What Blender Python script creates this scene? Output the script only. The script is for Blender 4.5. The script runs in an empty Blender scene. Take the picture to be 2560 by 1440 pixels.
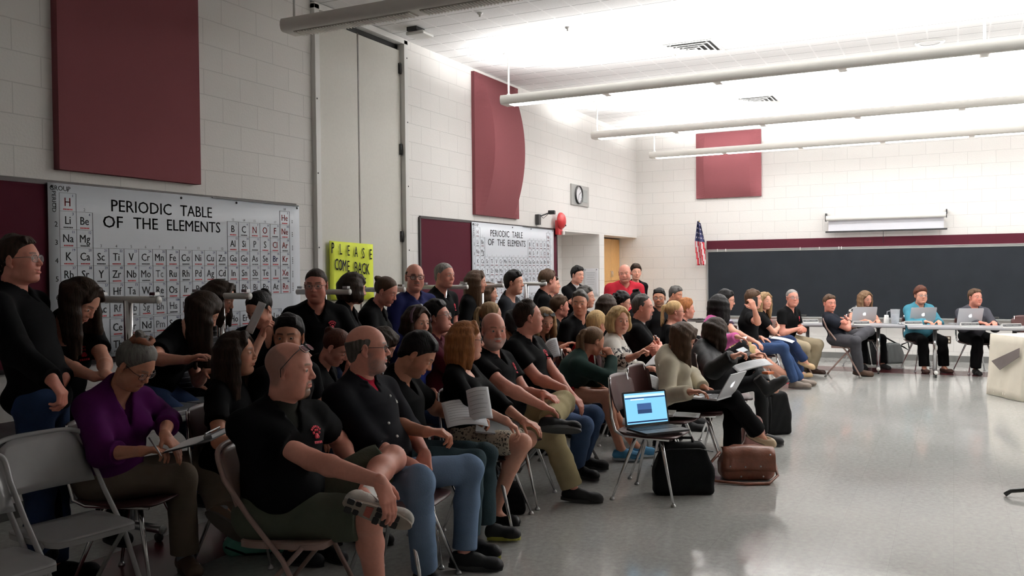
import bpy, bmesh, math, random
import numpy as np
from math import sin, cos, pi, radians, atan2, sqrt
from mathutils import Matrix, Vector
S = bpy.context.scene
C = S.collection
random.seed(7)
# ------------------------------------------------------------------ camera
# measured from the room's straight lines: room x runs along the left wall, y to the left, z up
CAMH, FPX = 1.556, 2207.13
CM = np.array([[0.447176, -0.894386, -0.010366], [-0.0215, 0.000838, -0.999768], [0.894188, 0.447295, -0.018855]])          # rows: camera right, down, forward in room axes
cam = bpy.data.cameras.new('camera'); cam.sensor_width = 36; cam.lens = FPX/2560*36
cam.clip_start = .05; cam.clip_end = 100
camo = bpy.data.objects.new('camera', cam); C.objects.link(camo)
m = Matrix.Identity(4)
for i in range(3):
    m[i][0] = CM[0][i]; m[i][1] = -CM[1][i]; m[i][2] = -CM[2][i]
m[2][3] = CAMH
camo.matrix_world = m
S.camera = camo
# ------------------------------------------------------------------ world, exposure
w = bpy.data.worlds.new('world'); S.world = w; w.use_nodes = True
w.node_tree.nodes['Background'].inputs[0].default_value = (.9, .95, 1, 1)
w.node_tree.nodes['Background'].inputs[1].default_value = .02
S.view_settings.view_transform = 'Standard'; S.view_settings.look = 'None'
S.view_settings.exposure = 0.5; S.view_settings.gamma = 1; S.view_settings.use_curve_mapping = False
S.cycles.use_denoising = True
S.cycles.max_bounces = 10; S.cycles.diffuse_bounces = 9; S.cycles.glossy_bounces = 3
S.cycles.transmission_bounces = 4; S.cycles.caustics_reflective = False; S.cycles.caustics_refractive = False
S.cycles.sample_clamp_indirect = 4
UP_POWER, DOWN_POWER = 345.0, 36.0      # per lit pendant run: uplight, downlight
WALLY, BACKX, CEIL, RIGHTY, REARX = 5.40, 16.13, 4.115, -7.0, -3.0
PEND_X = (9.32, 12.62, 15.0); PEND_Z = 3.5; PEND_DARK = 5.85
PEND_Y0, PEND_Y1 = 4.74, -6.0
def area_light(name, loc, sx, sy, power, up, parent=None, color=(1, .985, .965)):
    L = bpy.data.lights.new(name, 'AREA'); L.shape = 'RECTANGLE'; L.size = sx; L.size_y = sy
    L.energy = power; L.color = color; L.spread = radians(170)
    o = bpy.data.objects.new(name, L); C.objects.link(o); o.location = loc
    if up: o.rotation_euler = (pi, 0, 0)
    if parent: o.parent = parent
    return o
# ------------------------------------------------------------------ geometry helpers
V3 = lambda *a: np.array(a, float)
def nrm(v): v = np.asarray(v, float); return v/(np.linalg.norm(v)+1e-12)
def at(px, py, d):
    'room point seen at a photograph pixel, d metres along the optical axis'
    return np.array([(px-1280)/FPX, (py-720)/FPX, 1.0]) @ CM * d + V3(0, 0, CAMH)
def at_z(px, py, z):
    a = np.array([(px-1280)/FPX, (py-720)/FPX, 1.0]) @ CM
    return a*((z-CAMH)/a[2]) + V3(0, 0, CAMH)
def at_x(px, py, x):
    a = np.array([(px-1280)/FPX, (py-720)/FPX, 1.0]) @ CM
    return a*(x/a[0]) + V3(0, 0, CAMH)
def at_y(px, py, y):
    a = np.array([(px-1280)/FPX, (py-720)/FPX, 1.0]) @ CM
    return a*(y/a[1]) + V3(0, 0, CAMH)
def rotz(a): c, s = cos(a), sin(a); return np.array([[c, -s, 0], [s, c, 0], [0, 0, 1.]])
def rotx(a): c, s = cos(a), sin(a); return np.array([[1., 0, 0], [0, c, -s], [0, s, c]])
def roty(a): c, s = cos(a), sin(a); return np.array([[c, 0, s], [0, 1., 0], [-s, 0, c]])

def mesh_np(name, V, F, smooth=True, cols=None, mi=None):
    me = bpy.data.meshes.new(name)
    V = np.asarray(V, np.float32); F = np.asarray(F, np.int32)
    n, k = F.shape
    me.vertices.add(len(V)); me.vertices.foreach_set('co', V.ravel())
    me.loops.add(n*k); me.loops.foreach_set('vertex_index', F.ravel())
    me.polygons.add(n); me.polygons.foreach_set('loop_start', np.arange(0, n*k, k, dtype=np.int32))
    if smooth: me.polygons.foreach_set('use_smooth', np.ones(n, bool))
    if mi is not None: me.polygons.foreach_set('material_index', np.asarray(mi, np.int32))
    if cols is not None:
        a = me.color_attributes.new('Col', 'FLOAT_COLOR', 'POINT')
        c = np.ones((len(V), 4), np.float32); c[:, :3] = cols
        a.data.foreach_set('color', c.ravel())
    me.update(calc_edges=True); me.validate()
    return me

class MB:
    'collects boxes, tubes, lathes and prisms; build() links them as ONE mesh object'
    def __init__(s): s.v = []; s.f = []; s.m = []; s.sm = []
    def add(s, V, F, mi=0, smooth=False):
        o = len(s.v)
        s.v.extend([tuple(map(float, p)) for p in V])
        for f in F: s.f.append([i+o for i in f]); s.m.append(mi); s.sm.append(smooth)
        return s
    def box(s, c, size, R=None, mi=0, top=1.0):
        c = np.asarray(c, float); h = np.asarray(size, float)/2
        P = []
        for z in (-1, 1):
            k = top if z > 0 else 1.0
            for x, y in ((-1, -1), (1, -1), (1, 1), (-1, 1)):
                p = V3(x*h[0]*k, y*h[1]*k, z*h[2])
                P.append(c + (R @ p if R is not None else p))
        return s.add(P, [(3, 2, 1, 0), (4, 5, 6, 7), (0, 1, 5, 4), (1, 2, 6, 5), (2, 3, 7, 6), (3, 0, 4, 7)], mi)
    def bar(s, a, b, wx, wy, mi=0, upv=(0, 0, 1)):
        a = np.asarray(a, float); b = np.asarray(b, float); d = b-a; L = np.linalg.norm(d); d = d/L
        u = np.asarray(upv, float)
        if abs(u @ d) > .98: u = V3(1, 0, 0)
        x = nrm(np.cross(u, d)); y = np.cross(d, x)
        return s.box((a+b)/2, (wx, wy, L), np.stack([x, y, d], 1), mi)
    def tube(s, pts, r, n=10, mi=0, caps=True, closed=False):
        pts = [np.asarray(p, float) for p in pts]; N = len(pts)
        r = [r]*N if np.isscalar(r) else list(r)
        T = []
        for i in range(N):
            if closed: t = pts[(i+1) % N]-pts[i-1]
            else: t = pts[min(i+1, N-1)]-pts[max(i-1, 0)]
            T.append(nrm(t))
        u = V3(0, 0, 1) if abs(T[0][2]) < .9 else V3(1, 0, 0)
        x = nrm(np.cross(u, T[0])); V = []; F = []
        for i in range(N):
            x = nrm(x-T[i]*(x @ T[i])); y = np.cross(T[i], x)
            for k in range(n):
                a = 2*pi*k/n; V.append(pts[i]+r[i]*(cos(a)*x+sin(a)*y))
        for i in range(N if closed else N-1):
            j = (i+1) % N
            for k in range(n):
                F.append((i*n+k, i*n+(k+1) % n, j*n+(k+1) % n, j*n+k))
        if caps and not closed:
            F.append(tuple(range(n-1, -1, -1))); F.append(tuple((N-1)*n+k for k in range(n)))
        return s.add(V, F, mi, True)
    def lathe(s, prof, c=(0, 0, 0), n=24, mi=0, R=None):
        V = []; F = []; c = np.asarray(c, float)
        for r, z in prof:
            for k in range(n):
                a = 2*pi*k/n; p = V3(r*cos(a), r*sin(a), z); V.append(c+(R @ p if R is not None else p))
        for i in range(len(prof)-1):
            for k in range(n): F.append((i*n+k, i*n+(k+1) % n, (i+1)*n+(k+1) % n, (i+1)*n+k))
        return s.add(V, F, mi, True)
    def prism(s, poly, o, ux, uy, depth, mi=0, smooth=False):
        'closed outline in plane (ux,uy) at o, extruded by depth along ux x uy'
        o = np.asarray(o, float); ux = np.asarray(ux, float); uy = np.asarray(uy, float); nz = nrm(np.cross(ux, uy))
        n = len(poly); V = [o+x*ux+y*uy for x, y in poly]; V += [p+nz*depth for p in V[:n]]
        F = [tuple(range(n-1, -1, -1)), tuple(range(n, 2*n))]
        s.add(V, F, mi, False)
        s.add(V, [(i, (i+1) % n, n+(i+1) % n, n+i) for i in range(n)], mi, smooth)
        return s
    def grid(s, P, mi=0, smooth=True, thick=0):
        'P[i][j] points -> sheet (thick>0: closed slab along -normal z of first quad)'
        P = np.asarray(P, float); a, b = P.shape[:2]
        V = P.reshape(-1, 3)
        F = [(i*b+j, (i+1)*b+j, (i+1)*b+j+1, i*b+j+1) for i in range(a-1) for j in range(b-1)]
        if not thick: return s.add(V, F, mi, smooth)
        Nn = np.zeros_like(P)
        du = np.gradient(P, axis=0); dv = np.gradient(P, axis=1); Nn = np.cross(du, dv); Nn /= np.linalg.norm(Nn, axis=2, keepdims=True)+1e-12
        W = (P-Nn*thick).reshape(-1, 3); o = a*b
        V = np.concatenate([V, W]); G = F+[tuple(o+i for i in f[::-1]) for f in F]
        ring = [j for j in range(b)]+[i*b+b-1 for i in range(1, a)]+[(a-1)*b+j for j in range(b-2, -1, -1)]+[i*b for i in range(a-2, 0, -1)]
        G += [(ring[k], ring[(k+1) % len(ring)], o+ring[(k+1) % len(ring)], o+ring[k]) for k in range(len(ring))]
        return s.add(V, G, mi, smooth)
    def shift(s, d): s.v = [(p[0]+d[0], p[1]+d[1], p[2]+d[2]) for p in s.v]; return s
    def mesh(s, name):
        me = bpy.data.meshes.new(name); me.from_pydata(s.v, [], s.f)
        me.polygons.foreach_set('material_index', s.m); me.polygons.foreach_set('use_smooth', s.sm)
        me.update(); return me
    def build(s, name, mats, parent=None, bevel=0, loc=None, seg=2):
        o = bpy.data.objects.new(name, s.mesh(name)); C.objects.link(o)
        for mm in (mats if isinstance(mats, (list, tuple)) else [mats]): o.data.materials.append(mm)
        if parent is not None: o.parent = parent
        if loc is not None: o.location = loc
        if bevel:
            b = o.modifiers.new('bevel', 'BEVEL'); b.width = bevel; b.segments = seg; b.limit_method = 'ANGLE'; b.angle_limit = radians(40)
            b.harden_normals = False
            for p in o.data.polygons: p.use_smooth = True
            o.modifiers.new('normals', 'WEIGHTED_NORMAL')
        return o
def tag(o, label, cat, group=None, kind=None):
    if label: o['label'] = label
    if cat: o['category'] = cat
    if group: o['group'] = group
    if kind: o['kind'] = kind
    return o
def thing(name, label, cat, loc=(0, 0, 0), rz=0, group=None):
    o = bpy.data.objects.new(name, None); C.objects.link(o); o.empty_display_size = .1
    o.location = [float(v) for v in loc]; o.rotation_euler = (0, 0, rz)
    return tag(o, label, cat, group)
def struct(o): o['kind'] = 'structure'; return o
def dup(root, loc, rz, label, group=None):
    'a copy of a thing with copies of its parts and sub-parts'
    def rec(o, par):
        c = o.copy(); C.objects.link(c)
        if par is not None: c.parent = par
        for ch in list(o.children): rec(ch, c)
        return c
    r = rec(root, None); r.location = [float(v) for v in loc]; r.rotation_euler = (0, 0, rz)
    r['label'] = label
    if group: r['group'] = group
    return r
def rrect(wd, h, r, n=4):
    P = []
    for cx, cy, a0 in ((wd/2-r, h/2-r, 0), (-wd/2+r, h/2-r, pi/2), (-wd/2+r, -h/2+r, pi), (wd/2-r, -h/2+r, 1.5*pi)):
        for k in range(n+1):
            a = a0+pi/2*k/n; P.append((cx+r*cos(a), cy+r*sin(a)))
    return P
# ------------------------------------------------------------------ materials
def mat(name, col, rough=.6, metal=0, noise=0, scale=30, bump=0, bscale=None, spec=.5, emit=0, coat=0, stretch=None, attr=False, alpha=None, trans=0):
    m = bpy.data.materials.new(name); m.use_nodes = True; nt = m.node_tree; b = nt.nodes['Principled BSDF']
    b.inputs['Base Color'].default_value = (*col, 1); b.inputs['Roughness'].default_value = rough; b.inputs['Metallic'].default_value = metal
    b.inputs['Specular IOR Level'].default_value = spec
    if coat: b.inputs['Coat Weight'].default_value = coat; b.inputs['Coat Roughness'].default_value = .08
    if trans: b.inputs['Transmission Weight'].default_value = trans
    if emit: b.inputs['Emission Color'].default_value = (*col, 1); b.inputs['Emission Strength'].default_value = emit
    if noise or bump or attr:
        tc = nt.nodes.new('ShaderNodeTexCoord'); mp = nt.nodes.new('ShaderNodeMapping'); nt.links.new(tc.outputs['Object'], mp.inputs[0])
        if stretch: mp.inputs['Scale'].default_value = stretch
        tx = nt.nodes.new('ShaderNodeTexNoise'); tx.inputs['Scale'].default_value = scale; tx.inputs['Detail'].default_value = 4
        nt.links.new(mp.outputs[0], tx.inputs[0])
        src = None
        if attr:
            at_ = nt.nodes.new('ShaderNodeVertexColor'); at_.layer_name = 'Col'; src = at_.outputs['Color']
        if noise:
            mr = nt.nodes.new('ShaderNodeMapRange'); mr.inputs['From Min'].default_value = .25; mr.inputs['From Max'].default_value = .75
            mr.inputs['To Min'].default_value = 1-noise; mr.inputs['To Max'].default_value = 1+noise
            nt.links.new(tx.outputs[0], mr.inputs[0])
            mx = nt.nodes.new('ShaderNodeVectorMath'); mx.operation = 'SCALE'
            if src is not None: nt.links.new(src, mx.inputs[0])
            else: mx.inputs[0].default_value = col
            nt.links.new(mr.outputs[0], mx.inputs['Scale']); nt.links.new(mx.outputs[0], b.inputs['Base Color'])
        elif src is not None: nt.links.new(src, b.inputs['Base Color'])
        if bump:
            t2 = tx
            if bscale:
                t2 = nt.nodes.new('ShaderNodeTexNoise'); t2.inputs['Scale'].default_value = bscale; t2.inputs['Detail'].default_value = 3; nt.links.new(mp.outputs[0], t2.inputs[0])
            bp = nt.nodes.new('ShaderNodeBump'); bp.inputs['Strength'].default_value = bump; bp.inputs['Distance'].default_value = .01
            nt.links.new(t2.outputs[0], bp.inputs['Height']); nt.links.new(bp.outputs[0], b.inputs['Normal'])
    return m
def srgb(r, g, b):
    f = lambda c: (c/255/12.92) if c <= 10 else ((c/255+.055)/1.055)**2.4
    return (f(r), f(g), f(b))
_mc = {}
def cmat(kind, col, **k):
    key = (kind, tuple(np.round(col, 4)))
    if key not in _mc: _mc[key] = mat(kind, col, **k)
    return _mc[key]
# ================================================================== ROOM
def blockwall(name, ax, col=srgb(231, 229, 226)):
    'painted concrete block: courses 0.2032 m, blocks 0.4064 m; ax = 0 for walls along x, 1 along y'
    m = bpy.data.materials.new(name); m.use_nodes = True; nt = m.node_tree; b = nt.nodes['Principled BSDF']
    b.inputs['Roughness'].default_value = .55; b.inputs['Specular IOR Level'].default_value = .35
    tc = nt.nodes.new('ShaderNodeTexCoord'); sp = nt.nodes.new('ShaderNodeSeparateXYZ'); nt.links.new(tc.outputs['Object'], sp.inputs[0])
    cb = nt.nodes.new('ShaderNodeCombineXYZ'); nt.links.new(sp.outputs[ax], cb.inputs[0])
    ad = nt.nodes.new('ShaderNodeMath'); ad.operation = 'SUBTRACT'; nt.links.new(sp.outputs[2], ad.inputs[0]); ad.inputs[1].default_value = .163-.2032
    nt.links.new(ad.outputs[0], cb.inputs[1])
    br = nt.nodes.new('ShaderNodeTexBrick'); br.inputs['Scale'].default_value = 1; br.inputs['Brick Width'].default_value = .4064
    br.inputs['Row Height'].default_value = .2032; br.inputs['Mortar Size'].default_value = .0045; br.inputs['Mortar Smooth'].default_value = .6
    br.inputs['Color1'].default_value = (*col, 1); br.inputs['Color2'].default_value = (*[c*.975 for c in col], 1); br.inputs['Mortar'].default_value = (*[c*.8 for c in col], 1)
    nt.links.new(cb.outputs[0], br.inputs[0]); nt.links.new(br.outputs['Color'], b.inputs['Base Color'])
    nz = nt.nodes.new('ShaderNodeTexNoise'); nz.inputs['Scale'].default_value = 60; nt.links.new(tc.outputs['Object'], nz.inputs[0])
    mm = nt.nodes.new('ShaderNodeMath'); mm.operation = 'MULTIPLY_ADD'; nt.links.new(br.outputs['Fac'], mm.inputs[0]); mm.inputs[1].default_value = -1; nt.links.new(nz.outputs[0], mm.inputs[2])
    bp = nt.nodes.new('ShaderNodeBump'); bp.inputs['Strength'].default_value = .35; bp.inputs['Distance'].default_value = .006
    nt.links.new(mm.outputs[0], bp.inputs['Height']); nt.links.new(bp.outputs[0], b.inputs['Normal'])
    return m
M_BLX = blockwall('painted_block_along_x', 0); M_BLY = blockwall('painted_block_along_y', 1)
M_WHITE = mat('white_paint', srgb(232, 230, 224), .5)
M_METALW = mat('painted_metal_white', srgb(225, 225, 222), .35)
M_DOOR = mat('door_laminate', srgb(209, 207, 199), .5, noise=.03, scale=40)
M_DARK = mat('dark_gap', (.02, .02, .02), .8)
M_BLACK = mat('black_plastic', (.012, .012, .013), .45)
M_CHROME = mat('chrome', (.75, .75, .76), .16, 1)
M_STEEL = mat('brushed_steel', (.5, .5, .51), .32, 1)
M_MAROON = mat('maroon_fabric', srgb(114, 66, 70), .95, noise=.12, scale=350, bump=.25, spec=.1)
M_TACK = mat('maroon_tackboard', srgb(66, 25, 35), .95, noise=.15, scale=400, bump=.2, spec=.1)
M_BASE = mat('rubber_base', srgb(92, 92, 90), .5)

def floor_mat():
    m = bpy.data.materials.new('vinyl_floor_tile'); m.use_nodes = True; nt = m.node_tree; b = nt.nodes['Principled BSDF']
    tc = nt.nodes.new('ShaderNodeTexCoord'); L = nt.links
    br = nt.nodes.new('ShaderNodeTexBrick'); br.offset = 0; br.inputs['Scale'].default_value = 1; br.inputs['Brick Width'].default_value = .3048; br.inputs['Row Height'].default_value = .3048
    br.inputs['Mortar Size'].default_value = .0008; br.inputs['Mortar Smooth'].default_value = .3
    a = srgb(178, 178, 175); br.inputs['Color1'].default_value = (*a, 1); br.inputs['Color2'].default_value = (*[c*.95 for c in a], 1); br.inputs['Mortar'].default_value = (*[c*.72 for c in a], 1)
    L.new(tc.outputs['Object'], br.inputs[0])
    n1 = nt.nodes.new('ShaderNodeTexNoise'); n1.inputs['Scale'].default_value = 28; n1.inputs['Detail'].default_value = 6; n1.inputs['Roughness'].default_value = .7; L.new(tc.outputs['Object'], n1.inputs[0])
    mr = nt.nodes.new('ShaderNodeMapRange'); mr.inputs[1].default_value = .3; mr.inputs[2].default_value = .7; mr.inputs[3].default_value = .82; mr.inputs[4].default_value = 1.14; L.new(n1.outputs[0], mr.inputs[0])
    sc = nt.nodes.new('ShaderNodeVectorMath'); sc.operation = 'SCALE'; L.new(br.outputs['Color'], sc.inputs[0]); L.new(mr.outputs[0], sc.inputs['Scale']); L.new(sc.outputs[0], b.inputs['Base Color'])
    n2 = nt.nodes.new('ShaderNodeTexNoise'); n2.inputs['Scale'].default_value = 1.3; n2.inputs['Detail'].default_value = 3; L.new(tc.outputs['Object'], n2.inputs[0])
    m2 = nt.nodes.new('ShaderNodeMapRange'); m2.inputs[1].default_value = .35; m2.inputs[2].default_value = .65; m2.inputs[3].default_value = .07; m2.inputs[4].default_value = .17; L.new(n2.outputs[0], m2.inputs[0]); L.new(m2.outputs[0], b.inputs['Roughness'])
    b.inputs['Specular IOR Level'].default_value = .42
    bp = nt.nodes.new('ShaderNodeBump'); bp.inputs['Strength'].default_value = .02; bp.inputs['Distance'].default_value = .004; L.new(n2.outputs[0], bp.inputs['Height']); L.new(bp.outputs[0], b.inputs['Normal'])
    return m
def ceil_mat():
    m = bpy.data.materials.new('acoustic_ceiling_tile'); m.use_nodes = True; nt = m.node_tree; b = nt.nodes['Principled BSDF']; L = nt.links
    b.inputs['Roughness'].default_value = .9; b.inputs['Specular IOR Level'].default_value = .1
    tc = nt.nodes.new('ShaderNodeTexCoord'); mp = nt.nodes.new('ShaderNodeMapping'); L.new(tc.outputs['Object'], mp.inputs[0]); mp.inputs['Location'].default_value = (-7.937, -4.82, 0)
    sx = nt.nodes.new('ShaderNodeSeparateXYZ'); L.new(mp.outputs[0], sx.inputs[0])
    def line(o, wd):
        a = nt.nodes.new('ShaderNodeMath'); a.operation = 'DIVIDE'; L.new(o, a.inputs[0]); a.inputs[1].default_value = .3048
        f = nt.nodes.new('ShaderNodeMath'); f.operation = 'FRACT'; L.new(a.outputs[0], f.inputs[0])
        l = nt.nodes.new('ShaderNodeMath'); l.operation = 'LESS_THAN'; L.new(f.outputs[0], l.inputs[0]); l.inputs[1].default_value = wd
        return l.outputs[0]
    c = srgb(240, 240, 240)
    m1 = nt.nodes.new('ShaderNodeMix'); m1.data_type = 'RGBA'; L.new(line(sx.outputs[0], .03), m1.inputs[0]); m1.inputs[6].default_value = (*c, 1); m1.inputs[7].default_value = (*[q*.38 for q in c], 1)
    m2 = nt.nodes.new('ShaderNodeMix'); m2.data_type = 'RGBA'; L.new(line(sx.outputs[1], .06), m2.inputs[0]); L.new(m1.outputs[2], m2.inputs[6]); m2.inputs[7].default_value = (.93, .93, .93, 1)
    n = nt.nodes.new('ShaderNodeTexNoise'); n.inputs['Scale'].default_value = 220; L.new(tc.outputs['Object'], n.inputs[0])
    mr = nt.nodes.new('ShaderNodeMapRange'); mr.inputs[1].default_value = .3; mr.inputs[2].default_value = .7; mr.inputs[3].default_value = .86; mr.inputs[4].default_value = 1.05; L.new(n.outputs[0], mr.inputs[0])
    sc = nt.nodes.new('ShaderNodeVectorMath'); sc.operation = 'SCALE'; L.new(m2.outputs[2], sc.inputs[0]); L.new(mr.outputs[0], sc.inputs['Scale']); L.new(sc.outputs[0], b.inputs['Base Color'])
    return m
def slab(name, boxes, m, bevel=0):
    mb = MB()
    for lo, hi in boxes:
        lo = np.array(lo, float); hi = np.array(hi, float); mb.box((lo+hi)/2, hi-lo)
    return struct(mb.build(name, m, bevel=bevel))
ALC0, ALC1, PIL, HEAD = 12.36, 14.14, 14.37, 2.17
DX0, DX1 = 6.62, 8.20
floor = slab('floor', [((REARX, RIGHTY, -.1), (BACKX, WALLY+1.2, 0))], floor_mat())
slab('ceiling', [((REARX, RIGHTY, CEIL), (BACKX+.2, WALLY+1.2, CEIL+.1))], ceil_mat())
slab('wall_left', [((REARX, WALLY, 0), (DX0, WALLY+.2, CEIL)), ((DX1, WALLY, 0), (ALC0, WALLY+.2, CEIL)), ((DX0, WALLY+.14, 0), (DX1, WALLY+.3, CEIL)),
                   ((ALC0, WALLY, HEAD), (BACKX, WALLY+.2, CEIL)), ((ALC1, WALLY, 0), (PIL, WALLY+.2, HEAD))], M_BLX)
slab('wall_alcove', [((ALC0-.2, 6.1, 0), (ALC1+.1, 6.25, HEAD+.2)), ((ALC1+.1, 6.35, 0), (BACKX, 6.5, HEAD+.2))], M_BLX)
slab('wall_partition', [((ALC0-.2, WALLY+.2, 0), (ALC0, 6.1, HEAD+.1)), ((ALC1, WALLY+.2, 0), (PIL-.1, 6.35, HEAD+.1))], M_BLY)
slab('ceiling_alcove', [((ALC0-.2, WALLY+.2, HEAD), (BACKX, 6.5, HEAD+.1))], M_WHITE)
slab('wall_back', [((BACKX, RIGHTY, 0), (BACKX+.2, WALLY+1.2, CEIL))], M_BLY)
slab('wall_right', [((REARX, RIGHTY-.2, 0), (BACKX+.2, RIGHTY, CEIL))], M_BLX)
slab('wall_rear', [((REARX-.2, RIGHTY-.2, 0), (REARX, WALLY+.2, CEIL))], M_BLY)
slab('baseboard_left', [((REARX, WALLY-.008, 0), (DX0, WALLY, .1)), ((DX1, WALLY-.008, 0), (ALC0, WALLY, .1))], M_BASE)
slab('baseboard_back', [((BACKX-.008, RIGHTY, 0), (BACKX, WALLY+.9, .1))], M_BASE)
# maroon tile bands let into the floor (tile inlay, flush)
M_BAND = mat('maroon_floor_tile', srgb(98, 40, 46), .25, noise=.18, scale=30, spec=.55)
slab('trim_floor_1', [((REARX, 3.61, -.01), (14.72, 4.21, .0012))], M_BAND)
slab('trim_floor_2', [((14.11, RIGHTY, -.01), (14.72, 3.61, .0012))], M_BAND)

# ---- folding closet doors
dr = thing('door_1', 'tall pair of flat cream closet doors reaching the ceiling, behind the yellow poster', 'door', (DX0, WALLY, 0)); struct(dr)
W = DX1-DX0
mb = MB(); mb.box((.035, -.005, 2.045), (.07, .09, 4.09)); mb.box((W-.035, -.005, 2.045), (.07, .09, 4.09)); mb.box((W/2, -.005, 4.075), (W, .09, .06))
for z in (3.9, 3.2, 2.5, 1.8, 1.1):
    for x in (.02, W-.02): mb.lathe([(.009, 0), (.009, .004), (0, .004)], (x, -.05, z), 8, 1, rotx(pi/2))
mb.build('door_frame', [M_METALW, M_BLACK], dr, bevel=.004)
for x0, x1 in ((.075, .735), (.755, W-.075)):
    p = MB().box(((x0+x1)/2, .03, 2.0), (x1-x0, .045, 3.96)).build('door_panel', M_DOOR, dr, bevel=.003)
    hx = x0+.012 if x0 < .5 else x1-.012
    for z in (3.78, 2.9, 1.95, .9):
        h = MB().box((hx, .0, z), (.035, .02, .115)); h.tube([(hx+(.012 if x0 < .5 else -.012), -.012, z-.06), (hx+(.012 if x0 < .5 else -.012), -.012, z+.06)], .008, 8)
        h.build('hinge', M_BLACK, p)
MB().box((.745, .02, 2.0), (.02, .03, 3.98)).build('centre_strip', mat('dark_brown_fill', srgb(70, 60, 52), .5), dr)  # dark brown strip filling the gap between the two door panels
MB().box((W/2, .075, 4.02), (W-.14, .05, .07)).build('head_gap_dark', M_DARK, dr)  # dark strip standing in for the unlit opening above the doors

# ---- acoustic panels
def bow_panel(label, loc, rz, w, h, bow, vert, flat=.045):
    'fabric panel whose front bows out; local x across, -y into the room, z up'
    us = [-1, -.86, -.7, -.5, -.25, 0, .25, .5, .7, .86, 1]; n = len(us); nz = 33; P = []
    for i in range(n):
        row = []
        for j in range(nz):
            u = us[i]; v = -1+2*j/(nz-1)
            b = (1-u*u) if vert == 'x' else (1-v*v) if vert == 'z' else 0
            # bow with flattened rim at the two free edges
            rim = 1
            if vert == 'z': rim = min(1, (1-abs(u))/.3)
            if vert == 'x': rim = min(1, (1-abs(v))*5.5)
            row.append((u*w/2, -flat-bow*b*rim, h/2+v*h/2))
        P.append(row)
    t = thing('acoustic_panel', label, 'wall panel', loc, rz, 'maroon acoustic wall panels')
    mb = MB(); P = np.array(P)
    mb.grid(P, smooth=False)
    a = [P[i][0] for i in range(n)]+[P[n-1][j] for j in range(1, nz)]+[P[i][nz-1] for i in range(n-2, -1, -1)]+[P[0][j] for j in range(nz-2, 0, -1)]
    k = len(a); V = a+[(q[0], 0, q[2]) for q in a]
    mb.add(V, [(i, k+i, k+(i+1) % k, (i+1) % k) for i in range(k)], 0, False)
    mb.build('fabric_face', M_MAROON, t)
    MB().box((0, -.006, h/2), (w*.96, .012, h*.96)).build('backing_frame', M_DARK, t)
    return t
bow_panel('dull maroon fabric acoustic panel filling the wall above the large periodic table', (4.56, WALLY, 2.27), 0, 1.24, 2.0, .0, 'flat', .06)
bow_panel('tall bowed maroon acoustic panel right of the closet doors', (10.33, WALLY, 2.275), 0, 1.24, 1.79, .19, 'z')
bow_panel('square maroon acoustic panel high on the back wall', (BACKX, 3.65, 2.855), -pi/2, 1.17, 1.19, .15, 'z')

# ---- tackboards
def wallbox(name, label, cat, x0, x1, z0, z1, t, m, bevel=.004):
    th = MB().box(((x1-x0)/2, -t/2, (z1-z0)/2), (x1-x0, t, z1-z0)).build(name, m, None, bevel=bevel, loc=(x0, WALLY, z0))
    return tag(th, label, cat)
def tackboard(label, x0, x1):
    t = thing('tackboard', label, 'notice board', (x0, WALLY, .95), 0)
    w = x1-x0; h = 1.23
    MB().box((w/2, -.009, h/2), (w, .018, h)).build('felt_face', M_TACK, t)
    mb = MB()
    for a, b in (((0, -.012, 0), (w, -.012, 0)), ((0, -.012, h), (w, -.012, h)), ((0, -.012, 0), (0, -.012, h)), ((w, -.012, 0), (w, -.012, h))): mb.bar(a, b, .02, .03)
    mb.build('edge_frame', mat('dark_bronze', (.02, .015, .015), .4, .5), t)
tackboard('long maroon tackboard behind the large periodic table at far left', 1.35, 6.36)
tackboard('maroon tackboard beside the smaller looking periodic table, right of the closet doors', 8.46, 12.3)

# ---- periodic tables
ROWS = [("H", 1, 1), ("He", 1, 18)]
EL = {1: ['H']+['']*16+['He'], 2: ['Li', 'Be']+['']*10+['B', 'C', 'N', 'O', 'F', 'Ne'], 3: ['Na', 'Mg']+['']*10+['Al', 'Si', 'P', 'S', 'Cl', 'Ar'],
      4: 'K Ca Sc Ti V Cr Mn Fe Co Ni Cu Zn Ga Ge As Se Br Kr'.split(), 5: 'Rb Sr Y Zr Nb Mo Tc Ru Rh Pd Ag Cd In Sn Sb Te I Xe'.split(),
      6: 'Cs Ba La Hf Ta W Re Os Ir Pt Au Hg Tl Pb Bi Po At Rn'.split(), 7: 'Fr Ra Ac Rf Db Sg Bh Hs Mt'.split()}
NUM = {1: [1]+[0]*16+[2], 2: [3, 4]+[0]*10+list(range(5, 11)), 3: [11, 12]+[0]*10+list(range(13, 19)), 4: list(range(19, 37)), 5: list(range(37, 55)), 6: [55, 56, 57]+list(range(72, 87)), 7: [87, 88, 89, 104, 105, 106, 107, 108, 109]}
LAN = 'Ce Pr Nd Pm Sm Eu Gd Tb Dy Ho Er Tm Yb Lu'.split(); ACT = 'Th Pa U Np Pu Am Cm Bk Cf Es Fm Md No Lr'.split()
_tc = {}
def text_mesh(s, bold=True):
    'verts (unit size, centred) and faces of a word'
    if s not in _tc:
        cu = bpy.data.curves.new('t', 'FONT'); cu.body = s; cu.align_x = 'CENTER'; cu.align_y = 'CENTER'; cu.resolution_u = 2
        o = bpy.data.objects.new('t', cu); C.objects.link(o); dg = bpy.context.evaluated_depsgraph_get(); dg.update()
        me = bpy.data.meshes.new_from_object(o.evaluated_get(dg))
        _tc[s] = ([tuple(v.co) for v in me.vertices], [tuple(p.vertices) for p in me.polygons])
        bpy.data.objects.remove(o); bpy.data.curves.remove(cu); bpy.data.meshes.remove(me)
    return _tc[s]
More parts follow.
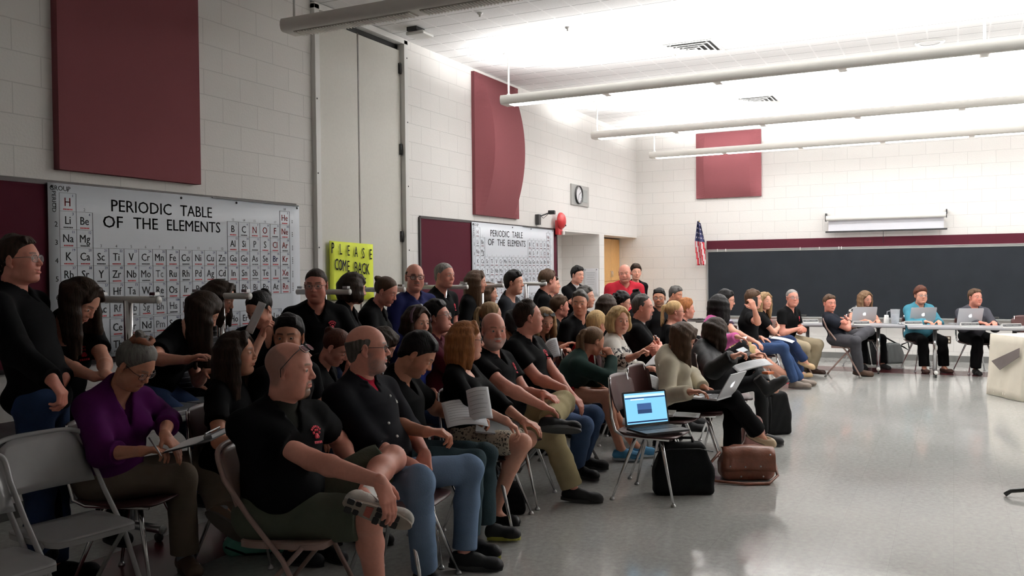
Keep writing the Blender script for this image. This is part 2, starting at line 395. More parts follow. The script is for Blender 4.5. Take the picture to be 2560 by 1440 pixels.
def put_text(mb, s, c, ux, uy, size, mi=0, sx=1.0, rot=0):
    V, F = text_mesh(s); c = np.asarray(c, float); ux = np.asarray(ux, float); uy = np.asarray(uy, float)
    if rot: ux, uy = cos(rot)*ux+sin(rot)*uy, -sin(rot)*ux+cos(rot)*uy
    for q in (-.013, .013): mb.add([c+ux*((v[0]*sx+q)*size)+uy*(v[1]*size) for v in V], F, mi)
M_INK = mat('black_print', (.015, .015, .018), .6); M_RED = mat('red_print', srgb(180, 34, 40), .6); M_BLUE = mat('blue_print', srgb(40, 60, 130), .6); M_GREY = mat('grey_print', srgb(150, 152, 160), .6)
M_DKRED = mat('dull_red_print', srgb(90, 35, 40), .6)
M_POSTER = mat('poster_vinyl', srgb(216, 222, 230), .35, spec=.4)
def periodic(label, x0, inks):
    Wp, Hp = 2.51, 1.2
    t = thing('periodic_table_poster', label, 'poster', (x0, WALLY-.03, 2.178-Hp))
    # sheet with a very slight ripple, 4 mm thick
    P = [[(Wp*i/24, -.005-.0006*sin(i*1.1), Hp*j/6) for j in range(7)] for i in range(25)]
    MB().grid(P, thick=-.003).build('sheet', M_POSTER, t)
    mb = MB(); X = (1, 0, 0); Z = (0, 0, 1); y = -.0088
    cw, chh = .1275, .1225; gx, gz = .082, 1.138
    def cell(c, r, s, n, col, lan=False):
        cx = gx+(c-.5)*cw; z0 = gz-(r-1)*chh-(.012 if lan else 0); zc = z0-chh/2
        for a, b in (((cx-cw/2, y, z0), (cx+cw/2, y, z0)), ((cx-cw/2, y, z0-chh), (cx+cw/2, y, z0-chh)), ((cx-cw/2, y, z0), (cx-cw/2, y, z0-chh)), ((cx+cw/2, y, z0), (cx+cw/2, y, z0-chh))):
            mb.bar(a, b, .0028, .0012, 0 if not lan else 0)
        put_text(mb, s, (cx-.002, y, zc-.002), X, Z, .082 if len(s) == 1 else .078, col, .9)
        if n: put_text(mb, str(n), (cx+cw*.3, y, z0-.017), X, Z, .026, 2)
        for q in range(6): mb.box((cx-.03+q*.012, y, z0-chh+.013), (.009, .001, .009), mi=1 if n % 3 else 0)
    # period 1 sits one row above
    for r in range(1, 8):
        for c, s in enumerate(EL[r], 1):
            if not s: continue
            col = 1 if s in ('H', 'N', 'O', 'F', 'Cl', 'He', 'Ne', 'Ar', 'Kr', 'Xe', 'Rn') else 2 if s in ('Br', 'Hg') else 3 if s in ('Tc', 'Rf', 'Db', 'Sg', 'Bh', 'Hs', 'Mt') else 0
            cell(c, r, s, NUM[r][c-1], col)
    for k in range(14):
        cell(4+k, 8, LAN[k], 58+k, 3 if LAN[k] == 'Pm' else 0, True); cell(4+k, 9, ACT[k], 90+k, 3 if k > 2 else 0, True)
    for c in range(1, 19):
        r = {1: 1, 2: 2, 18: 1}.get(c, 2 if c >= 13 else 4)
        put_text(mb, str(c) if c > 1 else '1', (gx+(c-.5)*cw, y, gz-(r-1)*chh+.016), X, Z, .03, 3 if c > 1 else 0)
    for r in range(1, 8): put_text(mb, str(r), (gx-.026, y, gz-(r-.25)*chh), X, Z, .05, 0)
    put_text(mb, 'GROUP', (.09, y, 1.165), X, Z, .046); put_text(mb, 'PERIOD', (.042, y, 1.075), X, Z, .042, 0, 1, -pi/2)
    for r in range(1, 7):
        for q in range(2+r//2): mb.box((gx+18*cw+.035, y, gz-(r-.2)*chh+q*.016), (.008, .001, .009), mi=0)
    for ws, z_ in ((((.49, 1.03, 'PERIODIC'), (1.12, 1.445, 'TABLE')), 1.072), (((.42, .585, 'OF'), (.68, .9, 'THE'), (.985, 1.53, 'ELEMENTS')), .955)):
        for x0_, x1_, s_ in ws:
            V_, _f = text_mesh(s_); nw = max(v[0] for v in V_)-min(v[0] for v in V_)
            put_text(mb, s_, ((x0_+x1_)/2, y, z_), X, Z, .122, 0, (x1_-x0_)/nw/.122)
    mb.build('print', inks, t)
    for x in (.03, 1.13, 1.72, 2.48): MB().lathe([(.01, 0), (.008, .006), (0, .007)], (x, -.008, Hp-.025), 10, 0, rotx(pi/2)).build('mounting_pin', M_BLACK, t)
    MB().bar((1.45, -.008, Hp), (2.5, -.008, Hp-.004), .014, .008).build('hanging_strip', M_BLACK, t)
    return t
# the poster's rows: period 1 starts just under the group heading, rows 0.1165 m apart
periodic('large white periodic table poster on the left wall, nearest the camera, red noble gas symbols', 3.865, [M_INK, M_RED, M_BLUE, M_GREY])
periodic('second white periodic table poster, nearly all black symbols, right of the yellow sign', 9.62, [M_INK, M_DKRED, M_INK, M_GREY])

# ---- yellow sign on the closet doors
M_YEL = mat('fluorescent_yellow_card', srgb(214, 226, 62), .7)
t = thing('poster_board_sign', 'fluorescent yellow poster board reading PLEASE COME BACK on the closet doors', 'sign', (6.82, WALLY-.012, 1.30), 0)
sw, sh = .71, .57
P = [[(sw*i/8-.0*j, -.004-.012*abs(i/8-.5)**2*4-(.01 if j == 0 else 0), sh*j/6-(.02*i/8)) for j in range(7)] for i in range(9)]
MB().grid(P, thick=-.002).build('card', M_YEL, t)
mb = MB()
for k, ch in enumerate('PLEASE'): put_text(mb, ch, (.045+k*.124, -.022, sh-.075-k*.011), (1, 0, 0), (0, 0, 1), .15, 0, .55)
mb.build('lettering', M_INK, t); mb = MB()
for k, ch in enumerate('COME'): put_text(mb, ch, (.10+k*.062, -.022, sh-.235-k*.006), (1, 0, 0), (0, 0, 1), .16, 0, .55)
mb.build('lettering', M_INK, t); mb = MB()
for k, ch in enumerate('BACK'): put_text(mb, ch, (.41+k*.066, -.022, sh-.265-k*.006), (1, 0, 0), (0, 0, 1), .16, 0, .62)
mb.build('lettering', M_INK, t)
for x, ch in ((.17, 'T'), (.27, 'O'), (.56, 'E')):
    mb = MB(); put_text(mb, ch, (x, -.022, sh-.42), (1, 0, 0), (0, 0, 1), .14, 0, .55); mb.build('lettering', M_INK, t)

# ---- clock, bell, emergency fixture
t = thing('wall_clock', 'round white wall clock with black rim on a grey plate, high left of the corner', 'clock', (12.88, WALLY, 2.60))
MB().box((.37, -.012, .165), (.74, .024, .33)).build('mounting_plate', mat('grey_plate', srgb(168, 170, 168), .4, .3), t, bevel=.003)
c0 = V3(.28, -.02, .17); Rx = rotx(pi/2)
MB().lathe([(.128, 0), (.133, .03), (.148, .03), (.152, .0)], c0, 32, 0, Rx).build('rim', M_BLACK, t)
MB().lathe([(.132, .012), (0, .012)], c0, 32, 0, Rx).build('dial', mat('clock_dial', srgb(235, 236, 240), .3), t)
mb = MB()
for k in range(12):
    a = k*pi/6; mb.bar(c0+V3(sin(a)*.1, -.0135, cos(a)*.1), c0+V3(sin(a)*.12, -.0135, cos(a)*.12), .005, .002)
mb.bar(c0+V3(0, -.016, 0), c0+V3(.075, -.016, .045), .008, .002, upv=(0, 1, 0)); mb.bar(c0+V3(0, -.018, 0), c0+V3(-.04, -.018, -.10), .006, .002, upv=(0, 1, 0))
mb.build('hand', M_INK, t)
MB().box((.56, -.026, .165), (.2, .004, .2)).build('grille', mat('clock_grille', srgb(150, 154, 152), .6), t)
t = thing('alarm_bell', 'round red fire alarm bell projecting from the left wall beside the alcove', 'alarm bell', (12.27, WALLY-.035, 2.31))
MRED = mat('red_enamel', srgb(176, 40, 44), .35)
MB().lathe([(.0, .13), (.05, .128), (.1, .11), (.125, .08), (.128, .055), (.118, .05)], (0, 0, 0), 28, 0, rotx(pi/2)).build('gong', MRED, t)
MB().box((-.0, -.03, -.1), (.15, .06, .22)).build('back_box', MRED, t, bevel=.006)
MB().box((.06, -.075, -.18), (.07, .03, .06)).build('strobe_lens', mat('strobe', srgb(220, 220, 215), .2), t, bevel=.005)
mb = MB(); mb.lathe([(.012, .0), (.012, .01), (0, .012)], (.02, -.13, -.07), 12, 0, rotx(pi/2)); mb.build('striker', M_BLACK, t)
t = thing('wall_speaker', 'small black bracketed speaker on the left wall beside the red bell', 'speaker', (11.66, WALLY, 2.35))
mb = MB(); mb.box((0, -.02, 0), (.04, .04, .05)); mb.bar((0, -.03, 0), (.1, -.13, .05), .02, .02); mb.build('bracket', M_BLACK, t, bevel=.003)
MB().box((.14, -.16, .06), (.13, .1, .055), rotz(.3)).build('head', M_BLACK, t, bevel=.01)
MB().box((-.06, -.03, -.05), (.075, .06, .15)).build('control_box', M_BLACK, t, bevel=.006)
mb = MB(); mb.tube([(-.05, -.04, .02), (-.0, -.09, -.03), (.05, -.1, .0), (.1, -.13, .04)], .004, 6); mb.build('cable', M_BLACK, t)

# ---- alcove cabinet, counter and paper
M_OAK = mat('oak_veneer', srgb(196, 150, 92), .45, noise=.12, scale=14, stretch=(6, 6, .8), spec=.4)
t = thing('wall_cabinet', 'light oak wall cabinet with two doors in the right alcove', 'cabinet', (PIL-.09, 5.76, 1.17))
cwd = BACKX-PIL+.08
MB().box((cwd/2, .29, .49), (cwd, .56, .97)).build('carcass', M_OAK, t)
nd = 4
for k in range(nd):
    x0 = k*cwd/nd; d = MB().box((x0+cwd/nd/2, -.005, .58), (cwd/nd-.006, .02, .78)).build('door', M_OAK, t, bevel=.002)
    hx = x0+(cwd/nd-.035 if k % 2 == 0 else .035)
    MB().tube([(hx, -.015, .26), (hx, -.035, .27), (hx, -.035, .36), (hx, -.015, .37)], .005, 8).build('handle', M_STEEL, d)
MB().box((cwd/2, -.004, .09), (cwd, .02, .18)).build('valance', M_OAK, t)
t = thing('counter_unit', 'base counter with pale top in the right alcove below the oak cabinet', 'counter', (PIL-.09, 5.62, 0))
MB().box((cwd/2, .36, .44), (cwd, .7, .88)).build('carcass', M_OAK, t)
MB().box((cwd/2, .36, .9), (cwd, .71, .035)).build('worktop', mat('pale_laminate', srgb(205, 203, 196), .35), t, bevel=.004)
P = at_y(1462, 668, 6.08)
t = thing('flip_chart_sheet', 'white paper sheet pinned in the alcove beside the man with crossed arms', 'paper', (ALC1-.004, 5.69, 1.12), -pi/2)
MB().grid([[(.27*i/6, -.004-.002*sin(i*1.3+j*.5), .47*j/6) for j in range(7)] for i in range(7)], thick=-.002).build('sheet', mat('paper_white', srgb(222, 224, 228), .8), t)
mb = MB(); mb.box((.03, -.009, .445), (.03, .004, .02)); mb.box((.24, -.009, .45), (.02, .004, .02))
for q in range(6): mb.box((.13, -.009, .4-q*.04), (.16-.02*(q % 3), .001, .004))
mb.build('print', M_GREY, t)

# ---- chalkboard, rail, tray, maroon strip, flag, screen
CB0, CB1 = -4.6, 4.05
t = thing('chalkboard', 'long black chalkboard across the back wall behind the table', 'chalkboard', (BACKX, CB0, .70))
L_ = CB1-CB0
MB().box((-.015, L_/2, .6), (.03, L_, 1.17)).build('slate', mat('slate', srgb(34, 37, 41), .85, noise=.12, scale=3, spec=.08), t)
mb = MB(); mb.box((-.02, L_/2, 1.195), (.03, L_, .05)); mb.box((-.032, L_/2, 1.21), (.02, L_, .012)); mb.box((-.02, L_-.012, .6), (.034, .024, 1.2))
mb.build('map_rail', mat('aluminium', srgb(176, 178, 176), .35, .6), t, bevel=.002)
MB().box((-.05, L_/2, .0), (.1, L_, .022)).build('chalk_tray', mat('aluminium_tray', srgb(188, 190, 190), .35, .5), t, bevel=.003)
for y in (2.4, 2.08, 1.76, 1.72, 3.85, 3.7): MB().box((-.045, y-CB0, 1.2), (.02, .012, .05)).build('map_hook', M_METALW, t)
for y, wd in ((2.35, .12), (2.0, .1), (.9, .08), (-.6, .1)): tag(MB().box((0, 0, .0), (.05, wd, .035)).build('chalk_eraser', M_DARK, None, bevel=.008, loc=(BACKX-.062, y, .732)), 'dark felt eraser on the chalk tray ' + {2.35: 'right of the man in khaki trousers', 2.0: 'left of the arms-crossed man', .9: 'behind the stack of cups', -.6: 'at its right end behind the table'}[y], 'eraser', 'erasers on the chalk tray')
tag(MB().box((-.018, L_/2, .082), (.024, L_, .16)).build('cork_strip', M_TACK, None, loc=(BACKX-.006, CB0, 1.915)), 'maroon tack strip running above the chalkboard', 'tack strip')
t = thing('projection_screen', 'rolled white pull-down projection screen in a white case above the chalkboard', 'projection screen', (BACKX-.14, .1, 2.17))
sl = 1.86
mb = MB(); mb.prism(rrect(.1, .085, .03), (0, 0, .235), (1, 0, 0), (0, 0, 1), -sl); mb.build('case', M_METALW, t, bevel=.002)
MB().box((.02, sl/2, .11), (.004, sl-.08, .2)).build('screen_sheet', mat('screen_cloth', srgb(225, 226, 234), .7), t)
mb = MB(); mb.box((.02, sl/2, .005), (.02, sl+.02, .028)); mb.build('weight_bar', M_BLACK, t, bevel=.004)
mb = MB()
for y in (0, sl): mb.box((.07, y, .29), (.14, .02, .07)); mb.box((.0, y, .24), (.1, .012, .11))
mb.build('wall_bracket', M_BLACK, t)
MB().tube([(.02, sl/2+.02, 0), (.02, sl/2+.02, -.05), (.03, sl/2+.02, -.2)], .004, 6).build('pull_cord', M_BLACK, t)
def flag():
    t = thing('flag', 'small United States flag on a slanted pole at the chalkboard corner', 'flag', (BACKX-.035, 4.10, 1.86))
    a = V3(-.01, -.03, .04); b = V3(-.26, .02, .55)
    MB().tube([a, b], .008, 8).build('pole', mat('flag_pole', (.02, .016, .012), .4), t)
    MB().lathe([(.0, .0), (.014, .012), (.0, .045)], b, 10).build('finial', mat('brass', (.5, .35, .1), .3, 1), t)
    # cloth hangs in folds from the pole
    n, mm = 30, 16; V = []; mi = []; F = []
    for i in range(n):
        for j in range(mm):
            u = i/(n-1); v = j/(mm-1)      # u along pole top->down, v outwards (hanging down)
            c = b+V3(.06, .0, -.03)*u*2+V3(0, 0, -.72*u); wd = .035+.075*min(1, u*2.2)      # u down the hanging cloth, v across its folds
            V.append(c+V3(.035*sin(v*10+u*2), (v-.5)*wd*1.5, .05*(v-.5)*(1-u)))
    for i in range(n-1):
        for j in range(mm-1):
            F.append((i*mm+j, i*mm+j+1, (i+1)*mm+j+1, (i+1)*mm+j))
            u, v = i/(n-1), j/(mm-1)
            if u < .42: mi.append(1 if (i % 3 == 1 and j % 3 == 1) else 2)
            else: mi.append(0 if int((v+u*.5)*7) % 2 == 0 else 1)
    o = bpy.data.objects.new('cloth', mesh_np('cloth', V, F, True, None, mi)); C.objects.link(o); o.parent = t
    for c in (srgb(168, 34, 48), srgb(222, 214, 214), srgb(36, 40, 76)): o.data.materials.append(mat('flag_cloth', c, .8))
    sm = o.modifiers.new('thick', 'SOLIDIFY'); sm.thickness = .002
flag()
t = thing('outlet_plate', 'double steel outlet plate low on the back wall between the two right-hand table legs', 'outlet', (BACKX, .10, .36))
MB().box((-.004, 0, 0), (.008, .125, .12)).build('plate', mat('bronze_plate', srgb(88, 76, 66), .4, .6), t, bevel=.002)
for y in (-.03, .03):
    mb = MB()
    for z in (-.027, .027): mb.lathe([(.018, 0), (.018, .012), (0, .013)], (0, y, z), 12, 0, roty(-pi/2))
    mb.build('receptacle', mat('ivory', srgb(190, 180, 165), .4), t)

# ---- ceiling fittings
def vent(label, x, y):
    t = thing('ceiling_vent', label, 'air vent', (x, y, CEIL), 0, 'square ceiling air diffusers')
    mb = MB()
    for r in (.29, .22, .16, .1, .05):
        for k in range(4):
            a = k*pi/2; R_ = rotz(a); q = R_ @ V3(r, 0, -.012-(.29-r)*.1)
            mb.box(q, (.045, 2*r, .004), R_ @ roty(.55))
    mb.build('louvre', M_METALW, t)
    MB().box((0, 0, -.002), (.6, .6, .004)).build('frame', M_METALW, t)
    MB().box((0, 0, -.0055), (.5, .5, .003)).build('throat', M_DARK, t)
vent('square ceiling vent nearest the camera, above the first lit pendant', 10.08, 2.68); vent('square ceiling vent farther back, between the first two lit pendants', 13.63, 2.64)
t = thing('ceiling_speaker', 'round white ceiling speaker at upper right between the pendants', 'ceiling speaker', (11.18, .24, CEIL))
MB().lathe([(.16, 0), (.155, -.012), (.11, -.012)], n=32).build('ring', M_METALW, t); MB().lathe([(.112, -.009), (0, -.009)], n=32).build('grille', mat('speaker_grille', srgb(200, 200, 200), .6), t)
t = thing('access_point', 'flat white square wireless unit hanging from the ceiling above the closet doors', 'wireless unit', (7.93, 5.02, CEIL))
MB().box((0, 0, -.06), (.22, .22, .04)).build('housing', M_METALW, t, bevel=.015); MB().box((-.05, .02, -.02), (.16, .12, .04)).build('mount', M_BLACK, t)
for k, (px, py) in enumerate(((1200, 32), (1419, 68), (1416, 133))):
    p = at_z(px, py, CEIL); tag(MB().lathe([(.03, 0), (.028, -.012), (.012, -.02), (.012, -.04), (0, -.042)], n=14).build('sprinkler_head', M_METALW, None, loc=p),
        'tiny white sprinkler head on the ceiling ' + ('left of the bright patch', 'in the bright patch above the near hanging rod', 'just right of the near hanging rod')[k], 'sprinkler', 'ceiling sprinkler heads')

# ---- pendant lights: half-round housings, lens strips below, uplight above
M_PEND = mat('pendant_housing', srgb(226, 224, 218), .4)
M_LENS = mat('lit_lens', (1, .985, .96), .4, emit=6.0)
M_LENSOFF = mat('unlit_lens', srgb(176, 172, 164), .5)
def pendant(label, x, z, y0, y1, lit):
    t = thing('pendant_light', label, 'pendant light', (x, y0, z), 0, 'long pendant lights')
    L = y0-y1; hw, hh = .115, .05
    prof = [(-.1, .055), (-.113, .03), (-.115, 0), (-.108, -.03), (-.095, -.045), (-.08, -.05), (.08, -.05), (.095, -.045), (.108, -.03), (.115, 0), (.113, .03), (.1, .055)]
    k = len(prof); mb = MB(); V = [(px, yy, pz) for yy in (0, -L) for px, pz in prof]
    mb.add(V, [(i, i+1, k+i+1, k+i) for i in range(k-1)], 0, True)
    mb.add(V, [tuple(range(k)), tuple(range(2*k-1, k-1, -1))])
    # troughs' inner floor
    mb.box((0, -L/2, .0), (2*hw-.004, L-.004, .006))
    mb.build('housing', M_PEND, t)
    seg = 1.235; y = .12
    nseg = int((L-.1)//seg)
    for s in range(nseg):
        a = .10+s*seg; b = a+seg-.085
        mb = MB()
        mb.box((0, -(a+b)/2, -hh-.0005), (.13, b-a, .012))
        mb.build('lens', M_LENS if lit else M_LENSOFF, t, bevel=.003)
        if not lit:
            g = MB()
            for q in range(40): g.box((0, -a-(b-a)*(q+.5)/40, -hh-.01), (.126, .004, .012))
            g.build('louvre', M_PEND, t)
    for yy in [.06+2.47*2*k for k in range(int(L//4.94)+1)]:
        r = MB(); r.tube([(0, -yy, .05), (0, -yy, CEIL-z)], .011, 10); r.lathe([(.03, .05), (.03, .07), (.015, .085)], (0, -yy, 0), 12); r.lathe([(.06, CEIL-z), (.055, CEIL-z-.02), (.012, CEIL-z-.03)], (0, -yy, 0), 16)
        r.build('hanging_rod', M_METALW, t)
    if lit:
        area_light('uplight', (0, -L/2, .06), .16, L-.3, UP_POWER*lit, True, t)
        area_light('downlight', (0, -L/2, -hh-.02), .13, L-.3, DOWN_POWER*lit, False, t)
    return t
pendant('nearest long pendant light, switched off, crossing the top of the view', PEND_DARK, 3.62, 5.0, PEND_Y1, False)
for x, z, nm in zip(PEND_X, (3.56, 3.60, 3.56), ('first lit long pendant light, passing in front of the bowed maroon panel', 'middle lit long pendant light of the three', 'farthest lit long pendant light, crossing the square maroon panel')):
    pendant(nm, x, z, PEND_Y0 if x < 12 else 4.9 if x < 14 else 4.75, PEND_Y1, 1.0)
# ================================================================== BODIES (signed-distance solids -> one continuous surface)
class Field:
    def __init__(s, lo, hi, v):
        s.lo = np.asarray(lo, float); s.v = v
        n = np.ceil((np.asarray(hi, float)-s.lo)/v).astype(int)+1
        s.F = np.full(n, .3, np.float32)
        s.ax = [(s.lo[i]+v*np.arange(n[i])).astype(np.float32) for i in range(3)]
    def win(s, lo, hi, pad):
        a = np.maximum(np.floor((np.asarray(lo)-pad-s.lo)/s.v).astype(int), 0)
        b = np.minimum(np.ceil((np.asarray(hi)+pad-s.lo)/s.v).astype(int)+1, s.F.shape)
        if (b <= a).any(): return None, None
        sl = tuple(slice(a[i], b[i]) for i in range(3))
        X = s.ax[0][sl[0]][:, None, None]; Y = s.ax[1][sl[1]][None, :, None]; Z = s.ax[2][sl[2]][None, None, :]
        return sl, (X, Y, Z)
    def add(s, prim, k=.015):
        fn, lo, hi = prim; sl, P = s.win(lo, hi, k+2.5*s.v)
        if sl is None: return s
        d = fn(*P); W = s.F[sl]
        h = np.clip(.5+.5*(W-d)/k, 0, 1); s.F[sl] = W*(1-h)+d*h-k*h*(1-h)
        return s
    def cut(s, prim, k=.006):
        fn, lo, hi = prim; sl, P = s.win(lo, hi, k+2.5*s.v)
        if sl is None: return s
        d = -fn(*P); W = s.F[sl]
        h = np.clip(.5-.5*(W-d)/k, 0, 1); s.F[sl] = W*(1-h)+d*h+k*h*(1-h)
        return s
    def keep(s, fn):
        'intersect with a half-space-like function (negative inside) everywhere'
        P = (s.ax[0][:, None, None], s.ax[1][None, :, None], s.ax[2][None, None, :])
        s.F = np.maximum(s.F, fn(*P)).astype(np.float32); return s
    def sample(s, p):
        q = (np.asarray(p)-s.lo)/s.v; i = np.clip(np.floor(q).astype(int), 0, np.array(s.F.shape)-2); f = np.clip(q-i, 0, 1)
        r = 0
        for a in (0, 1):
            for b in (0, 1):
                for c in (0, 1):
                    r += s.F[i[0]+a, i[1]+b, i[2]+c]*(f[0] if a else 1-f[0])*(f[1] if b else 1-f[1])*(f[2] if c else 1-f[2])
        return float(r)
    def cast(s, o, d, L=.5):
        'first surface point from o along d'
        d = nrm(d); t = 0; st = s.v*.4
        while t < L:
            p = o+d*t
            if s.sample(p) < 0: return p
            t += st
        return None
    def grad(s, p):
        e = s.v; return nrm([s.sample(p+V3(e, 0, 0))-s.sample(p-V3(e, 0, 0)), s.sample(p+V3(0, e, 0))-s.sample(p-V3(0, e, 0)), s.sample(p+V3(0, 0, e))-s.sample(p-V3(0, 0, e))])
    def mesh(s):
        F = s.F; F[0] = F[-1] = .1; F[:, 0] = F[:, -1] = .1; F[:, :, 0] = F[:, :, -1] = .1
        S_ = F < 0; nx, ny, nz = F.shape
        cnt = np.zeros((nx-1, ny-1, nz-1), np.uint8); offs = [(a, b, c) for a in (0, 1) for b in (0, 1) for c in (0, 1)]
        for a, b, c in offs: cnt += S_[a:nx-1+a, b:ny-1+b, c:nz-1+c]
        idx = np.argwhere((cnt > 0) & (cnt < 8)); n = len(idx)
        vid = np.full((nx-1, ny-1, nz-1), -1, np.int32); vid[idx[:, 0], idx[:, 1], idx[:, 2]] = np.arange(n)
        val = [F[idx[:, 0]+a, idx[:, 1]+b, idx[:, 2]+c] for a, b, c in offs]
        pos = np.zeros((n, 3), np.float32); num = np.zeros(n, np.float32)
        for i, j in ((0, 1), (2, 3), (4, 5), (6, 7), (0, 2), (1, 3), (4, 6), (5, 7), (0, 4), (1, 5), (2, 6), (3, 7)):
            f0, f1 = val[i], val[j]; m_ = (f0 < 0) != (f1 < 0); t = np.where(m_, f0/np.where(m_, f0-f1, 1), 0)
            o0 = np.array(offs[i], np.float32); o1 = np.array(offs[j], np.float32)
            pos += np.where(m_[:, None], o0+(o1-o0)*t[:, None], 0); num += m_
        V = (idx+pos/num[:, None])*s.v+s.lo
        Q = []
        for ax in range(3):
            sl0 = [slice(1, -1)]*3; sl1 = [slice(1, -1)]*3; sl0[ax] = slice(0, -1); sl1[ax] = slice(1, None)
            a = S_[tuple(sl0)]; b = S_[tuple(sl1)]; ch = np.argwhere(a != b)
            if not len(ch): continue
            inside = a[ch[:, 0], ch[:, 1], ch[:, 2]]
            c = ch+1; c[:, ax] -= 1
            u, w_ = (ax+1) % 3, (ax+2) % 3
            def cell(du, dw):
                q = c.copy(); q[:, u] += du; q[:, w_] += dw; return vid[q[:, 0], q[:, 1], q[:, 2]]
            q = np.stack([cell(-1, -1), cell(0, -1), cell(0, 0), cell(-1, 0)], 1)
            q[~inside] = q[~inside][:, ::-1]; Q.append(q)
        return V.astype(np.float32), np.concatenate(Q)
def vnormals(V, Q):
    a = V[Q[:, 2]]-V[Q[:, 0]]; b = V[Q[:, 3]]-V[Q[:, 1]]; fn = np.cross(a, b); N = np.zeros_like(V)
    for k in range(4): np.add.at(N, Q[:, k], fn)
    return N/(np.linalg.norm(N, axis=1, keepdims=True)+1e-12)
def cap(a, b, r1, r2=None):
    r2 = r1 if r2 is None else r2
    a = np.asarray(a, np.float32); b = np.asarray(b, np.float32); d = b-a; L2 = float(d @ d)+1e-9
    def fn(X, Y, Z):
        x, y, z = X-a[0], Y-a[1], Z-a[2]; t = np.clip((x*d[0]+y*d[1]+z*d[2])/L2, 0, 1)
        return np.sqrt((x-t*d[0])**2+(y-t*d[1])**2+(z-t*d[2])**2)-(r1+t*(r2-r1))
    r = max(r1, r2); return fn, np.minimum(a, b)-r, np.maximum(a, b)+r
def capx(a, b, r1, r2, e0=None, e1=None):
    'tapered cylinder with flat cut ends (e0/e1 True = flat at a / b)'
    fn0, lo, hi = cap(a, b, r1, r2); a = np.asarray(a, np.float32); b = np.asarray(b, np.float32); u = (b-a)/(np.linalg.norm(b-a)+1e-9)
    def fn(X, Y, Z):
        d = fn0(X, Y, Z); t = (X-a[0])*u[0]+(Y-a[1])*u[1]+(Z-a[2])*u[2]
        if e1: d = np.maximum(d, t-float(np.linalg.norm(b-a)))
        if e0: d = np.maximum(d, -t)
        return d
    return fn, lo, hi
def ell(c, r, Rm=None):
    c = np.asarray(c, np.float32); r = np.asarray(r, np.float32); m_ = float(r.min())
    def fn(X, Y, Z):
        x, y, z = X-c[0], Y-c[1], Z-c[2]
        if Rm is not None:
            x, y, z = (x*Rm[0, 0]+y*Rm[1, 0]+z*Rm[2, 0]), (x*Rm[0, 1]+y*Rm[1, 1]+z*Rm[2, 1]), (x*Rm[0, 2]+y*Rm[1, 2]+z*Rm[2, 2])
        k0 = np.sqrt((x/r[0])**2+(y/r[1])**2+(z/r[2])**2); k1 = np.sqrt((x/r[0]**2)**2+(y/r[1]**2)**2+(z/r[2]**2)**2)+1e-6
        return k0*(k0-1)/k1
    R_ = float(r.max()) if Rm is not None else r
    return fn, c-R_, c+R_
def eseg(a, b, l, wa, da, wb, db):
    'tapered elliptic segment a->b: half width along l, half depth across'
    a = np.asarray(a, np.float32); b = np.asarray(b, np.float32); d = b-a; L = float(np.linalg.norm(d)); u = d/L
    l = nrm(l-u*(l @ u)).astype(np.float32); f = np.cross(u, l)
    def fn(X, Y, Z):
        x, y, z = X-a[0], Y-a[1], Z-a[2]; t = x*u[0]+y*u[1]+z*u[2]; tc = np.clip(t/L, 0, 1)
        p = x*l[0]+y*l[1]+z*l[2]; q = x*f[0]+y*f[1]+z*f[2]; e = t-tc*L
        W_ = wa+tc*(wb-wa); D = da+tc*(db-da); M_ = np.minimum(W_, D)
        k0 = np.sqrt((p/W_)**2+(q/D)**2+(e/M_)**2); k1 = np.sqrt((p/W_**2)**2+(q/D**2)**2+(e/M_**2)**2)+1e-6
        return k0*(k0-1)/k1
    r = max(wa, wb, da, db); return fn, np.minimum(a, b)-r, np.maximum(a, b)+r
def ripple(V, seed, f=1.0):
    'smooth pseudo-noise in [-1,1] per point'
    rs = np.random.RandomState(seed); o = np.zeros(len(V)); w_ = V.copy()
    for k in range(5):
        d = rs.randn(3)*f*(14+9*k); ph = rs.rand()*6.28; o += np.sin(w_ @ d+ph+1.3*np.sin(w_ @ (rs.randn(3)*f*9)))/(1+.4*k)
    return o/2.6
# ---------------------------------------------------------------- skin / cloth materials
M_SKIN = mat('skin', srgb(205, 160, 140), .48, noise=.06, scale=55, bump=.06, bscale=260, attr=True, spec=.4)
def fabric(col, rough=.85, bump=.12, sc=420): return cmat('fabric', col, rough=rough, noise=.16, scale=8, bump=bump, bscale=sc, spec=.06)
def hairmat(col):
    key = ('hair', tuple(np.round(col, 4)))
    if key in _mc: return _mc[key]
    m = mat('hair', col, .55, noise=.4, scale=80, bump=.4, bscale=140, stretch=(1, 1, .1), spec=.14); _mc[key] = m
    b = m.node_tree.nodes['Principled BSDF']; b.inputs['Anisotropic'].default_value = .5
    return m
SK = {'f': srgb(206, 150, 128), 'p': srgb(204, 140, 122), 't': srgb(182, 126, 100), 'r': srgb(196, 130, 112)}
HC = {'black': (.008, .007, .007), 'dbrown': (.024, .014, .009), 'brown': (.058, .032, .018), 'lbrown': (.12, .07, .038), 'auburn': (.06, .02, .012), 'red': (.26, .1, .035),
      'blond': (.42, .28, .13), 'dblond': (.22, .14, .07), 'grey': (.2, .19, .18), 'dgrey': (.07, .066, .062), 'white': (.42, .41, .39)}
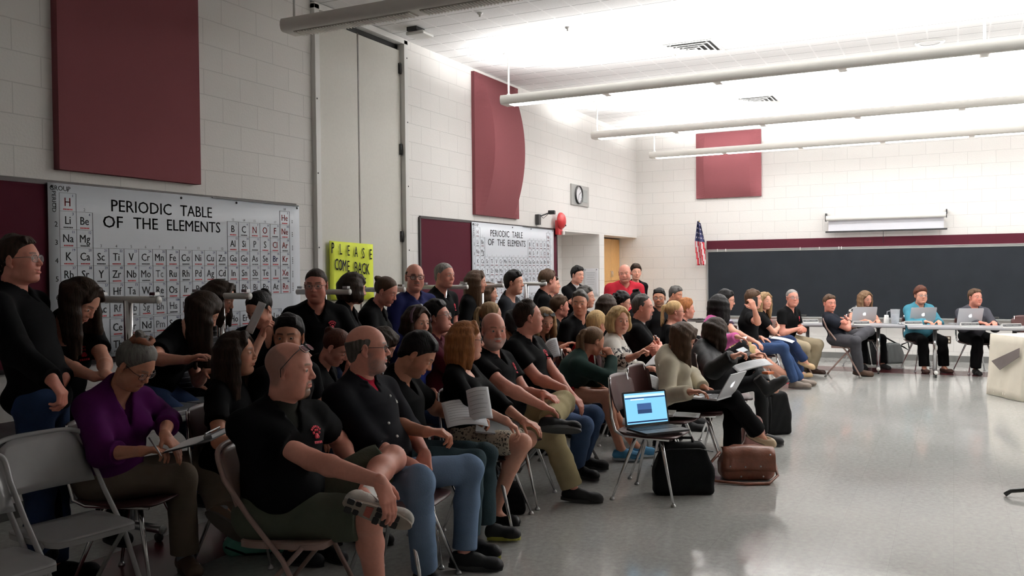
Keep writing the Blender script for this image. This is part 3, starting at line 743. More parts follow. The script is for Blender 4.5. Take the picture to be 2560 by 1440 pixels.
# ---------------------------------------------------------------- head, local frame: x right of face's left?, y forward, z up (origin mid-head)
def head_field(v, fem=False, wide=1.0, fat=0.0, nose=1.0, neck=None, jaw=1.0, ears=True, lid=0.0, smile=0.0, mouth=0.0):
    F = Field((-.105, -.125, -.2), (.105, .14, .135), v)
    w_ = wide
    F.add(ell((0, -.014, .03), (.0765*w_, .097, .084)), .01)
    F.add(ell((0, .03, -.02), (.064*w_, .058, .09)), .03)
    F.add(ell((0, .022, -.07), ((.05 if fem else .056)*w_*jaw, .056, .044)), .03)
    F.add(ell((0, .066, -.1), (.02*(.85 if fem else 1.1), .018, .017)), .02)
    for s in (-1, 1):
        F.add(ell((s*.04*w_, .052, -.032), (.024, .026, .024)), .02)
        F.add(cap((s*.045*w_, .064, .022), (s*.014, .08, .019), .0105 if not fem else .008), .014)
        F.add(cap((s*.05*w_, -.005, -.075), (s*.02, .05, -.1), .014, .016), .02)
    if fat:
        F.add(ell((0, .02, -.105), (.05*w_+.01*fat, .052+.01*fat, .026+.012*fat)), .03)
        for s in (-1, 1): F.add(ell((s*.045*w_, .035, -.062), (.026+.008*fat, .032, .03)), .025)
    F.add(cap((0, .079, .012), (0, .1+.006*(nose-1), -.03), .0075, .0115*nose), .012)
    for s in (-1, 1): F.add(ell((s*.0125*nose, .0925, -.0345), (.0085*nose, .01, .0075)), .006)
    for s in (-1, 1):
        F.cut(ell((s*.0325*w_, .098, .0), (.017, .024, .011)), .012)
        F.add(ell((s*.0315*w_, .0695, -.001), (.0145, .0135, .0125)), .004)
        lz = .0075*(1-lid)-.003*lid      # upper lid edge
        F.add(cap((s*(.0315*w_-.012), .0805, lz), (s*(.0315*w_+.013), .0755, lz-.001), .0042+.003*lid), .004)
        F.add(cap((s*(.0315*w_-.011), .081, -.0105), (s*(.0315*w_+.012), .0765, -.0095), .0032), .004)
    # mouth
    F.add(ell((0, .07, -.066), (.027, .022, .02)), .016)
    for s in (-1, 1):
        F.add(cap((0, .0895, -.0615), (s*.02, .08, -.0645+.006*smile), .0048, .003), .004)
    F.add(cap((-.014, .086, -.0725), (.014, .086, -.0725), .0058), .006)
    for s in (-1, 1): F.cut(cap((0, .0955, -.067), (s*(.024+.003*smile), .083, -.067+.006*smile), .0022+.004*mouth), .003)
    F.cut(cap((-.02, .085, -.083), (.02, .085, -.083), .004), .008)
    if ears:
        for s in (-1, 1):
            Rm = rotz(-s*.35) @ rotx(-.18)
            F.add(ell((s*(.0765*w_+.004), -.012, -.006), (.0085, .018, .031), Rm), .008)
            F.cut(ell((s*(.0765*w_+.014), -.008, -.002), (.009, .0095, .017), Rm), .005)
            F.add(ell((s*(.0765*w_+.002), -.004, -.034), (.006, .009, .01)), .006)
    if neck is not None: F.add(cap((0, -.028, -.05), neck, .056*(1 if not fem else .86)+.006*fat, .058*(1 if not fem else .84)+.008*fat), .03)
    return F
def brow_col(P, base, hair, beard, wide, fem, stubble_col, lipc=None):
    x, y, z = P[:, 0], P[:, 1], P[:, 2]; n = len(P); c = np.tile(np.array(base, np.float32), (n, 1))
    def mix(m_, col, k=1.0):
        m_ = np.clip(m_*k, 0, 1)[:, None]; c[:] = c*(1-m_)+np.array(col, np.float32)*m_
    sm = lambda a, b, t: np.clip((t-a)/(b-a), 0, 1)**2*(3-2*np.clip((t-a)/(b-a), 0, 1))
    rosy = np.array(base)*np.array([1.02, .84, .82])
    mix((sm(.034, .014, np.hypot(np.abs(x)-.042, z+.034)))*sm(.03, .05, y), rosy, .7); mix(sm(.02, .008, np.hypot(x, z+.032))*sm(.085, .1, y), rosy, .8)
    mix(sm(.02, .0, np.abs(np.abs(x)-.083))*sm(.03, .02, np.abs(z+.006))*sm(.012, 0, np.abs(y+.012)), rosy, .6)
    if stubble_col is not None:      # close-shaved scalp: stubble colour over the sides and back
        L = np.interp(z, [-.08, -.03, 0, .03, .06, .09], [-.035, -.02, .0, .015, .0, -.05]); mix(sm(.012, -.012, y-L)*sm(-.085, -.06, z), stubble_col, .55)
    bz = .0235+.002*np.cos((np.abs(x)-.034)*90)
    if hair is not None: mix(sm(.0062, .0028, np.abs(z-bz))*sm(.053, .045, np.abs(x))*sm(.009, .014, np.abs(x))*sm(.03, .05, y), np.array(hair)*.8+np.array(base)*.05, .85 if not fem else .7)
    if beard is not None:
        st, bc = beard
        if st in ('full', 'stubble', 'short'):
            mk = sm(-.032, -.062, z+.25*np.maximum(0, y-.03))*sm(-.006, .03, y)
            mk = np.maximum(mk, sm(-.0, -.035, z)*sm(.05, .01, y)*sm(-.006, .012, y)); mk *= 1-sm(.019, .012, np.abs(x))*sm(.008, .004, np.abs(z+.067))
            mk = mk*(.82+.3*np.clip(ripple(P*1.0, 3, 9), -1, 1)); mix(mk, bc, .8 if st == 'full' else .68 if st == 'short' else .3)
        if st in ('goatee', 'full', 'moustache', 'short'):
            mk = sm(.03, .022, np.abs(x))*sm(-.044, -.05, z)*sm(-.061, -.056, z)*sm(.06, .07, y)
            if st == 'goatee': mk = np.maximum(mk, sm(.034, .024, np.abs(x))*sm(-.077, -.083, z)*sm(.035, .05, y)); mk = np.maximum(mk, sm(.036, .029, np.abs(x))*sm(.022, .026, np.abs(x))*sm(-.05, -.056, z)*sm(.05, .06, y))
            mix(mk, bc, .9 if st != 'white' else .6)
    lz = z+.067+.0; lips = sm(.024, .02, np.abs(x))*sm(1.1, .75, (x/.0235)**2+(lz/np.where(lz > 0, .0068, .0095))**2)*sm(.074, .08, y)
    lc = np.array(lipc if lipc is not None else (base[0]*.82, base[1]*.5, base[2]*.5)); mix(lips, lc, .85)
    return c
# ---------------------------------------------------------------- hand, right hand local: y along fingers, x toward thumb, z dorsal
def hand_field(v, curl=.5, spread=.06, thumb=.5, point=False, fist=False):
    F = Field((-.075, -.075, -.13), (.1, .23, .06), v)
    for xi in (.027, .009, -.009, -.026): F.add(cap((xi*.62, .005, 0), (xi, .084-abs(xi)*.15, 0), .0135, .0115), .014)
    F.add(ell((.024, .03, -.009), (.017, .03, .015)), .014); F.add(cap((0, -.012, 0), (0, .014, 0), .0205, .0225), .02)
    Ls = (.046, .051, .047, .037)
    for i, xi in enumerate((.028, .0095, -.0095, -.027)):
        c = curl*(1+.08*i)
        if point and i == 0: c = .06
        if fist: c = 1.45
        p = V3(xi, .085-abs(xi)*.16, 0); a = c*.75; yaw = -xi*spread*28
        for k, (fl, r0, r1) in enumerate(((1, .0092, .0084), (.62, .0084, .0077), (.5, .0077, .0066))):
            d = V3(sin(yaw)*cos(a)*-1*-1, cos(a)*cos(yaw), -sin(a)); q = p+d*Ls[i]*fl
            F.add(cap(p, q, r0, r1), .004 if k else .008); p = q; a += c*(1.0 if k == 0 else .7)
    p = V3(.026, .02, -.006); t = thumb
    for k, (L, r0, r1) in enumerate(((.04, .0135, .011), (.033, .0105, .0095), (.026, .0095, .0075))):
        a = .85-.45*k*t; d = nrm(V3(sin(a), cos(a), -.25-.35*t*(k+1)*.6)); q = p+d*L; F.add(cap(p, q, r0, r1), .008 if k == 0 else .004); p = q
    return F
def hair_field(v, style, wide, g, seed, length=.25, vol=0.0, recede=0.0, side=0, fringe=0):
    'g: gravity direction in head coordinates'
    rs = np.random.RandomState(seed); big = style in ('long', 'bob', 'ponytail', 'bun', 'curly', 'updo')
    ext = (length if style != 'bob' else .14)+.12
    lo = np.array([-.125, -.17, -.125]); hi = np.array([.125, .125, .16])
    if style in ('long', 'bob', 'ponytail'):
        for p in ((0, -.1, 0), (.1, 0, 0), (-.1, 0, 0)):
            q = np.array(p)+np.asarray(g)*ext; lo = np.minimum(lo, q-.06); hi = np.maximum(hi, q+.06)
    F = Field(lo, hi, v)
    t = {'short': .010, 'buzz': .005, 'fringe': .006, 'long': .015, 'bob': .019, 'ponytail': .010, 'bun': .010, 'curly': .02, 'updo': .012}[style]+vol*.4
    F.add(ell((0, -.015, .031), (.0765*wide+t, .097+t, .084+t+vol)), .01)
    if style in ('short', 'curly', 'bob'):
        for k in range(10):
            a = rs.rand()*6.28; b = rs.rand()*1.1
            F.add(ell((.06*sin(a)*sin(b), -.01+.075*cos(a)*sin(b), .06+.055*cos(b)+vol*.6), (.025, .028, .016+vol*.4)), .018)
    if style == 'short' and recede < .02:
        for k in range(11):
            x = -.05+.01*k+rs.randn()*.003; F.add(cap((x*.8, .045, .1+vol), (x, .083-abs(x)*.35+rs.rand()*.006, .07+vol*.5+rs.rand()*.012), .014, .008), .01)
    if style == 'curly':
        for k in range(46):
            a = rs.rand()*6.28; b = rs.rand()*1.75; r = .016+.008*rs.rand()
            F.add(ell((.09*sin(a)*sin(b), -.025+.105*cos(a)*sin(b), .03+.095*cos(b)), (r, r, r)), .008)
    # hairline: y limit as a function of height; nape cut
    if style in ('short', 'buzz', 'fringe', 'curly'): zl = [-.09, -.055, -.03, -.005, .02, .045, .056, .066, .078, .13]; yl = [-.055, -.045, -.03, .01, .022, .042-recede*.3, .06-recede, .08-recede, .1-recede, .12-recede]
    else: zl = [-.09, -.055, -.03, -.005, .02, .045, .07, .085, .13]; yl = [-.03, -.02, -.004, .012, .028, .045, .062, .074, .09]
    Yl = np.array(yl); nape = -.075 if style in ('short', 'buzz', 'fringe') else -.09
    def cutf(X, Y, Z):
        lim = np.interp(Z.ravel(), zl, Yl).reshape(Z.shape)+.0*X
        if style == 'fringe': top = (Z-(.052-.25*np.maximum(0, -Y-.03)))*.8+0*X
        g1 = (Y-lim)*.75+np.abs(X)*(-.10 if style not in ('fringe',) else 0)+.004
        g2 = np.maximum(g1, (nape-Z)*.9+0*X)
        if style == 'fringe': g2 = np.maximum(g2, top-.0+0*X)
        return g2
    # thin the hair towards its own edge so that it lies on the head
    Xg, Yg, Zg = F.ax[0][:, None, None], F.ax[1][None, :, None], F.ax[2][None, None, :]
    lim = np.interp(Zg.ravel(), zl, Yl).reshape(Zg.shape); tp = np.clip((lim+np.abs(Xg)*.13-Yg)/.045, 0, 1)*np.clip((Zg-nape)/.05, 0, 1)
    if style == 'fringe': tp = tp*np.clip((.05+.25*np.maximum(0, -Yg-.03)-Zg)/.04, 0, 1)
    if style not in ('long', 'bob'): F.F += (t*.95*(1-tp)).astype(np.float32)
    F.keep(cutf)
    if style in ('short', 'fringe', 'buzz'): F.add(ell((0, -.066, -.03), (.056*wide, .038+t*.5, .05)), .02)
    for s in (-1, 1):      # clear the ears
        if style in ('short', 'buzz', 'fringe', 'ponytail', 'bun', 'updo'): F.cut(ell((s*(.0765*wide+.012), -.01, -.016), (.022, .019, .034)), .006)
    G = np.asarray(g)
    if style in ('long', 'bob'):
        n = 30
        for k in range(n):
            a = radians(-112+224*k/(n-1)+rs.randn()*2); R0 = .083*wide+t*.5; x = R0*sin(a); y = -.015-.098*cos(a); front = abs(a) > radians(100)
            p0 = V3(x*.8, y*.75, .062); p1 = V3(x*1.02, y*1.02, .02)
            L = length*(1+.12*rs.randn()) if style == 'long' else .12*(1+.05*rs.randn())
            out = nrm(V3(x, y+.015, 0)); F.add(cap(p0, p1, .02, .021), .016)
            p2 = p1+G*.07+out*.008; p3 = p1+G*L+out*(-.012 if style == 'bob' else .0)+V3(*(rs.randn(3)*.006)); pm = (p2+p3)/2+out*(.012 if style == 'bob' else .004)+V3(*(rs.randn(3)*.005))
            F.add(cap(p1, p2, .02, .0215), .018); F.add(cap(p2, pm, .0215, .02), .016); F.add(cap(pm, p3, .02, .012), .014)
        if fringe:
            for k in range(9):
                x = -.05+.1*k/8; F.add(cap((x*.5, .05, .1), (x, .088-abs(x)*.25, .045+.008*rs.rand()), .014, .009), .012)
        else:
            for s in (-1, 1): F.add(cap((s*.012+side*.02, .045, .112), (s*.058*wide, .062, .06), .017, .016), .014); F.add(cap((s*.058*wide, .062, .06), (s*.079*wide, .022, .0), .014, .017), .012)
    if style == 'ponytail':
        p = V3(0, -.1, .045); F.add(cap((0, -.085, .04), p+V3(0, -.022, 0), .024, .02), .012)
        for k in range(7):
            o = V3(*(rs.randn(3)*.007)); a = p+V3(0, -.025, 0)+o; b = a+V3(0, -.035, .0)+G*.06; c = b+G*length*.6+V3(0, .0, 0)+o*1.4; F.add(cap(a, b, .017, .02), .012); F.add(cap(b, c, .02, .017), .01); F.add(cap(c, c+G*length*.4+o, .017, .006), .01)
    if style in ('bun', 'updo'):
        c = V3(0, -.105, .055) if style == 'bun' else V3(0, -.05, .125)
        for k in range(9): F.add(ell(c+V3(*(rs.randn(3)*.014)), (.024, .022, .022)), .008)
    return F

STAT = []
def person(label, head, az, d=None, yd=None, seat=.45, lean=6, side=0, haz=None, hp=0, ht=0, fem=False, fat=0.0, hs=1.0, skin='f', sw=None,
           top=None, bot=None, shoe=None, hair=None, beard=None, bald=None, glasses=None, armL='lap', armR='lap', legs='sit', leg=None,
           scale=None, eye=(.03, .018, .01), lid=.4, wide=1.0, nose=1.0, smile=0, mouth=0, emblem=False, jaw=1.0, fatneck=0, seed=None, torso=None, watch=None, noleg=False, lipc=None, hipoff=None, vs=1.0, under=None):
    seed = seed if seed is not None else int(head[0]*7+head[1])
    if yd is not None: Hc = at_y(head[0], head[1], yd); d = float((Hc-V3(0, 0, CAMH)) @ CM[2])
    else: Hc = at(head[0], head[1], d)
    A = radians(az); f = V3(cos(A), sin(A), 0); l = V3(-sin(A), cos(A), 0); up = V3(0, 0, 1)
    haz = az if haz is None else haz
    RH = rotz(radians(haz)-pi/2) @ rotx(radians(hp)) @ roty(radians(ht))
    hf = RH[:, 1]
    hscl = hs*(.96 if fem else 1.0)
    ln = radians(lean); sl = radians(side)
    sp = nrm(V3(*(cos(ln)*up+sin(ln)*f))*cos(sl)+l*sin(sl))           # spine direction
    na = radians(max(0, -hp))*.75; hh = nrm(V3(hf[0], hf[1], 0)); N = Hc-hscl*(.162*nrm(nrm(up*.8+sp*.45)*cos(na)+hh*sin(na))+.015*f+.03*hh)
    if seat is None:
        sc = scale or 1.0; hipz = N.z if hasattr(N, 'z') else N[2]; Lt = (torso or .53)*sc; P = N-sp*Lt
    else:
        Pz = seat+.078; Lt = (N[2]-Pz)/max(.3, sp[2]); P = N-sp*Lt; sc = scale or (.95 if fem else 1.0)
    if hipoff is not None: P = P+f*hipoff
    STAT.append((label[:40], round(d, 2), np.round(P, 2).tolist(), round(Lt/.53, 2)))
    sw_ = (sw or (.158 if fem else .182))*(.6+.4*sc)
    u = nrm(N-P); fw = nrm(np.cross(l, u))*-1; fw = nrm(f-u*(f @ u))
    Sh = {}
    for nm, s in (('L', 1), ('R', -1)): Sh[nm] = N-u*.068+l*s*sw_-fw*.005
    T = lambda a, b=0.0, c=0.0: P+(N-P)*a+fw*b+l*c
    ta, fo, th_, shn = .285*sc, .25*sc, .425*sc, .415*sc
    root_loc = V3(P[0], P[1], 0)
    # ---- legs
    legs_ = {}
    L = dict(leg or {})
    kz = max(.44, min(.5, .07+shn)) if seat is not None else None
    for nm, s in (('L', 1), ('R', -1)):
        hip = P+l*s*.088*(.7+.3*sc)-up*.015
        if seat is None:
            K = hip-up*th_*.99+f*.03+l*s*.01; An = K-up*shn-f*.02
            An[2] = .075; K = (hip+An)/2+f*.02
        elif legs == 'perch':
            K = hip+nrm(f*.86-up*.5+l*s*.16)*th_; An = K+nrm(-up+f*.12)*shn
            if seat < .62: An[2] = .075
        else:
            q = L.get('spread', .16); dz = kz-hip[2]; h = sqrt(max(.01, th_**2-dz**2)); K = hip+nrm(f+l*s*q)*h+up*dz
            An = V3(K[0], K[1], .075)+f*L.get('out', .04)+l*s*.0; 
        toe = nrm(f+l*s*.22); sole = -up
        if nm+'K' in L: K = joint(hip, L[nm+'K'], th_)
        if nm+'A' in L:
            a_ = L[nm+'A']; An = at_z(a_[0], a_[1], .09) if a_[2] == 'f' else joint(K, a_, shn)
        if nm+'T' in L:
            t_ = L[nm+'T']; toe = nrm(at(t_[0], t_[1], float((An-V3(0, 0, CAMH)) @ CM[2])+t_[2])-An) if len(t_) == 3 and abs(t_[0]) > 5 else nrm(np.asarray(t_, float))
            sole = None
        if nm+'S' in L: sole = nrm(np.asarray(L[nm+'S'], float))
        if sole is None:
            sole = nrm((An-K)-toe*((An-K) @ toe))
        legs_[nm] = (hip, K, An, toe, sole)
    # ---- arms
    arms = {}
    for nm, s, spec in (('L', 1, armL), ('R', -1, armR)):
        S0 = Sh[nm]; hd = None; pn = None; hk = dict(curl=.45, thumb=.5)
        knee = legs_[nm][1]; hip = legs_[nm][0]
        pole = -up*.7+l*s*.55-fw*.35
        W = E = None
        if isinstance(spec, dict):
            hk.update(spec.get('hand', {}))
            if 'E' in spec: E = joint(S0, spec['E'], ta)
            if 'W' in spec and E is not None: W = joint(E, spec['W'], fo)
            elif 'W' in spec: W = joint(S0, spec['W'], None)
            if 'w' in spec: a = spec['w']; W = P+f*a[0]+l*a[1]+up*a[2]
            if 'pole' in spec: a = spec['pole']; pole = f*a[0]+l*a[1]+up*a[2]
            if 'hd' in spec:
                a = spec['hd']; hd = nrm(f*a[0]+l*a[1]+up*a[2])
            if 'H' in spec: a = spec['H']; hd = nrm(at(a[0], a[1], float((W-V3(0, 0, CAMH)) @ CM[2])+(a[2] if len(a) > 2 else 0))-W)
            if 'pn' in spec: a = spec['pn']; pn = nrm(f*a[0]+l*a[1]+up*a[2])
        elif spec == 'lap': W = hip*.38+knee*.62+up*.125-f*.08; hd = nrm(f*.8-l*s*.35-up*.25); pn = -up
        elif spec == 'clasp': W = P+f*.27+l*s*.055+up*.17; hd = nrm(f*.55-l*s*.8-up*.15); pn = nrm(-l*s-up*.4)*1.0; hk['curl'] = .7
        elif spec == 'cross': W = P+(N-P)*.52+fw*(.19 if s > 0 else .22)-l*s*.10; hd = nrm(-l*s+up*.15); pn = nrm(-fw); pole = l*s*.9-up*.6+fw*.2
        elif spec == 'down': W = S0-up*(ta+fo)*.985+f*.06+l*s*.05; hd = nrm(-up+f*.2); pn = nrm(-l*s)
        elif spec == 'back': W = P-f*.1+l*s*.17+up*.0; hd = nrm(-up*.5+l*s*.3+f*.5); pn = -up
        elif spec == 'table': W = P+f*.38+l*s*.1+up*.22; hd = nrm(f-l*s*.4); pn = -up
        if E is None:
            D = W-S0; Dn = np.linalg.norm(D)
            if Dn > (ta+fo)*.995: W = S0+D/Dn*(ta+fo)*.995; D = W-S0; Dn = np.linalg.norm(D)
            x = (ta*ta-fo*fo+Dn*Dn)/(2*Dn); h = sqrt(max(1e-4, ta*ta-x*x)); dn = D/Dn; pv = nrm(pole-dn*(pole @ dn)); E = S0+dn*x+pv*h
        if hd is None: hd = nrm(W-E)
        if pn is None: pn = -up if abs(hd[2]) < .9 else -l*s
        arms[nm] = (S0, E, W, hd, pn, hk)
    # ================= skin body
    vb = float(np.clip(.0015*d, .007, .014))*vs; vh = float(np.clip(.0008*d, .0036, .0068))*vs; vhd = float(np.clip(.0009*d, .004, .0075))*vs
    tst, tcol = top[0], top[1]; bst, bcol = bot[0], bot[1]
    nr = (.056 if not fem else .049)+.006*fat
    sleeve = {'short': .58, 'long': 1.98, 'q': 1.45, 'none': .08, 'cap': .4, 'roll': 1.25}[top[2] if len(top) > 2 else 'short']
    neckst = top[3] if len(top) > 3 else 'crew'
    pts = [P, N, N+up*.1]+[q for a in arms.values() for q in a[:3]]+([q for a in legs_.values() for q in a[:3]] if not noleg else [])
    lo = np.min(pts, 0)-.2; hi = np.max(pts, 0)+.2
    B = Field(lo, hi, vb)
    torso_w = (.135, .098, .125, .092, .15, .105, .15, .088) if fem else (.148, .108, .142, .104, .165, .118, .168, .1)
    k_ = .55+.45*sc; tw = [q*k_ for q in torso_w]; fa = .035*fat
    def torso_prims(F, off, kk=.04):
        F.add(eseg(T(-.02), T(.34, .012), l, tw[0]+off+fa, tw[1]+off+fa, tw[2]+off+fa, tw[3]+off+fa*1.1), kk)
        F.add(eseg(T(.34, .012), T(.7, .0), l, tw[2]+off+fa, tw[3]+off+fa*1.1, tw[4]+off+fa*.5, tw[5]+off+fa*.4), kk)
        F.add(eseg(T(.7, .0), T(.93, -.01), l, tw[4]+off+fa*.5, tw[5]+off+fa*.4, sw_*.72+off, .07+off), kk)
        for nm in 'LR': F.add(cap(T(.95, -.012), Sh[nm], .056+off, .05+off+fa*.3), .03)
        F.add(cap(N+up*.045, T(.9, -.02), nr*.8+off*.4, .07+off), .03)
        for s in (1, -1): F.add(cap(N+up*.04-fw*.015, N+l*s*sw_*.62-u*.035-fw*.012, nr*.55+off*.3, .038+off), .035)
        if fem:
            for s in (1, -1): F.add(ell(T(.62, tw[5]*.72, s*.075), (.062+off, .06+off, .06+off)), .03)
        if fat > .3: F.add(ell(T(.22, .06+.03*fat), (.13+.03*fat+off, .09+.05*fat+off, .13+off)), .05)
        F.add(ell(P-up*.0-f*.02, (.165*k_+off+fa*.8, .14*k_+off, .085+off), np.stack([l, f, up], 1)), .04)
    torso_prims(B, -.022)
    B.add(cap(N-u*.03, N+(Hc-N)*.45, nr*1.0, nr*.96), .025)
    bare_legs = bst in ('shorts', 'skirt', 'dress')
    hem = {'shorts': .98, 'skirt': .86}.get(bst, 2)
    for nm in 'LR':
        S0, E, W, hd, pn, hk = arms[nm]; af = 1+.1*fat if not fem else .86+.12*fat
        o = 0 if sleeve < 1.5 else -.006
        B.add(cap(S0, E, .05*af, .041*af), .03); B.add(ell(S0*.55+E*.45, (.047*af,)*3), .03)
        M_ = E*.72+W*.28; B.add(cap(E, M_, .0405*af, .0415*af+o), .02); B.add(cap(M_, W, .0415*af+o, .0265*(.9 if fem else 1)), .02); B.add(cap(W, W+hd*.02, .0255*(.9 if fem else 1), .024*(.9 if fem else 1)), .015)
        if not noleg:
            hip, K, An, toe, sole = legs_[nm]; o = 0 if bare_legs else -.012; g = (.9 if fem else 1)+.1*fat
            B.add(cap(hip, K, .083*g+o, .058*g+o), .04)
            Cf = K*.68+An*.32-nrm(toe-(An-K)*((toe @ (An-K))/((An-K) @ (An-K))))*.014
            B.add(cap(K, Cf, .053*g+o, .053*g+o), .03); B.add(cap(Cf, An, .053*g+o, .036+o), .03); B.add(ell(K, (.056*g+o,)*3), .02)
            B.add(cap(An, An+toe*.05+sole*.035, .034, .03), .02)
            if shoe and shoe[0] in ('flat', 'sandal'):
                B.add(cap(An-toe*.03+sole*.04, An+toe*.15+sole*.055, .03, .022), .02)
    V, Q = B.mesh(); base = np.array(SK[skin], np.float32)
    cols = np.tile(base, (len(V), 1)).astype(np.float32); cols *= (1+.05*ripple(V, seed, .8))[:, None]
    Vs, Qs, Cs = [V], [Q], [cols]; nV = len(V)
    # ---- head
    nl = RH.T @ (N-Hc)/hscl
    Hf = head_field(vh/hscl, fem, wide, fat*.35, nose, nl*.92, jaw, True, lid, smile, mouth); hv, hq = Hf.mesh()
    hairc = HC[hair[1]] if hair and isinstance(hair[1], str) else (hair[1] if hair else (.05, .04, .03))
    hc = brow_col(hv, base, hairc if hair and hairc[0] < .3 else (.2, .12, .06), beard and (beard[0], HC.get(beard[1], beard[1])), wide, fem, bald, lipc)
    Vs.append(Hc+hscl*(hv @ RH.T)); Qs.append(hq+nV); Cs.append(hc); nV += len(hv)
    # ---- hands
    for nm, s in (('L', 1), ('R', -1)):
        S0, E, W, hd, pn, hk = arms[nm]
        if hk.get('hide'): continue
        hf_ = hand_field(vhd, **{k: v for k, v in hk.items() if k in ('curl', 'spread', 'thumb', 'point', 'fist')}); v_, q_ = hf_.mesh()
        z = nrm(-pn+hd*(pn @ hd)); x = np.cross(hd, z)*(1 if s > 0 else -1); Rm = np.stack([x, hd, z], 1); hz = (.9 if fem else 1.0)*(.7+.3*sc)*hk.get('size', 1)
        if s < 0: q_ = q_[:, ::-1]
        Vs.append(W+hz*(v_ @ Rm.T)); Qs.append(q_+nV); c_ = np.tile(base*np.array([1, .92, .9], np.float32), (len(v_), 1)); Cs.append(c_); nV += len(v_)
    V = np.concatenate(Vs)-root_loc; Q = np.concatenate(Qs); cols = np.concatenate(Cs)
    body = bpy.data.objects.new('person', mesh_np('person', V, Q, True, cols)); C.objects.link(body); body.data.materials.append(M_SKIN)
    body.location = root_loc; tag(body, label, 'person')
    def child(name, V, Q, m, cols=None, smooth=True, lab=None, parent=None):
        o = bpy.data.objects.new(name, mesh_np(name, V-root_loc, Q, smooth, cols)); C.objects.link(o); o.parent = parent or body
        if m is not None: o.data.materials.append(m)
        if lab: o['label'] = lab
        return o
    # ---- eyes
    ph = np.concatenate([[0, .2, .21, .42, .44], np.linspace(.6, pi, 8)]); tt = np.linspace(0, 2*pi, 13)[:-1]
    EV = np.array([[sin(a)*cos(b), cos(a), sin(a)*sin(b)] for a in ph for b in tt]); EQ = np.array([[i*12+j, (i+1)*12+j, (i+1)*12+(j+1) % 12, i*12+(j+1) % 12] for i in range(12) for j in range(12)])
    rI = np.arange(13).repeat(12)[:, None]; ec = np.where(rI <= 1, np.array([.004, .003, .003]), np.where(rI <= 3, np.array(eye), np.array(srgb(176, 162, 154))))
    for s in (-1, 1):
        v_ = EV*.0122+V3(s*.0315*wide, .0738, -.001); child('eye', Hc+hscl*(v_ @ RH.T), EQ, M_EYE, ec)
    # ================= top
    off = {'tee': .010, 'polo': .012, 'shirt': .014, 'jacket': .022, 'sweater': .018, 'blouse': .012, 'coat': .028}[tst]
    Tf = Field(lo-.03, hi+.03, vb); torso_prims(Tf, off-.004)
    for nm in 'LR':
        S0, E, W, hd, pn, hk = arms[nm]; af = (1+.1*fat if not fem else .88+.12*fat); sf = off+.004
        n1 = min(1, sleeve); e1 = S0+(E-S0)*n1
        if sleeve > .2:
            Tf.add(capx(S0, e1, .052*af+sf, (.048*af+sf+.006) if sleeve < 1 else .046*af+sf, False, sleeve < 1), .03)
            if sleeve > 1:
                e2 = E+(W-E)*(sleeve-1); Tf.add(ell(E, (.046*af+sf,)*3), .02); Tf.add(capx(E, e2, .045*af+sf, (.032*af+sf) if sleeve > 1.6 else .042*af+sf, False, True), .02)
    if bst != 'dress': Tf.keep(lambda X, Y, Z: -((X-P[0])*u[0]+(Y-P[1])*u[1]+(Z-P[2])*u[2])-.085*sc-(.1 if tst in ('coat',) else 0))
    # neckline
    Tf.cut(cap(N-u*.02+fw*.0, Hc, nr+.005, nr+.02), .008)
    if neckst in ('v', 'polo', 'deepv', 'collar'):
        dp = {'v': .15, 'polo': .09, 'deepv': .24, 'collar': .07}[neckst]; q0 = N+fw*.06+u*.005
        hitp = Tf.cast(N-u*dp+fw*.3, -fw, .4); q1 = hitp if hitp is not None else N-u*dp+fw*.11
        Tf.cut(cap(q0, q1, .045 if neckst != 'collar' else .03, .006), .01)
    elif neckst == 'scoop': Tf.cut(ell(N+fw*.07-u*.02, (.085, .085, .075)), .02)
    elif neckst == 'wide': Tf.cut(ell(N+fw*.03+u*.0, (.12, .1, .065), np.stack([l, fw, u], 1)), .02)
    else: Tf.cut(ell(N+fw*.03+u*.02, (.062, .07, .05)), .01)
    if neckst in ('polo', 'collar', 'deepv'):
        ring = []
        for k in range(15):
            a = radians(-148+296*k/14)+pi; ring.append(N+u*(.006-.030*cos(a))+fw*(cos(a)*(nr+.014)+.012)+l*sin(a)*(nr+.016))
        for k in range(14):
            Tf.add(cap(ring[k], ring[k+1], .0095, .0095), .006); o_ = lambda p: p+nrm((p-N)-u*((p-N) @ u))*.012-u*.02
            Tf.add(cap(o_(ring[k]), o_(ring[k+1]), .008, .008), .01)
    v_, q_ = Tf.mesh(); nn = vnormals(v_, q_); v_ = v_+nn*(ripple(v_, seed+1, .55)*(.005 if tst in ('tee', 'polo', 'shirt', 'blouse') else .006))[:, None].astype(np.float32)
    if under is not None:
        Uf = Field(lo, hi, vb); Uf.add(eseg(T(.5), T(.72), l, tw[4]-.01, tw[5]+.002, tw[4]-.01, tw[5]+.002), .02); Uf.add(eseg(T(.72), T(.95, -.005), l, tw[4]-.01, tw[5]+.002, sw_*.6, .062), .03); Uf.add(cap(N-u*.02, N+u*.012+fw*.004, nr+.006, nr+.004), .02)
        Uf.keep(lambda X, Y, Z: -((X-N[0])*fw[0]+(Y-N[1])*fw[1]+(Z-N[2])*fw[2])-.02); Uf.cut(cap(N+u*.05, Hc, nr+.0, nr+.02), .006)
        a_, b_ = Uf.mesh(); child('undershirt', a_, b_, fabric(under))
    tm = tcol if isinstance(tcol, bpy.types.Material) else fabric(tcol)
    tn = {'tee': 't_shirt', 'polo': 'polo_shirt', 'shirt': 'shirt', 'jacket': 'jacket', 'sweater': 'sweater', 'blouse': 'blouse', 'coat': 'jacket'}[tst]
    shirt = child(tn, v_, q_, tm)
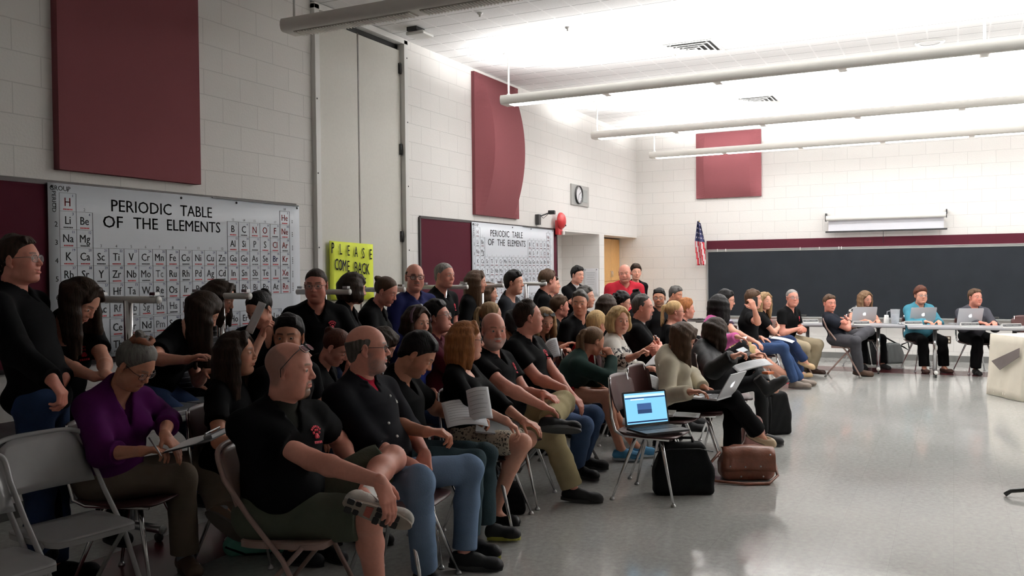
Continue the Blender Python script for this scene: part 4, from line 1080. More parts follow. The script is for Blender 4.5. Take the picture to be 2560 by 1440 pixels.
    # ================= bottoms
    if bst and not noleg:
        Bf = Field(lo-.03, hi+.03, vb); bo = {'jeans': .008, 'trousers': .014, 'shorts': .018, 'skirt': .01, 'leggings': .004, 'dress': .02}[bst]
        Bf.add(ell(P-up*.002-f*.01, (.168*k_+bo+fa*.8, .138*k_+bo, .086+bo), np.stack([l, f, up], 1)), .04)
        Bf.add(eseg(T(-.02), T(.16, .0), l, tw[0]+bo+fa-.006, tw[1]+bo+fa-.006, tw[2]+bo+fa-.006, tw[3]+bo+fa-.006), .03)
        for nm in 'LR':
            hip, K, An, toe, sole = legs_[nm]; g = (.9 if fem else 1)+.1*fat
            if bst in ('jeans', 'trousers', 'leggings', 'dress'):
                Bf.add(cap(hip, K, .086*g+bo, .06*g+bo), .04); Bf.add(ell(K, (.058*g+bo,)*3), .02)
                M_ = K*.6+An*.4; e = An+(K-An)*.05
                w1, w2 = (.056, .054) if bst == 'leggings' and False else ((.054, .04) if bst == 'leggings' else (.056, .056) if bst == 'jeans' else (.06, .06))
                Bf.add(cap(K, M_, .055*g+bo, w1*g+bo), .03); Bf.add(capx(M_, e, w1*g+bo, w2+bo, False, True), .02)
            elif bst == 'shorts':
                e = hip+(K-hip)*(bot[2] if len(bot) > 2 else hem*.93); Bf.add(capx(hip, e, .092*g+bo, .074*g+bo, False, True), .04)
            else:
                e = hip+(K-hip)*hem; Bf.add(capx(hip, e, .088*g+bo, .068*g+bo, False, True), .05)
        if bst in ('skirt', 'dress'):
            a, b = [(h[0]+(h[1]-h[0])*(hem if bst == 'skirt' else .95)) for h in (legs_['L'], legs_['R'])]; c0 = (legs_['L'][0]+legs_['R'][0])/2
            for q in (.25, .5, .75): Bf.add(capx(c0, a*q+b*(1-q), .09+bo, .064+bo, False, True), .04)
        v_, q_ = Bf.mesh(); nn = vnormals(v_, q_); kd = np.minimum(np.linalg.norm(v_-legs_['L'][1], axis=1), np.linalg.norm(v_-legs_['R'][1], axis=1))
        amp = (.004+.006*np.exp(-(kd/.16)**2)) if bst in ('jeans', 'trousers', 'shorts') else .002
        v_ = v_+nn*(ripple(v_, seed+2, .7)*amp)[:, None].astype(np.float32)
        bm = bcol if isinstance(bcol, bpy.types.Material) else fabric(bcol, bump=.2, sc=140)
        child({'jeans': 'jeans', 'trousers': 'trousers', 'shorts': 'shorts', 'skirt': 'skirt', 'leggings': 'leggings', 'dress': 'trousers'}[bst], v_, q_, bm)
    # ================= shoes
    if shoe and not noleg:
        for nm in 'LR':
            hip, K, An, toe, sole = legs_[nm]; st = shoe[0]; LS = .27*(.92 if fem else 1.03)*(.5+.5*sc)
            z = -sole; y = nrm(toe-z*(toe @ z)); x = np.cross(y, z); Rm = np.stack([x, y, z], 1); vsx = min(vb, .009)
            Sf = Field((-.07, -.1, -.09), (.07, .24, .12 if st == 'boot' else .05), vsx)
            Sf.add(cap((0, -.04, -.042), (0, .015, -.04), .034, .036), .02); Sf.add(cap((0, .02, -.04), (0, LS-.115, -.046), .037, .037), .02); Sf.add(ell((.004, LS-.12, -.046), (.042, .055, .033)), .02)
            if st not in ('flat', 'sandal'): Sf.add(cap((0, -.02, -.01), (0, .07, -.026), .036, .03), .03)
            if st == 'boot': Sf.add(capx((0, -.025, -.02), (0, -.03, .1), .045, .047, False, True), .02)
            if st in ('flat',): Sf.cut(ell((0, .03, .004), (.03, .085, .042)), .006)
            if st in ('sneaker', 'dress', 'slip'): Sf.cut(cap((0, -.02, .02), (0, -.025, .1), .034, .036), .006)
            Sf.keep(lambda X, Y, Z: np.maximum(-.066-Z, 0*X+0*Y)+0*X if False else (-.066-Z)+0*X+0*Y)
            v_, q_ = Sf.mesh(); up_ = child('shoe', An+v_ @ Rm.T, q_, cmat('shoe_upper', shoe[1], rough=.6 if st in ('sneaker', 'slip') else .4, bump=.15, bscale=120, spec=.2), lab=None)
            if len(shoe) > 3:
                Kf = Field(np.minimum(An, An+z*.12)-.09, np.maximum(An, An+z*.12)+.09, .007); Kf.add(capx(An+z*-.03, An+nrm(K-An)*.085, .04, .043, False, True), .01); a1, b1 = Kf.mesh(); child('sock', a1, b1, fabric(shoe[3]))
            mb = MB(); n = 20; th = .012 if st in ('flat', 'dress', 'sandal') else .022
            pr = []
            for k in range(n):
                a = 2*pi*k/n; yy = cos(a); xx = sin(a); pr.append((xx*(.036+.007*max(0, yy)), (.0 if yy < 0 else 0)+(LS/2-.072)+yy*(LS/2+.004)))
            mb.prism(pr, (0, 0, -.064-th+.006), (1, 0, 0), (0, 1, 0), th, 0, True); vv = np.array(mb.v)
            so = bpy.data.objects.new('sole', mb.mesh('sole')); so.data.vertices.foreach_set('co', (An+vv @ Rm.T-root_loc).astype(np.float32).ravel()); C.objects.link(so); so.parent = up_
            so.data.materials.append(cmat('shoe_sole', shoe[2] if len(shoe) > 2 else (.02, .02, .02), rough=.6, bump=.2, bscale=60))
    # ================= hair
    if hair and hair[0] != 'none':
        opt = dict(hair[2]) if len(hair) > 2 else {}
        Ff = hair_field(vh/hscl*1.1, hair[0], wide, RH.T @ V3(0, 0, -1), seed, **opt); v_, q_ = Ff.mesh()
        nn = vnormals(v_, q_); v_ = v_+nn*(ripple(v_*np.array([1, 1, .35]), seed+5, 4)*.0015)[:, None].astype(np.float32)
        child('hair', Hc+hscl*(v_ @ RH.T), q_, hairmat(hairc))
    # ================= glasses
    if glasses is not None:
        mb = MB(); gm = []
        for s in (-1, 1):
            c = V3(s*.033*wide, .094, -.003); mb.tube([c+V3(px, -.006*abs(px)/.026*(1 if px*s > 0 else 0), pz) for px, pz in rrect(.05, .034, .012, 3)], glasses[1] if len(glasses) > 1 else .0016, 6, closed=True)
            mb.tube([(s*.058*wide, .09, .004), (s*.078*wide, .06, .006), (s*.083*wide, -.012, .008), (s*.083*wide, -.035, -.012)], .0017, 6)
        mb.tube([(-.009, .094, .002), (0, .1, .004), (.009, .094, .002)], .0016, 6)
        v_ = np.array(mb.v)
        if glasses[0] == 'sun':
            # pushed up on the crown
            v_ = (v_-V3(0, -.012, .008)) @ rotx(.9).T*1.13+V3(0, -.012, .008)
        g = bpy.data.objects.new('glasses', mb.mesh('glasses')); g.data.vertices.foreach_set('co', (Hc+hscl*(v_ @ RH.T)-root_loc).astype(np.float32).ravel()); C.objects.link(g); g.parent = body
        g.data.materials.append(cmat('glasses_frame', (.012, .012, .012) if glasses[0] in ('black', 'sun') else (.25, .24, .23) if glasses[0] == 'wire' else (.06, .02, .015), rough=.25, metal=.6 if glasses[0] == 'wire' else 0))
        mb = MB()
        for s in (-1, 1): mb.prism(rrect(.046, .03, .011, 3), (s*.033*wide, .0945, -.003), (1, 0, 0), (0, 0, 1), .0015)
        v_ = np.array(mb.v)
        if glasses[0] == 'sun': v_ = (v_-V3(0, -.012, .008)) @ rotx(.9).T*1.13+V3(0, -.012, .008)
        le = bpy.data.objects.new('lens', mb.mesh('lens')); le.data.vertices.foreach_set('co', (Hc+hscl*(v_ @ RH.T)-root_loc).astype(np.float32).ravel()); C.objects.link(le); le.parent = g
        le.data.materials.append(M_SUNLENS if glasses[0] == 'sun' else M_LENSCLEAR)
    # ================= emblem: red paw with lettering arcs on the left chest
    if emblem:
        p = Tf.cast(T(.74, .35, .085), -fw, .6)
        if p is not None:
            nz = Tf.grad(p); xr = nrm(l-nz*(l @ nz)); yu = np.cross(nz, xr); mb = MB(); e = 1.2 if d < 7 else 1.05
            def blob(x, y, r, ry=None, hh=.004): mb.lathe([(r*e, 0), (r*.8*e, hh), (0, hh*1.2)], p+xr*x*e+yu*y*e+nz*.006, 10, 0, np.stack([xr, yu, nz], 1))
            blob(0, -.007, .0105); blob(-.006, -.011, .007); blob(.006, -.011, .007)
            for x, y in ((-.0165, .004), (-.006, .0135), (.006, .0135), (.0165, .004)): blob(x, y, .0055)
            for k in range(7):
                a = radians(-51+17*k); mb.box(p+xr*sin(a)*.031*e+yu*(cos(a)*.03-.003)*e+nz*.007, (.006*e, .008*e, .004), np.stack([cos(a)*xr-sin(a)*yu, sin(a)*xr+cos(a)*yu, nz], 1))
            for k in range(5): mb.box(p+xr*(-.018+.009*k)*e-yu*.031*e+nz*.007, (.006*e, .009*e, .004), np.stack([xr, yu, nz], 1))
            em = mb.build('emblem', M_EMB, None); em.data.vertices.foreach_set('co', (np.array(mb.v)-root_loc).astype(np.float32).ravel()); em.parent = shirt
    info = dict(body=body, P=P, N=N, Hc=Hc, RH=RH, hscl=hscl, f=f, l=l, u=u, fw=fw, arms=arms, legs=legs_, T=T, Tf=Tf, loc=root_loc, child=child, shirt=shirt, Sh=Sh, az=A, sc=sc)
    if watch:
        S0, E, W, hd, pn, hk = arms[watch]; q = W+(E-W)*.12; ax_ = nrm(W-E); mb = MB(); x = nrm(np.cross(ax_, V3(.3, .2, 1))); y = np.cross(ax_, x)
        mb.tube([q+(x*cos(a)+y*sin(a))*.031 for a in np.linspace(0, 2*pi, 15)[:-1]], .006, 6, closed=True); mb.lathe([(.017, 0), (.017, .008), (0, .009)], q-pn*.03, 12, 0, np.stack([x, ax_, -pn], 1))
        o = mb.build('wrist_watch', M_STEEL if watch == 'L' else M_BLACK, None); o.data.vertices.foreach_set('co', (np.array(mb.v)-root_loc).astype(np.float32).ravel()); o.parent = body
    return info
def joint(p, spec, L):
    'joint from a photographed position: (px, py, s): bone length L from p, s>0 far / s<0 near solution; (px, py, None, d): explicit depth; 3-array: room point'
    if isinstance(spec, np.ndarray): return spec
    if len(spec) == 4: return at(spec[0], spec[1], spec[3])
    px, py, s = spec; o = V3(0, 0, CAMH); r = nrm(at(px, py, 1.0)-o)
    if L is None: L = .45
    b = r @ (p-o); c = (p-o) @ (p-o)-L*L; D = b*b-c
    if D <= 0: q = o+r*b; return p+nrm(q-p)*L if True else q
    return o+r*(b+(sqrt(D) if s > 0 else -sqrt(D)))
M_EYE = mat('eye', (.8, .8, .8), .12, attr=True); M_EMB = mat('emblem_thread', srgb(190, 40, 62), .7)
M_SUNLENS = mat('sunglass_lens', (.02, .022, .026), .08, spec=.8); M_LENSCLEAR = mat('clear_lens', (.75, .8, .82), .05)
M_LENSCLEAR.node_tree.nodes['Principled BSDF'].inputs['Alpha'].default_value = .10
# ================================================================== FURNITURE
M_SHELL = mat('maroon_plastic_shell', srgb(66, 37, 36), .45, noise=.05, scale=20, spec=.35)
M_FGREY = mat('grey_enamel', srgb(158, 157, 158), .32, .0, noise=.05, scale=12, coat=.25)
M_FBROWN = mat('brown_enamel', srgb(138, 112, 104), .38, .0, noise=.05, scale=12, coat=.2)
M_FBEIGE = mat('beige_enamel', srgb(160, 138, 126), .4, noise=.04, scale=12)
M_RUB = mat('grey_rubber', srgb(110, 108, 104), .6)
def shell_chair(label, loc, rz):
    t = thing('shell_chair', label, 'chair', loc, rz, 'maroon shell chairs with chrome legs')
    # seat: shallow dished plate with rolled front, local +x forward
    P = []
    for i in range(11):
        row = []
        for j in range(11):
            u = -1+2*i/10; v = -1+2*j/10; k = 1-.12*max(0, -u)*v*v-.1*(u*u)**3*abs(v)
            x = .215*u*(1-.10*v**4); y = .215*v*(1-.12*u**4)*(1-.06*max(0, -u)); z = .45-.022*(1-u*u)*(1-v*v*.6)-.03*max(0, u-.6)**1.5+.012*max(0, -u)
            row.append((x, y, z))
        P.append(row)
    MB().grid(P, thick=.008).build('seat', M_SHELL, t)
    P = []
    for i in range(11):
        row = []
        for j in range(11):
            u = i/10; v = -1+2*j/10; w_ = .185+.025*sin(u*pi*.75); w_ *= 1-.18*max(0, u-.75)*4*abs(v)**3-.14*max(0, .2-u)*5*abs(v)**3
            row.append((-.235-.055*u+.035*(v*v), w_*v, .58+.25*u-.02*v**4*(u > .8)))
        P.append(row)
    MB().grid(P, thick=.008).build('backrest', M_SHELL, t)
    for s in (-1, 1):
        MB().tube([(-.262, s*.155, .82), (-.25, s*.175, .70), (-.235, s*.185, .55), (-.21, s*.185, .46), (-.15, s*.18, .432), (.0, s*.165, .425), (.16, s*.15, .42)], .0105, 10).build('side_rail', M_CHROME, t)
    MB().box((.0, 0, .418), (.26, .3, .012)).build('under_plate', M_BLACK, t, bevel=.003)
    for sx, sy in ((1, 1), (1, -1), (-1, 1), (-1, -1)):
        a = V3(sx*.09, sy*.11, .415); b = V3(sx*.215, sy*.235, .012)
        lg = MB().tube([a+V3(-sx*.03, -sy*.03, .0), a, a+(b-a)*.3, b], [.012, .0145, .0125, .0075], 10).build('leg', M_CHROME, t)
        MB().lathe([(.0, 0), (.017, 0), (.018, .007), (.009, .02), (0, .022)], (b[0], b[1], 0), 12).build('glide', M_STEEL, lg)
    return t
def folding_chair(label, loc, rz, m, group):
    t = thing('folding_chair', label, 'chair', loc, rz, group)
    def U(i, j): return -1+2*i/10, -1+2*j/10
    P = [[(.03+.19*U(i, j)[0]*(1-.05*U(i, j)[1]**4), (.205-.012*U(i, j)[0])*U(i, j)[1]*(1-.10*U(i, j)[0]**6), .445-.012*(1-U(i, j)[0]**2)*(1-U(i, j)[1]**2)) for j in range(11)] for i in range(11)]
    st = MB().grid(P, thick=.006).build('seat', m, t)
    ring = [P[i][0] for i in range(11)]+[P[10][j] for j in range(1, 11)]+[P[i][10] for i in range(9, -1, -1)]+[P[0][j] for j in range(9, 0, -1)]
    MB().add(ring+[(p[0], p[1], p[2]-.028) for p in ring], [(i, (i+1) % 40, 40+(i+1) % 40, 40+i) for i in range(40)], 0, True).build('seat_rim', m, st)
    P = []
    for i in range(9):
        row = []
        for j in range(11):
            u = i/8; v = -1+2*j/10; row.append((-.165-.09*u-.022*(1-v*v)*(1-.6*u), (.212-.02*u)*v*(1-.10*max(0, u-.7)/.3*v*v), .585+.24*u-.035*abs(v)**5*u))
        P.append(row)
    MB().grid(P, thick=.005).build('backrest', m, t)
    # front legs run up into the back hoop
    pts = []
    for s in (-1, 1):
        q = [(.245, s*.225, .012), (.05, s*.222, .38), (-.10, s*.22, .55), (-.21, s*.218, .70), (-.245, s*.205, .79)]
        pts.append(q)
    pts = [q[:-1] for q in pts]; arc = [(-.235-.03*sin(a), -.215*cos(a)*(abs(cos(a))+1e-9)**-.45, .76+.072*sin(a)**.6) for a in np.linspace(.05, pi-.05, 17)]; hoop = pts[0]+arc+pts[1][::-1]
    MB().tube(hoop, .0115, 10).build('front_frame', m, t)
    for s in (-1, 1):
        lg = MB().tube([(.13, s*.195, .43), (.0, s*.2, .29), (-.235, s*.205, .012)], .0105, 10).build('rear_leg', m, t)
        MB().tube([(-.21, s*.205, .04), (-.238, s*.205, .0)], .0145, 10).build('foot_cap', M_RUB, lg); 
        MB().tube([(.225, s*.2245, .04), (.248, s*.225, .0)], .0155, 10).build('foot_cap', M_RUB, t)
    MB().tube([(.17, -.222, .155), (.17, .222, .155)], .008, 8).build('front_stretcher', m, t)
    MB().tube([(-.15, -.205, .11), (-.15, .205, .11)], .008, 8).build('rear_stretcher', m, t)
    return t
M_TTOP = mat('grey_laminate', srgb(150, 150, 154), .4, noise=.04, scale=40); M_TEDGE = mat('table_edge', srgb(96, 96, 100), .5)
def tleg_table(name, label, loc, rz, L, D=.6, H=.72, flip=False, top=M_TTOP, group=None):
    'table on two T legs with castors; local x along the length; flip = legs up'
    t = thing(name, label, 'table', loc, rz, group)
    Z = (lambda z: H-z) if flip else (lambda z: z)
    MB().box((0, 0, Z(H-.014)), (L, D, .028)).build('table_top', top, t, bevel=.004)
    MB().box((0, 0, Z(H-.031)), (L-.01, D-.01, .008)).build('edge_band', M_TEDGE, t)
    for s in (-1, 1):
        x = s*(L/2-.36)
        lg = MB().tube([(x, 0, Z(H-.03)), (x, 0, Z(.08))], .027, 14).build('leg_post', M_CHROME, t)
        MB().tube([(x, -D/2+.03, Z(.075)), (x, D/2-.03, Z(.075))], .021 if flip else .026, 14).build('leg_foot', M_METALW if flip else M_STEEL, t)
        MB().box((x, 0, Z(H-.042)), (.07, D*.75, .02)).build('leg_bracket', M_BLACK, t)
        for q in (-1, 1):
            c = MB(); y = q*(D/2-.06); c.tube([(x, y, Z(.05)), (x, y, Z(.032))], .012, 8); (c.box((x, y, Z(.04)), (.035, .045, .018)) if flip else c.tube([(x-.012, y, Z(.026)), (x+.012, y, Z(.026))], .026, 14)); c.build('castor', M_STEEL if flip else M_BLACK, t)
            MB().tube([(x, q*(D/2-.03), Z(.075)), (x, q*(D/2-.025), Z(.075))], .023 if flip else .028, 14).build('end_cap', M_METALW, t)
    return t
# tables stacked along the left wall: one standing, one upside down on top (the back row perches on them)
for k, x in enumerate((3.12, 4.93, 6.75, 8.56)):
    w_ = ('nearest', 'second', 'third', 'farthest')[k]
    tleg_table('folding_table', f'{w_} grey table standing along the left wall, under the upturned one', (x, 4.37, 0), 0, 1.79, .56, group='tables standing along the left wall')
    tleg_table('folding_table', f'{w_} upturned grey table along the left wall with its T legs in the air', (x, 4.37, .722), 0, 1.79, .56, .765, True, group='upturned tables along the left wall')
# head tables
TB = [((13.83+.3, 1.50, 0), 'grey table with chrome castor legs at the back, left of the join', 1.72), ((13.69+.3, -.26, 0), 'grey table with chrome castor legs at the back, right of the join', 1.72)]
TB.append(((14.66, 3.30, 0), 'grey table with chrome castor legs behind the people by the chalkboard, far left', 1.72))
for (loc, lab, L) in TB: tleg_table('meeting_table', lab, loc, (-pi/2+.07 if loc[1] < 3 else radians(68)), L, .6, .715, group='grey meeting tables')
TZ = .716
# paper-draped table at right
t = thing('draped_table', 'table at right edge covered to the floor in wrinkled white paper', 'table', (12.35, -1.05, 0), 0)
c_ = [V3(12.17, -.40, 0)-V3(12.35, -1.05, 0), V3(11.62, -.72, 0)-V3(12.35, -1.05, 0)]
c_ += [c_[1]+V3(.6, -1.15, 0), c_[0]+V3(.6, -1.15, 0)]
mb = MB(); P = []
nseg = 60
def along(s):
    s = s*4; i = int(s) % 4; f_ = s-int(s); return c_[i]*(1-f_)+c_[(i+1) % 4]*f_
ctr = sum(c_)/4
for i in range(nseg+1):
    row = []
    q = along((i % nseg)/nseg)
    for j in range(9):
        v = j/8; o = nrm(q-ctr); wv = .010*v*sin(i*.55+v*2)+.004*sin(i*1.3+j*1.1)*(.3+v)
        row.append(q+o*(wv+.03*v)+V3(0, 0, .735*(1-v)+.004))
    P.append(row)
M_PAPER = mat('white_table_paper', srgb(222, 216, 200), .75, noise=.05, scale=6, bump=.6, bscale=7)
MB().grid(P, thick=.002).build('paper_skirt', M_PAPER, t)
MB().add([q*1.0+V3(0, 0, .74) for q in c_], [(0, 1, 2, 3)]).build('paper_top', M_PAPER, t)
a = c_[0]*.82+c_[1]*.18; b = c_[1]; o = nrm(np.cross(c_[1]-c_[0], V3(0, 0, 1)))
if (a-ctr) @ o < 0: o = -o
MB().add([a+o*.06+V3(0, 0, .42), a*.7+b*.3+o*.06+V3(0, 0, .33), b+o*.06+V3(0, 0, .52), b+o*.06+V3(0, 0, .62)]+[a+o*.052+V3(0, 0, .42), a*.7+b*.3+o*.052+V3(0, 0, .33), b+o*.052+V3(0, 0, .52), b+o*.052+V3(0, 0, .62)],
         [(0, 1, 2, 3), (7, 6, 5, 4), (0, 4, 5, 1), (1, 5, 6, 2), (2, 6, 7, 3), (3, 7, 4, 0)]).build('grey_tape', mat('grey_tape', srgb(98, 90, 88), .5), t)
for s in (-.25, .25):
    MB().tube([ctr+V3(s, s*.8, .0), ctr+V3(s, s*.8, .735)], .02, 8).build('leg', M_STEEL, t)
q = at_z(2560, 1236, .02); p0 = at_z(2512, 1237, .012)
tag(MB().tube([p0, p0*.7+q*.3+V3(0, 0, .025), q+V3(0, 0, .03), q+V3(.1, -.3, .0), q+V3(.05, -.8, -.005)], .015, 8).shift(-p0).build('floor_cable', M_BLACK, None, loc=p0), 'thick black cable end on the floor at the right edge', 'cable')
# ================================================================== PEOPLE
BLK = (.0042, .0042, .0047); NAVY = srgb(40, 54, 82); BK2 = (.008, .008, .009)
KH = srgb(168, 150, 116); GREYT = srgb(60, 60, 64)
def pattern(name, c1, c2, kind, scale, lo=None):
    m = bpy.data.materials.new(name); m.use_nodes = True; nt = m.node_tree; b = nt.nodes['Principled BSDF']; b.inputs['Roughness'].default_value = .85; L = nt.links
    tc = nt.nodes.new('ShaderNodeTexCoord'); mx = nt.nodes.new('ShaderNodeMix'); mx.data_type = 'RGBA'; mx.inputs[6].default_value = (*c1, 1); mx.inputs[7].default_value = (*c2, 1)
    if kind == 'leopard':
        v = nt.nodes.new('ShaderNodeTexVoronoi'); v.inputs['Scale'].default_value = scale; L.new(tc.outputs['Object'], v.inputs[0])
        n = nt.nodes.new('ShaderNodeTexNoise'); n.inputs['Scale'].default_value = scale*1.6; L.new(tc.outputs['Object'], n.inputs[0])
        a = nt.nodes.new('ShaderNodeMath'); a.operation = 'MULTIPLY_ADD'; L.new(n.outputs[0], a.inputs[0]); a.inputs[1].default_value = .55; L.new(v.outputs['Distance'], a.inputs[2])
        r = nt.nodes.new('ShaderNodeValToRGB'); r.color_ramp.interpolation = 'CONSTANT'; e = r.color_ramp.elements; e[0].position = 0; e[0].color = (0, 0, 0, 1); e[1].position = .45; e[1].color = (1, 1, 1, 1); x = e.new(.64); x.color = (0, 0, 0, 1)
        L.new(a.outputs[0], r.inputs[0]); L.new(r.outputs[0], mx.inputs[0])
    elif kind == 'stripe':
        w_ = nt.nodes.new('ShaderNodeTexWave'); w_.bands_direction = 'Z'; w_.inputs['Scale'].default_value = scale; w_.inputs['Distortion'].default_value = .6; L.new(tc.outputs['Object'], w_.inputs[0])
        g = nt.nodes.new('ShaderNodeMath'); g.operation = 'GREATER_THAN'; L.new(w_.outputs[1], g.inputs[0]); g.inputs[1].default_value = lo or .8; L.new(g.outputs[0], mx.inputs[0])
    else:
        n = nt.nodes.new('ShaderNodeTexNoise'); n.inputs['Scale'].default_value = scale; n.inputs['Detail'].default_value = 1; L.new(tc.outputs['Object'], n.inputs[0])
        g = nt.nodes.new('ShaderNodeMath'); g.operation = 'GREATER_THAN'; L.new(n.outputs[0], g.inputs[0]); g.inputs[1].default_value = lo or .55
        if kind == 'lace':
            s_ = nt.nodes.new('ShaderNodeSeparateXYZ'); L.new(tc.outputs['Object'], s_.inputs[0]); h1 = nt.nodes.new('ShaderNodeMath'); h1.operation = 'COMPARE'; L.new(s_.outputs[2], h1.inputs[0]); h1.inputs[1].default_value = .80; h1.inputs[2].default_value = .075
            q = nt.nodes.new('ShaderNodeMath'); q.operation = 'MULTIPLY'; L.new(g.outputs[0], q.inputs[0]); L.new(h1.outputs[0], q.inputs[1]); L.new(q.outputs[0], mx.inputs[0])
        else: L.new(g.outputs[0], mx.inputs[0])
    L.new(mx.outputs[2], b.inputs['Base Color']); return m
M_LEO = pattern('leopard_print', srgb(196, 186, 168), (.01, .009, .009), 'leopard', 62)
M_FLOR = pattern('black_white_print', srgb(190, 188, 184), (.012, .012, .014), 'blot', 26, .5)
M_LACE = pattern('white_knit_with_black_lace', srgb(214, 210, 202), (.012, .012, .014), 'lace', 34, .52)
M_STRP = pattern('striped_knit', srgb(56, 42, 64), srgb(170, 160, 176), 'stripe', 5.5, .82)
M_SCARF = pattern('pinstripe_knit', (.012, .013, .017), srgb(120, 122, 128), 'stripe', 9, .93)
M_LEATHER = mat('black_leather', (.005, .005, .006), .5, spec=.14, noise=.2, scale=9, bump=.25, bscale=30)
SN = lambda c=(.012, .012, .013), s=(.02, .02, .02): ('sneaker', c, s)
BP = ('polo', BLK, 'short', 'polo')
JEANL = srgb(102, 122, 148); JEAND = srgb(46, 64, 96); TEALJ = srgb(50, 64, 70)
PP = {}
def add(k, *a, **kw): PP[k] = person(*a, **kw); return PP[k]
# ---- standing man, far left
add('P1', 'person standing at far left, laughing man in a black pullover and jeans, hands joined', (48, 650), -58, d=4.4, seat=None, scale=1.02, lean=-13, sw=.2, haz=-60, hp=6, skin='r', top=('sweater', BLK, 'long', 'collar'), bot=('jeans', NAVY), shoe=SN(),
    hair=('short', 'dbrown', {'recede': .012}), glasses=('wire',), smile=1, mouth=.6, armR={'E': (42, 880, -1), 'W': (128, 948, -1), 'H': (160, 990), 'hand': {'curl': .8}}, armL={'E': (100, 900, 1), 'W': (160, 945, -1), 'H': (140, 985, -.05), 'hand': {'curl': .9}}, watch='L')
add('P2', 'person with long dark hair, head bowed, on the stacked tables beside the laughing man', (203, 752), -112, yd=4.15, seat=.76, lean=16, haz=-72, hp=-40, fem=True, top=('tee', BLK, 'short', 'scoop'), bot=('trousers', BLK), shoe=SN(),
    legs='perch', hair=('long', 'dbrown', {'length': .27}), lid=.8, emblem=True, armL={'E': (262, 905, -1), 'W': (262, 935, -1), 'hd': (.3, .7, -.3)}, armR={'E': (165, 915, -1), 'W': (236, 942, -1), 'H': (272, 942)})
add('P3', 'person in a purple sweater with grey hair pinned up, writing on a clipboard', (340, 912), -98, d=4.4, sw=.145, lean=8, haz=-80, hp=-38, fem=True, fat=.25, skin='t', top=('sweater', srgb(74, 22, 76), 'q', 'v'), bot=('trousers', srgb(98, 87, 76)), shoe=('sneaker', srgb(84, 68, 56), srgb(60, 52, 46), srgb(120, 124, 132)),
    hair=('updo', (.15, .142, .132), {'vol': .008}), glasses=('brown',), lid=.8, armR={'E': (255, 1135, -1), 'W': (352, 1128, -1), 'H': (402, 1120), 'hand': {'curl': .7}}, armL={'E': (420, 1052, 1), 'W': (412, 1086, None, 4.2), 'H': (442, 1120, -.02), 'hand': {'curl': .3, 'spread': .12}},
    leg={'RK': (455, 1192, -1), 'RA': (462, 1392, 'f'), 'LK': (502, 1152, 1), 'LA': (560, 1285, -1), 'LT': (604, 1318, 0)})
add('P4', 'person on the tables bent forward in jeans, long dark hair hiding the face', (508, 782), -66, yd=4.2, seat=.76, lean=30, haz=-40, hp=-35, fem=True, fat=.3, top=('tee', BLK, 'short'), bot=('jeans', srgb(44, 58, 88)), shoe=SN(), legs='perch',
    hair=('long', 'dbrown', {'length': .34, 'vol': .01}), armR={'E': (381, 898, -1), 'W': (466, 900, -1), 'H': (498, 888)}, armL={'w': (.36, -.02, .12), 'hd': (.9, -.3, .1)})
add('P5', 'person with dark hair in profile, leaning in over pinstriped dark knit, behind the bent-over woman', (550, 745), -66, yd=4.42, seat=.76, lean=22, haz=-62, hp=-22, fem=True, top=('sweater', M_SCARF, 'long', 'scoop'), bot=('trousers', BLK), shoe=SN(), legs='perch', hair=('long', 'dbrown', {'length': .2}), lid=.7)
add('P6', 'person with pulled-back dark hair reading a white sheet before the large periodic table', (648, 772), -125, yd=4.2, seat=.76, lean=28, haz=-178, hp=-32, fem=True, top=('polo', BLK, 'short', 'v'), bot=('trousers', BLK), shoe=SN(), legs='perch', hair=('bun', 'black'), lid=.8,
    armR={'W': (632, 880, -1), 'w': (.30, -.06, .30), 'hd': (.4, .1, .9), 'hand': {'curl': .9}}, armL='lap')
add('P7', 'person in black with long dark hair in profile, seated behind the bald man with sunglasses', (594, 882), -68, yd=3.55, lean=4, haz=-62, hp=2, fem=True, fat=.2, skin='t', top=('tee', BLK, 'short', 'crew'), bot=('trousers', BLK), shoe=SN(), hair=('long', 'dbrown', {'length': .3}),
    armR={'E': (547, 1105, -1), 'W': (640, 1122, -1)}, armL='lap')
add('P8', 'person with short black hair facing the camera, half hidden by the bald head with sunglasses', (722, 842), -95, yd=3.45, haz=-152, hp=-2, skin='t', top=('tee', BLK, 'short', 'crew'), bot=('jeans', NAVY), shoe=SN(), hair=('short', 'black', {'vol': .006}), beard=('stubble', 'dbrown'))
add('P9', 'person with shaved head, sunglasses pushed up, olive shorts, ankle on knee, front row', (726, 922), -104, d=3.83, scale=1.1, sw=.17, lean=2, haz=-67, hp=-2, fat=.6, skin='p', wide=1.03, nose=1.1, bald=(.13, .1, .085), beard=('goatee', 'lbrown'), top=BP, bot=('shorts', srgb(74, 77, 66)),
    shoe=('sneaker', srgb(196, 194, 188), srgb(150, 140, 128), srgb(225, 225, 225)), glasses=('sun',), emblem=True, lid=.35, under=srgb(46, 46, 42), armR={'E': (796, 1158, -1), 'W': (950, 1204, None, 3.52), 'H': (986, 1292, -.02), 'pn': (-.7, .1, -.5), 'hand': {'curl': .4, 'spread': .1}},
    armL={'E': (845, 1098, 1), 'W': (893, 1185, -1), 'H': (888, 1238, -.05), 'hand': {'curl': .8}}, leg={'RK': (922, 1296, -1), 'RA': (946, 1505, 'f'), 'LK': (980, 1148, 1), 'LA': (908, 1246, -1), 'LT': (990, 1282, 0), 'LS': (-.86, -.42, -.3)})
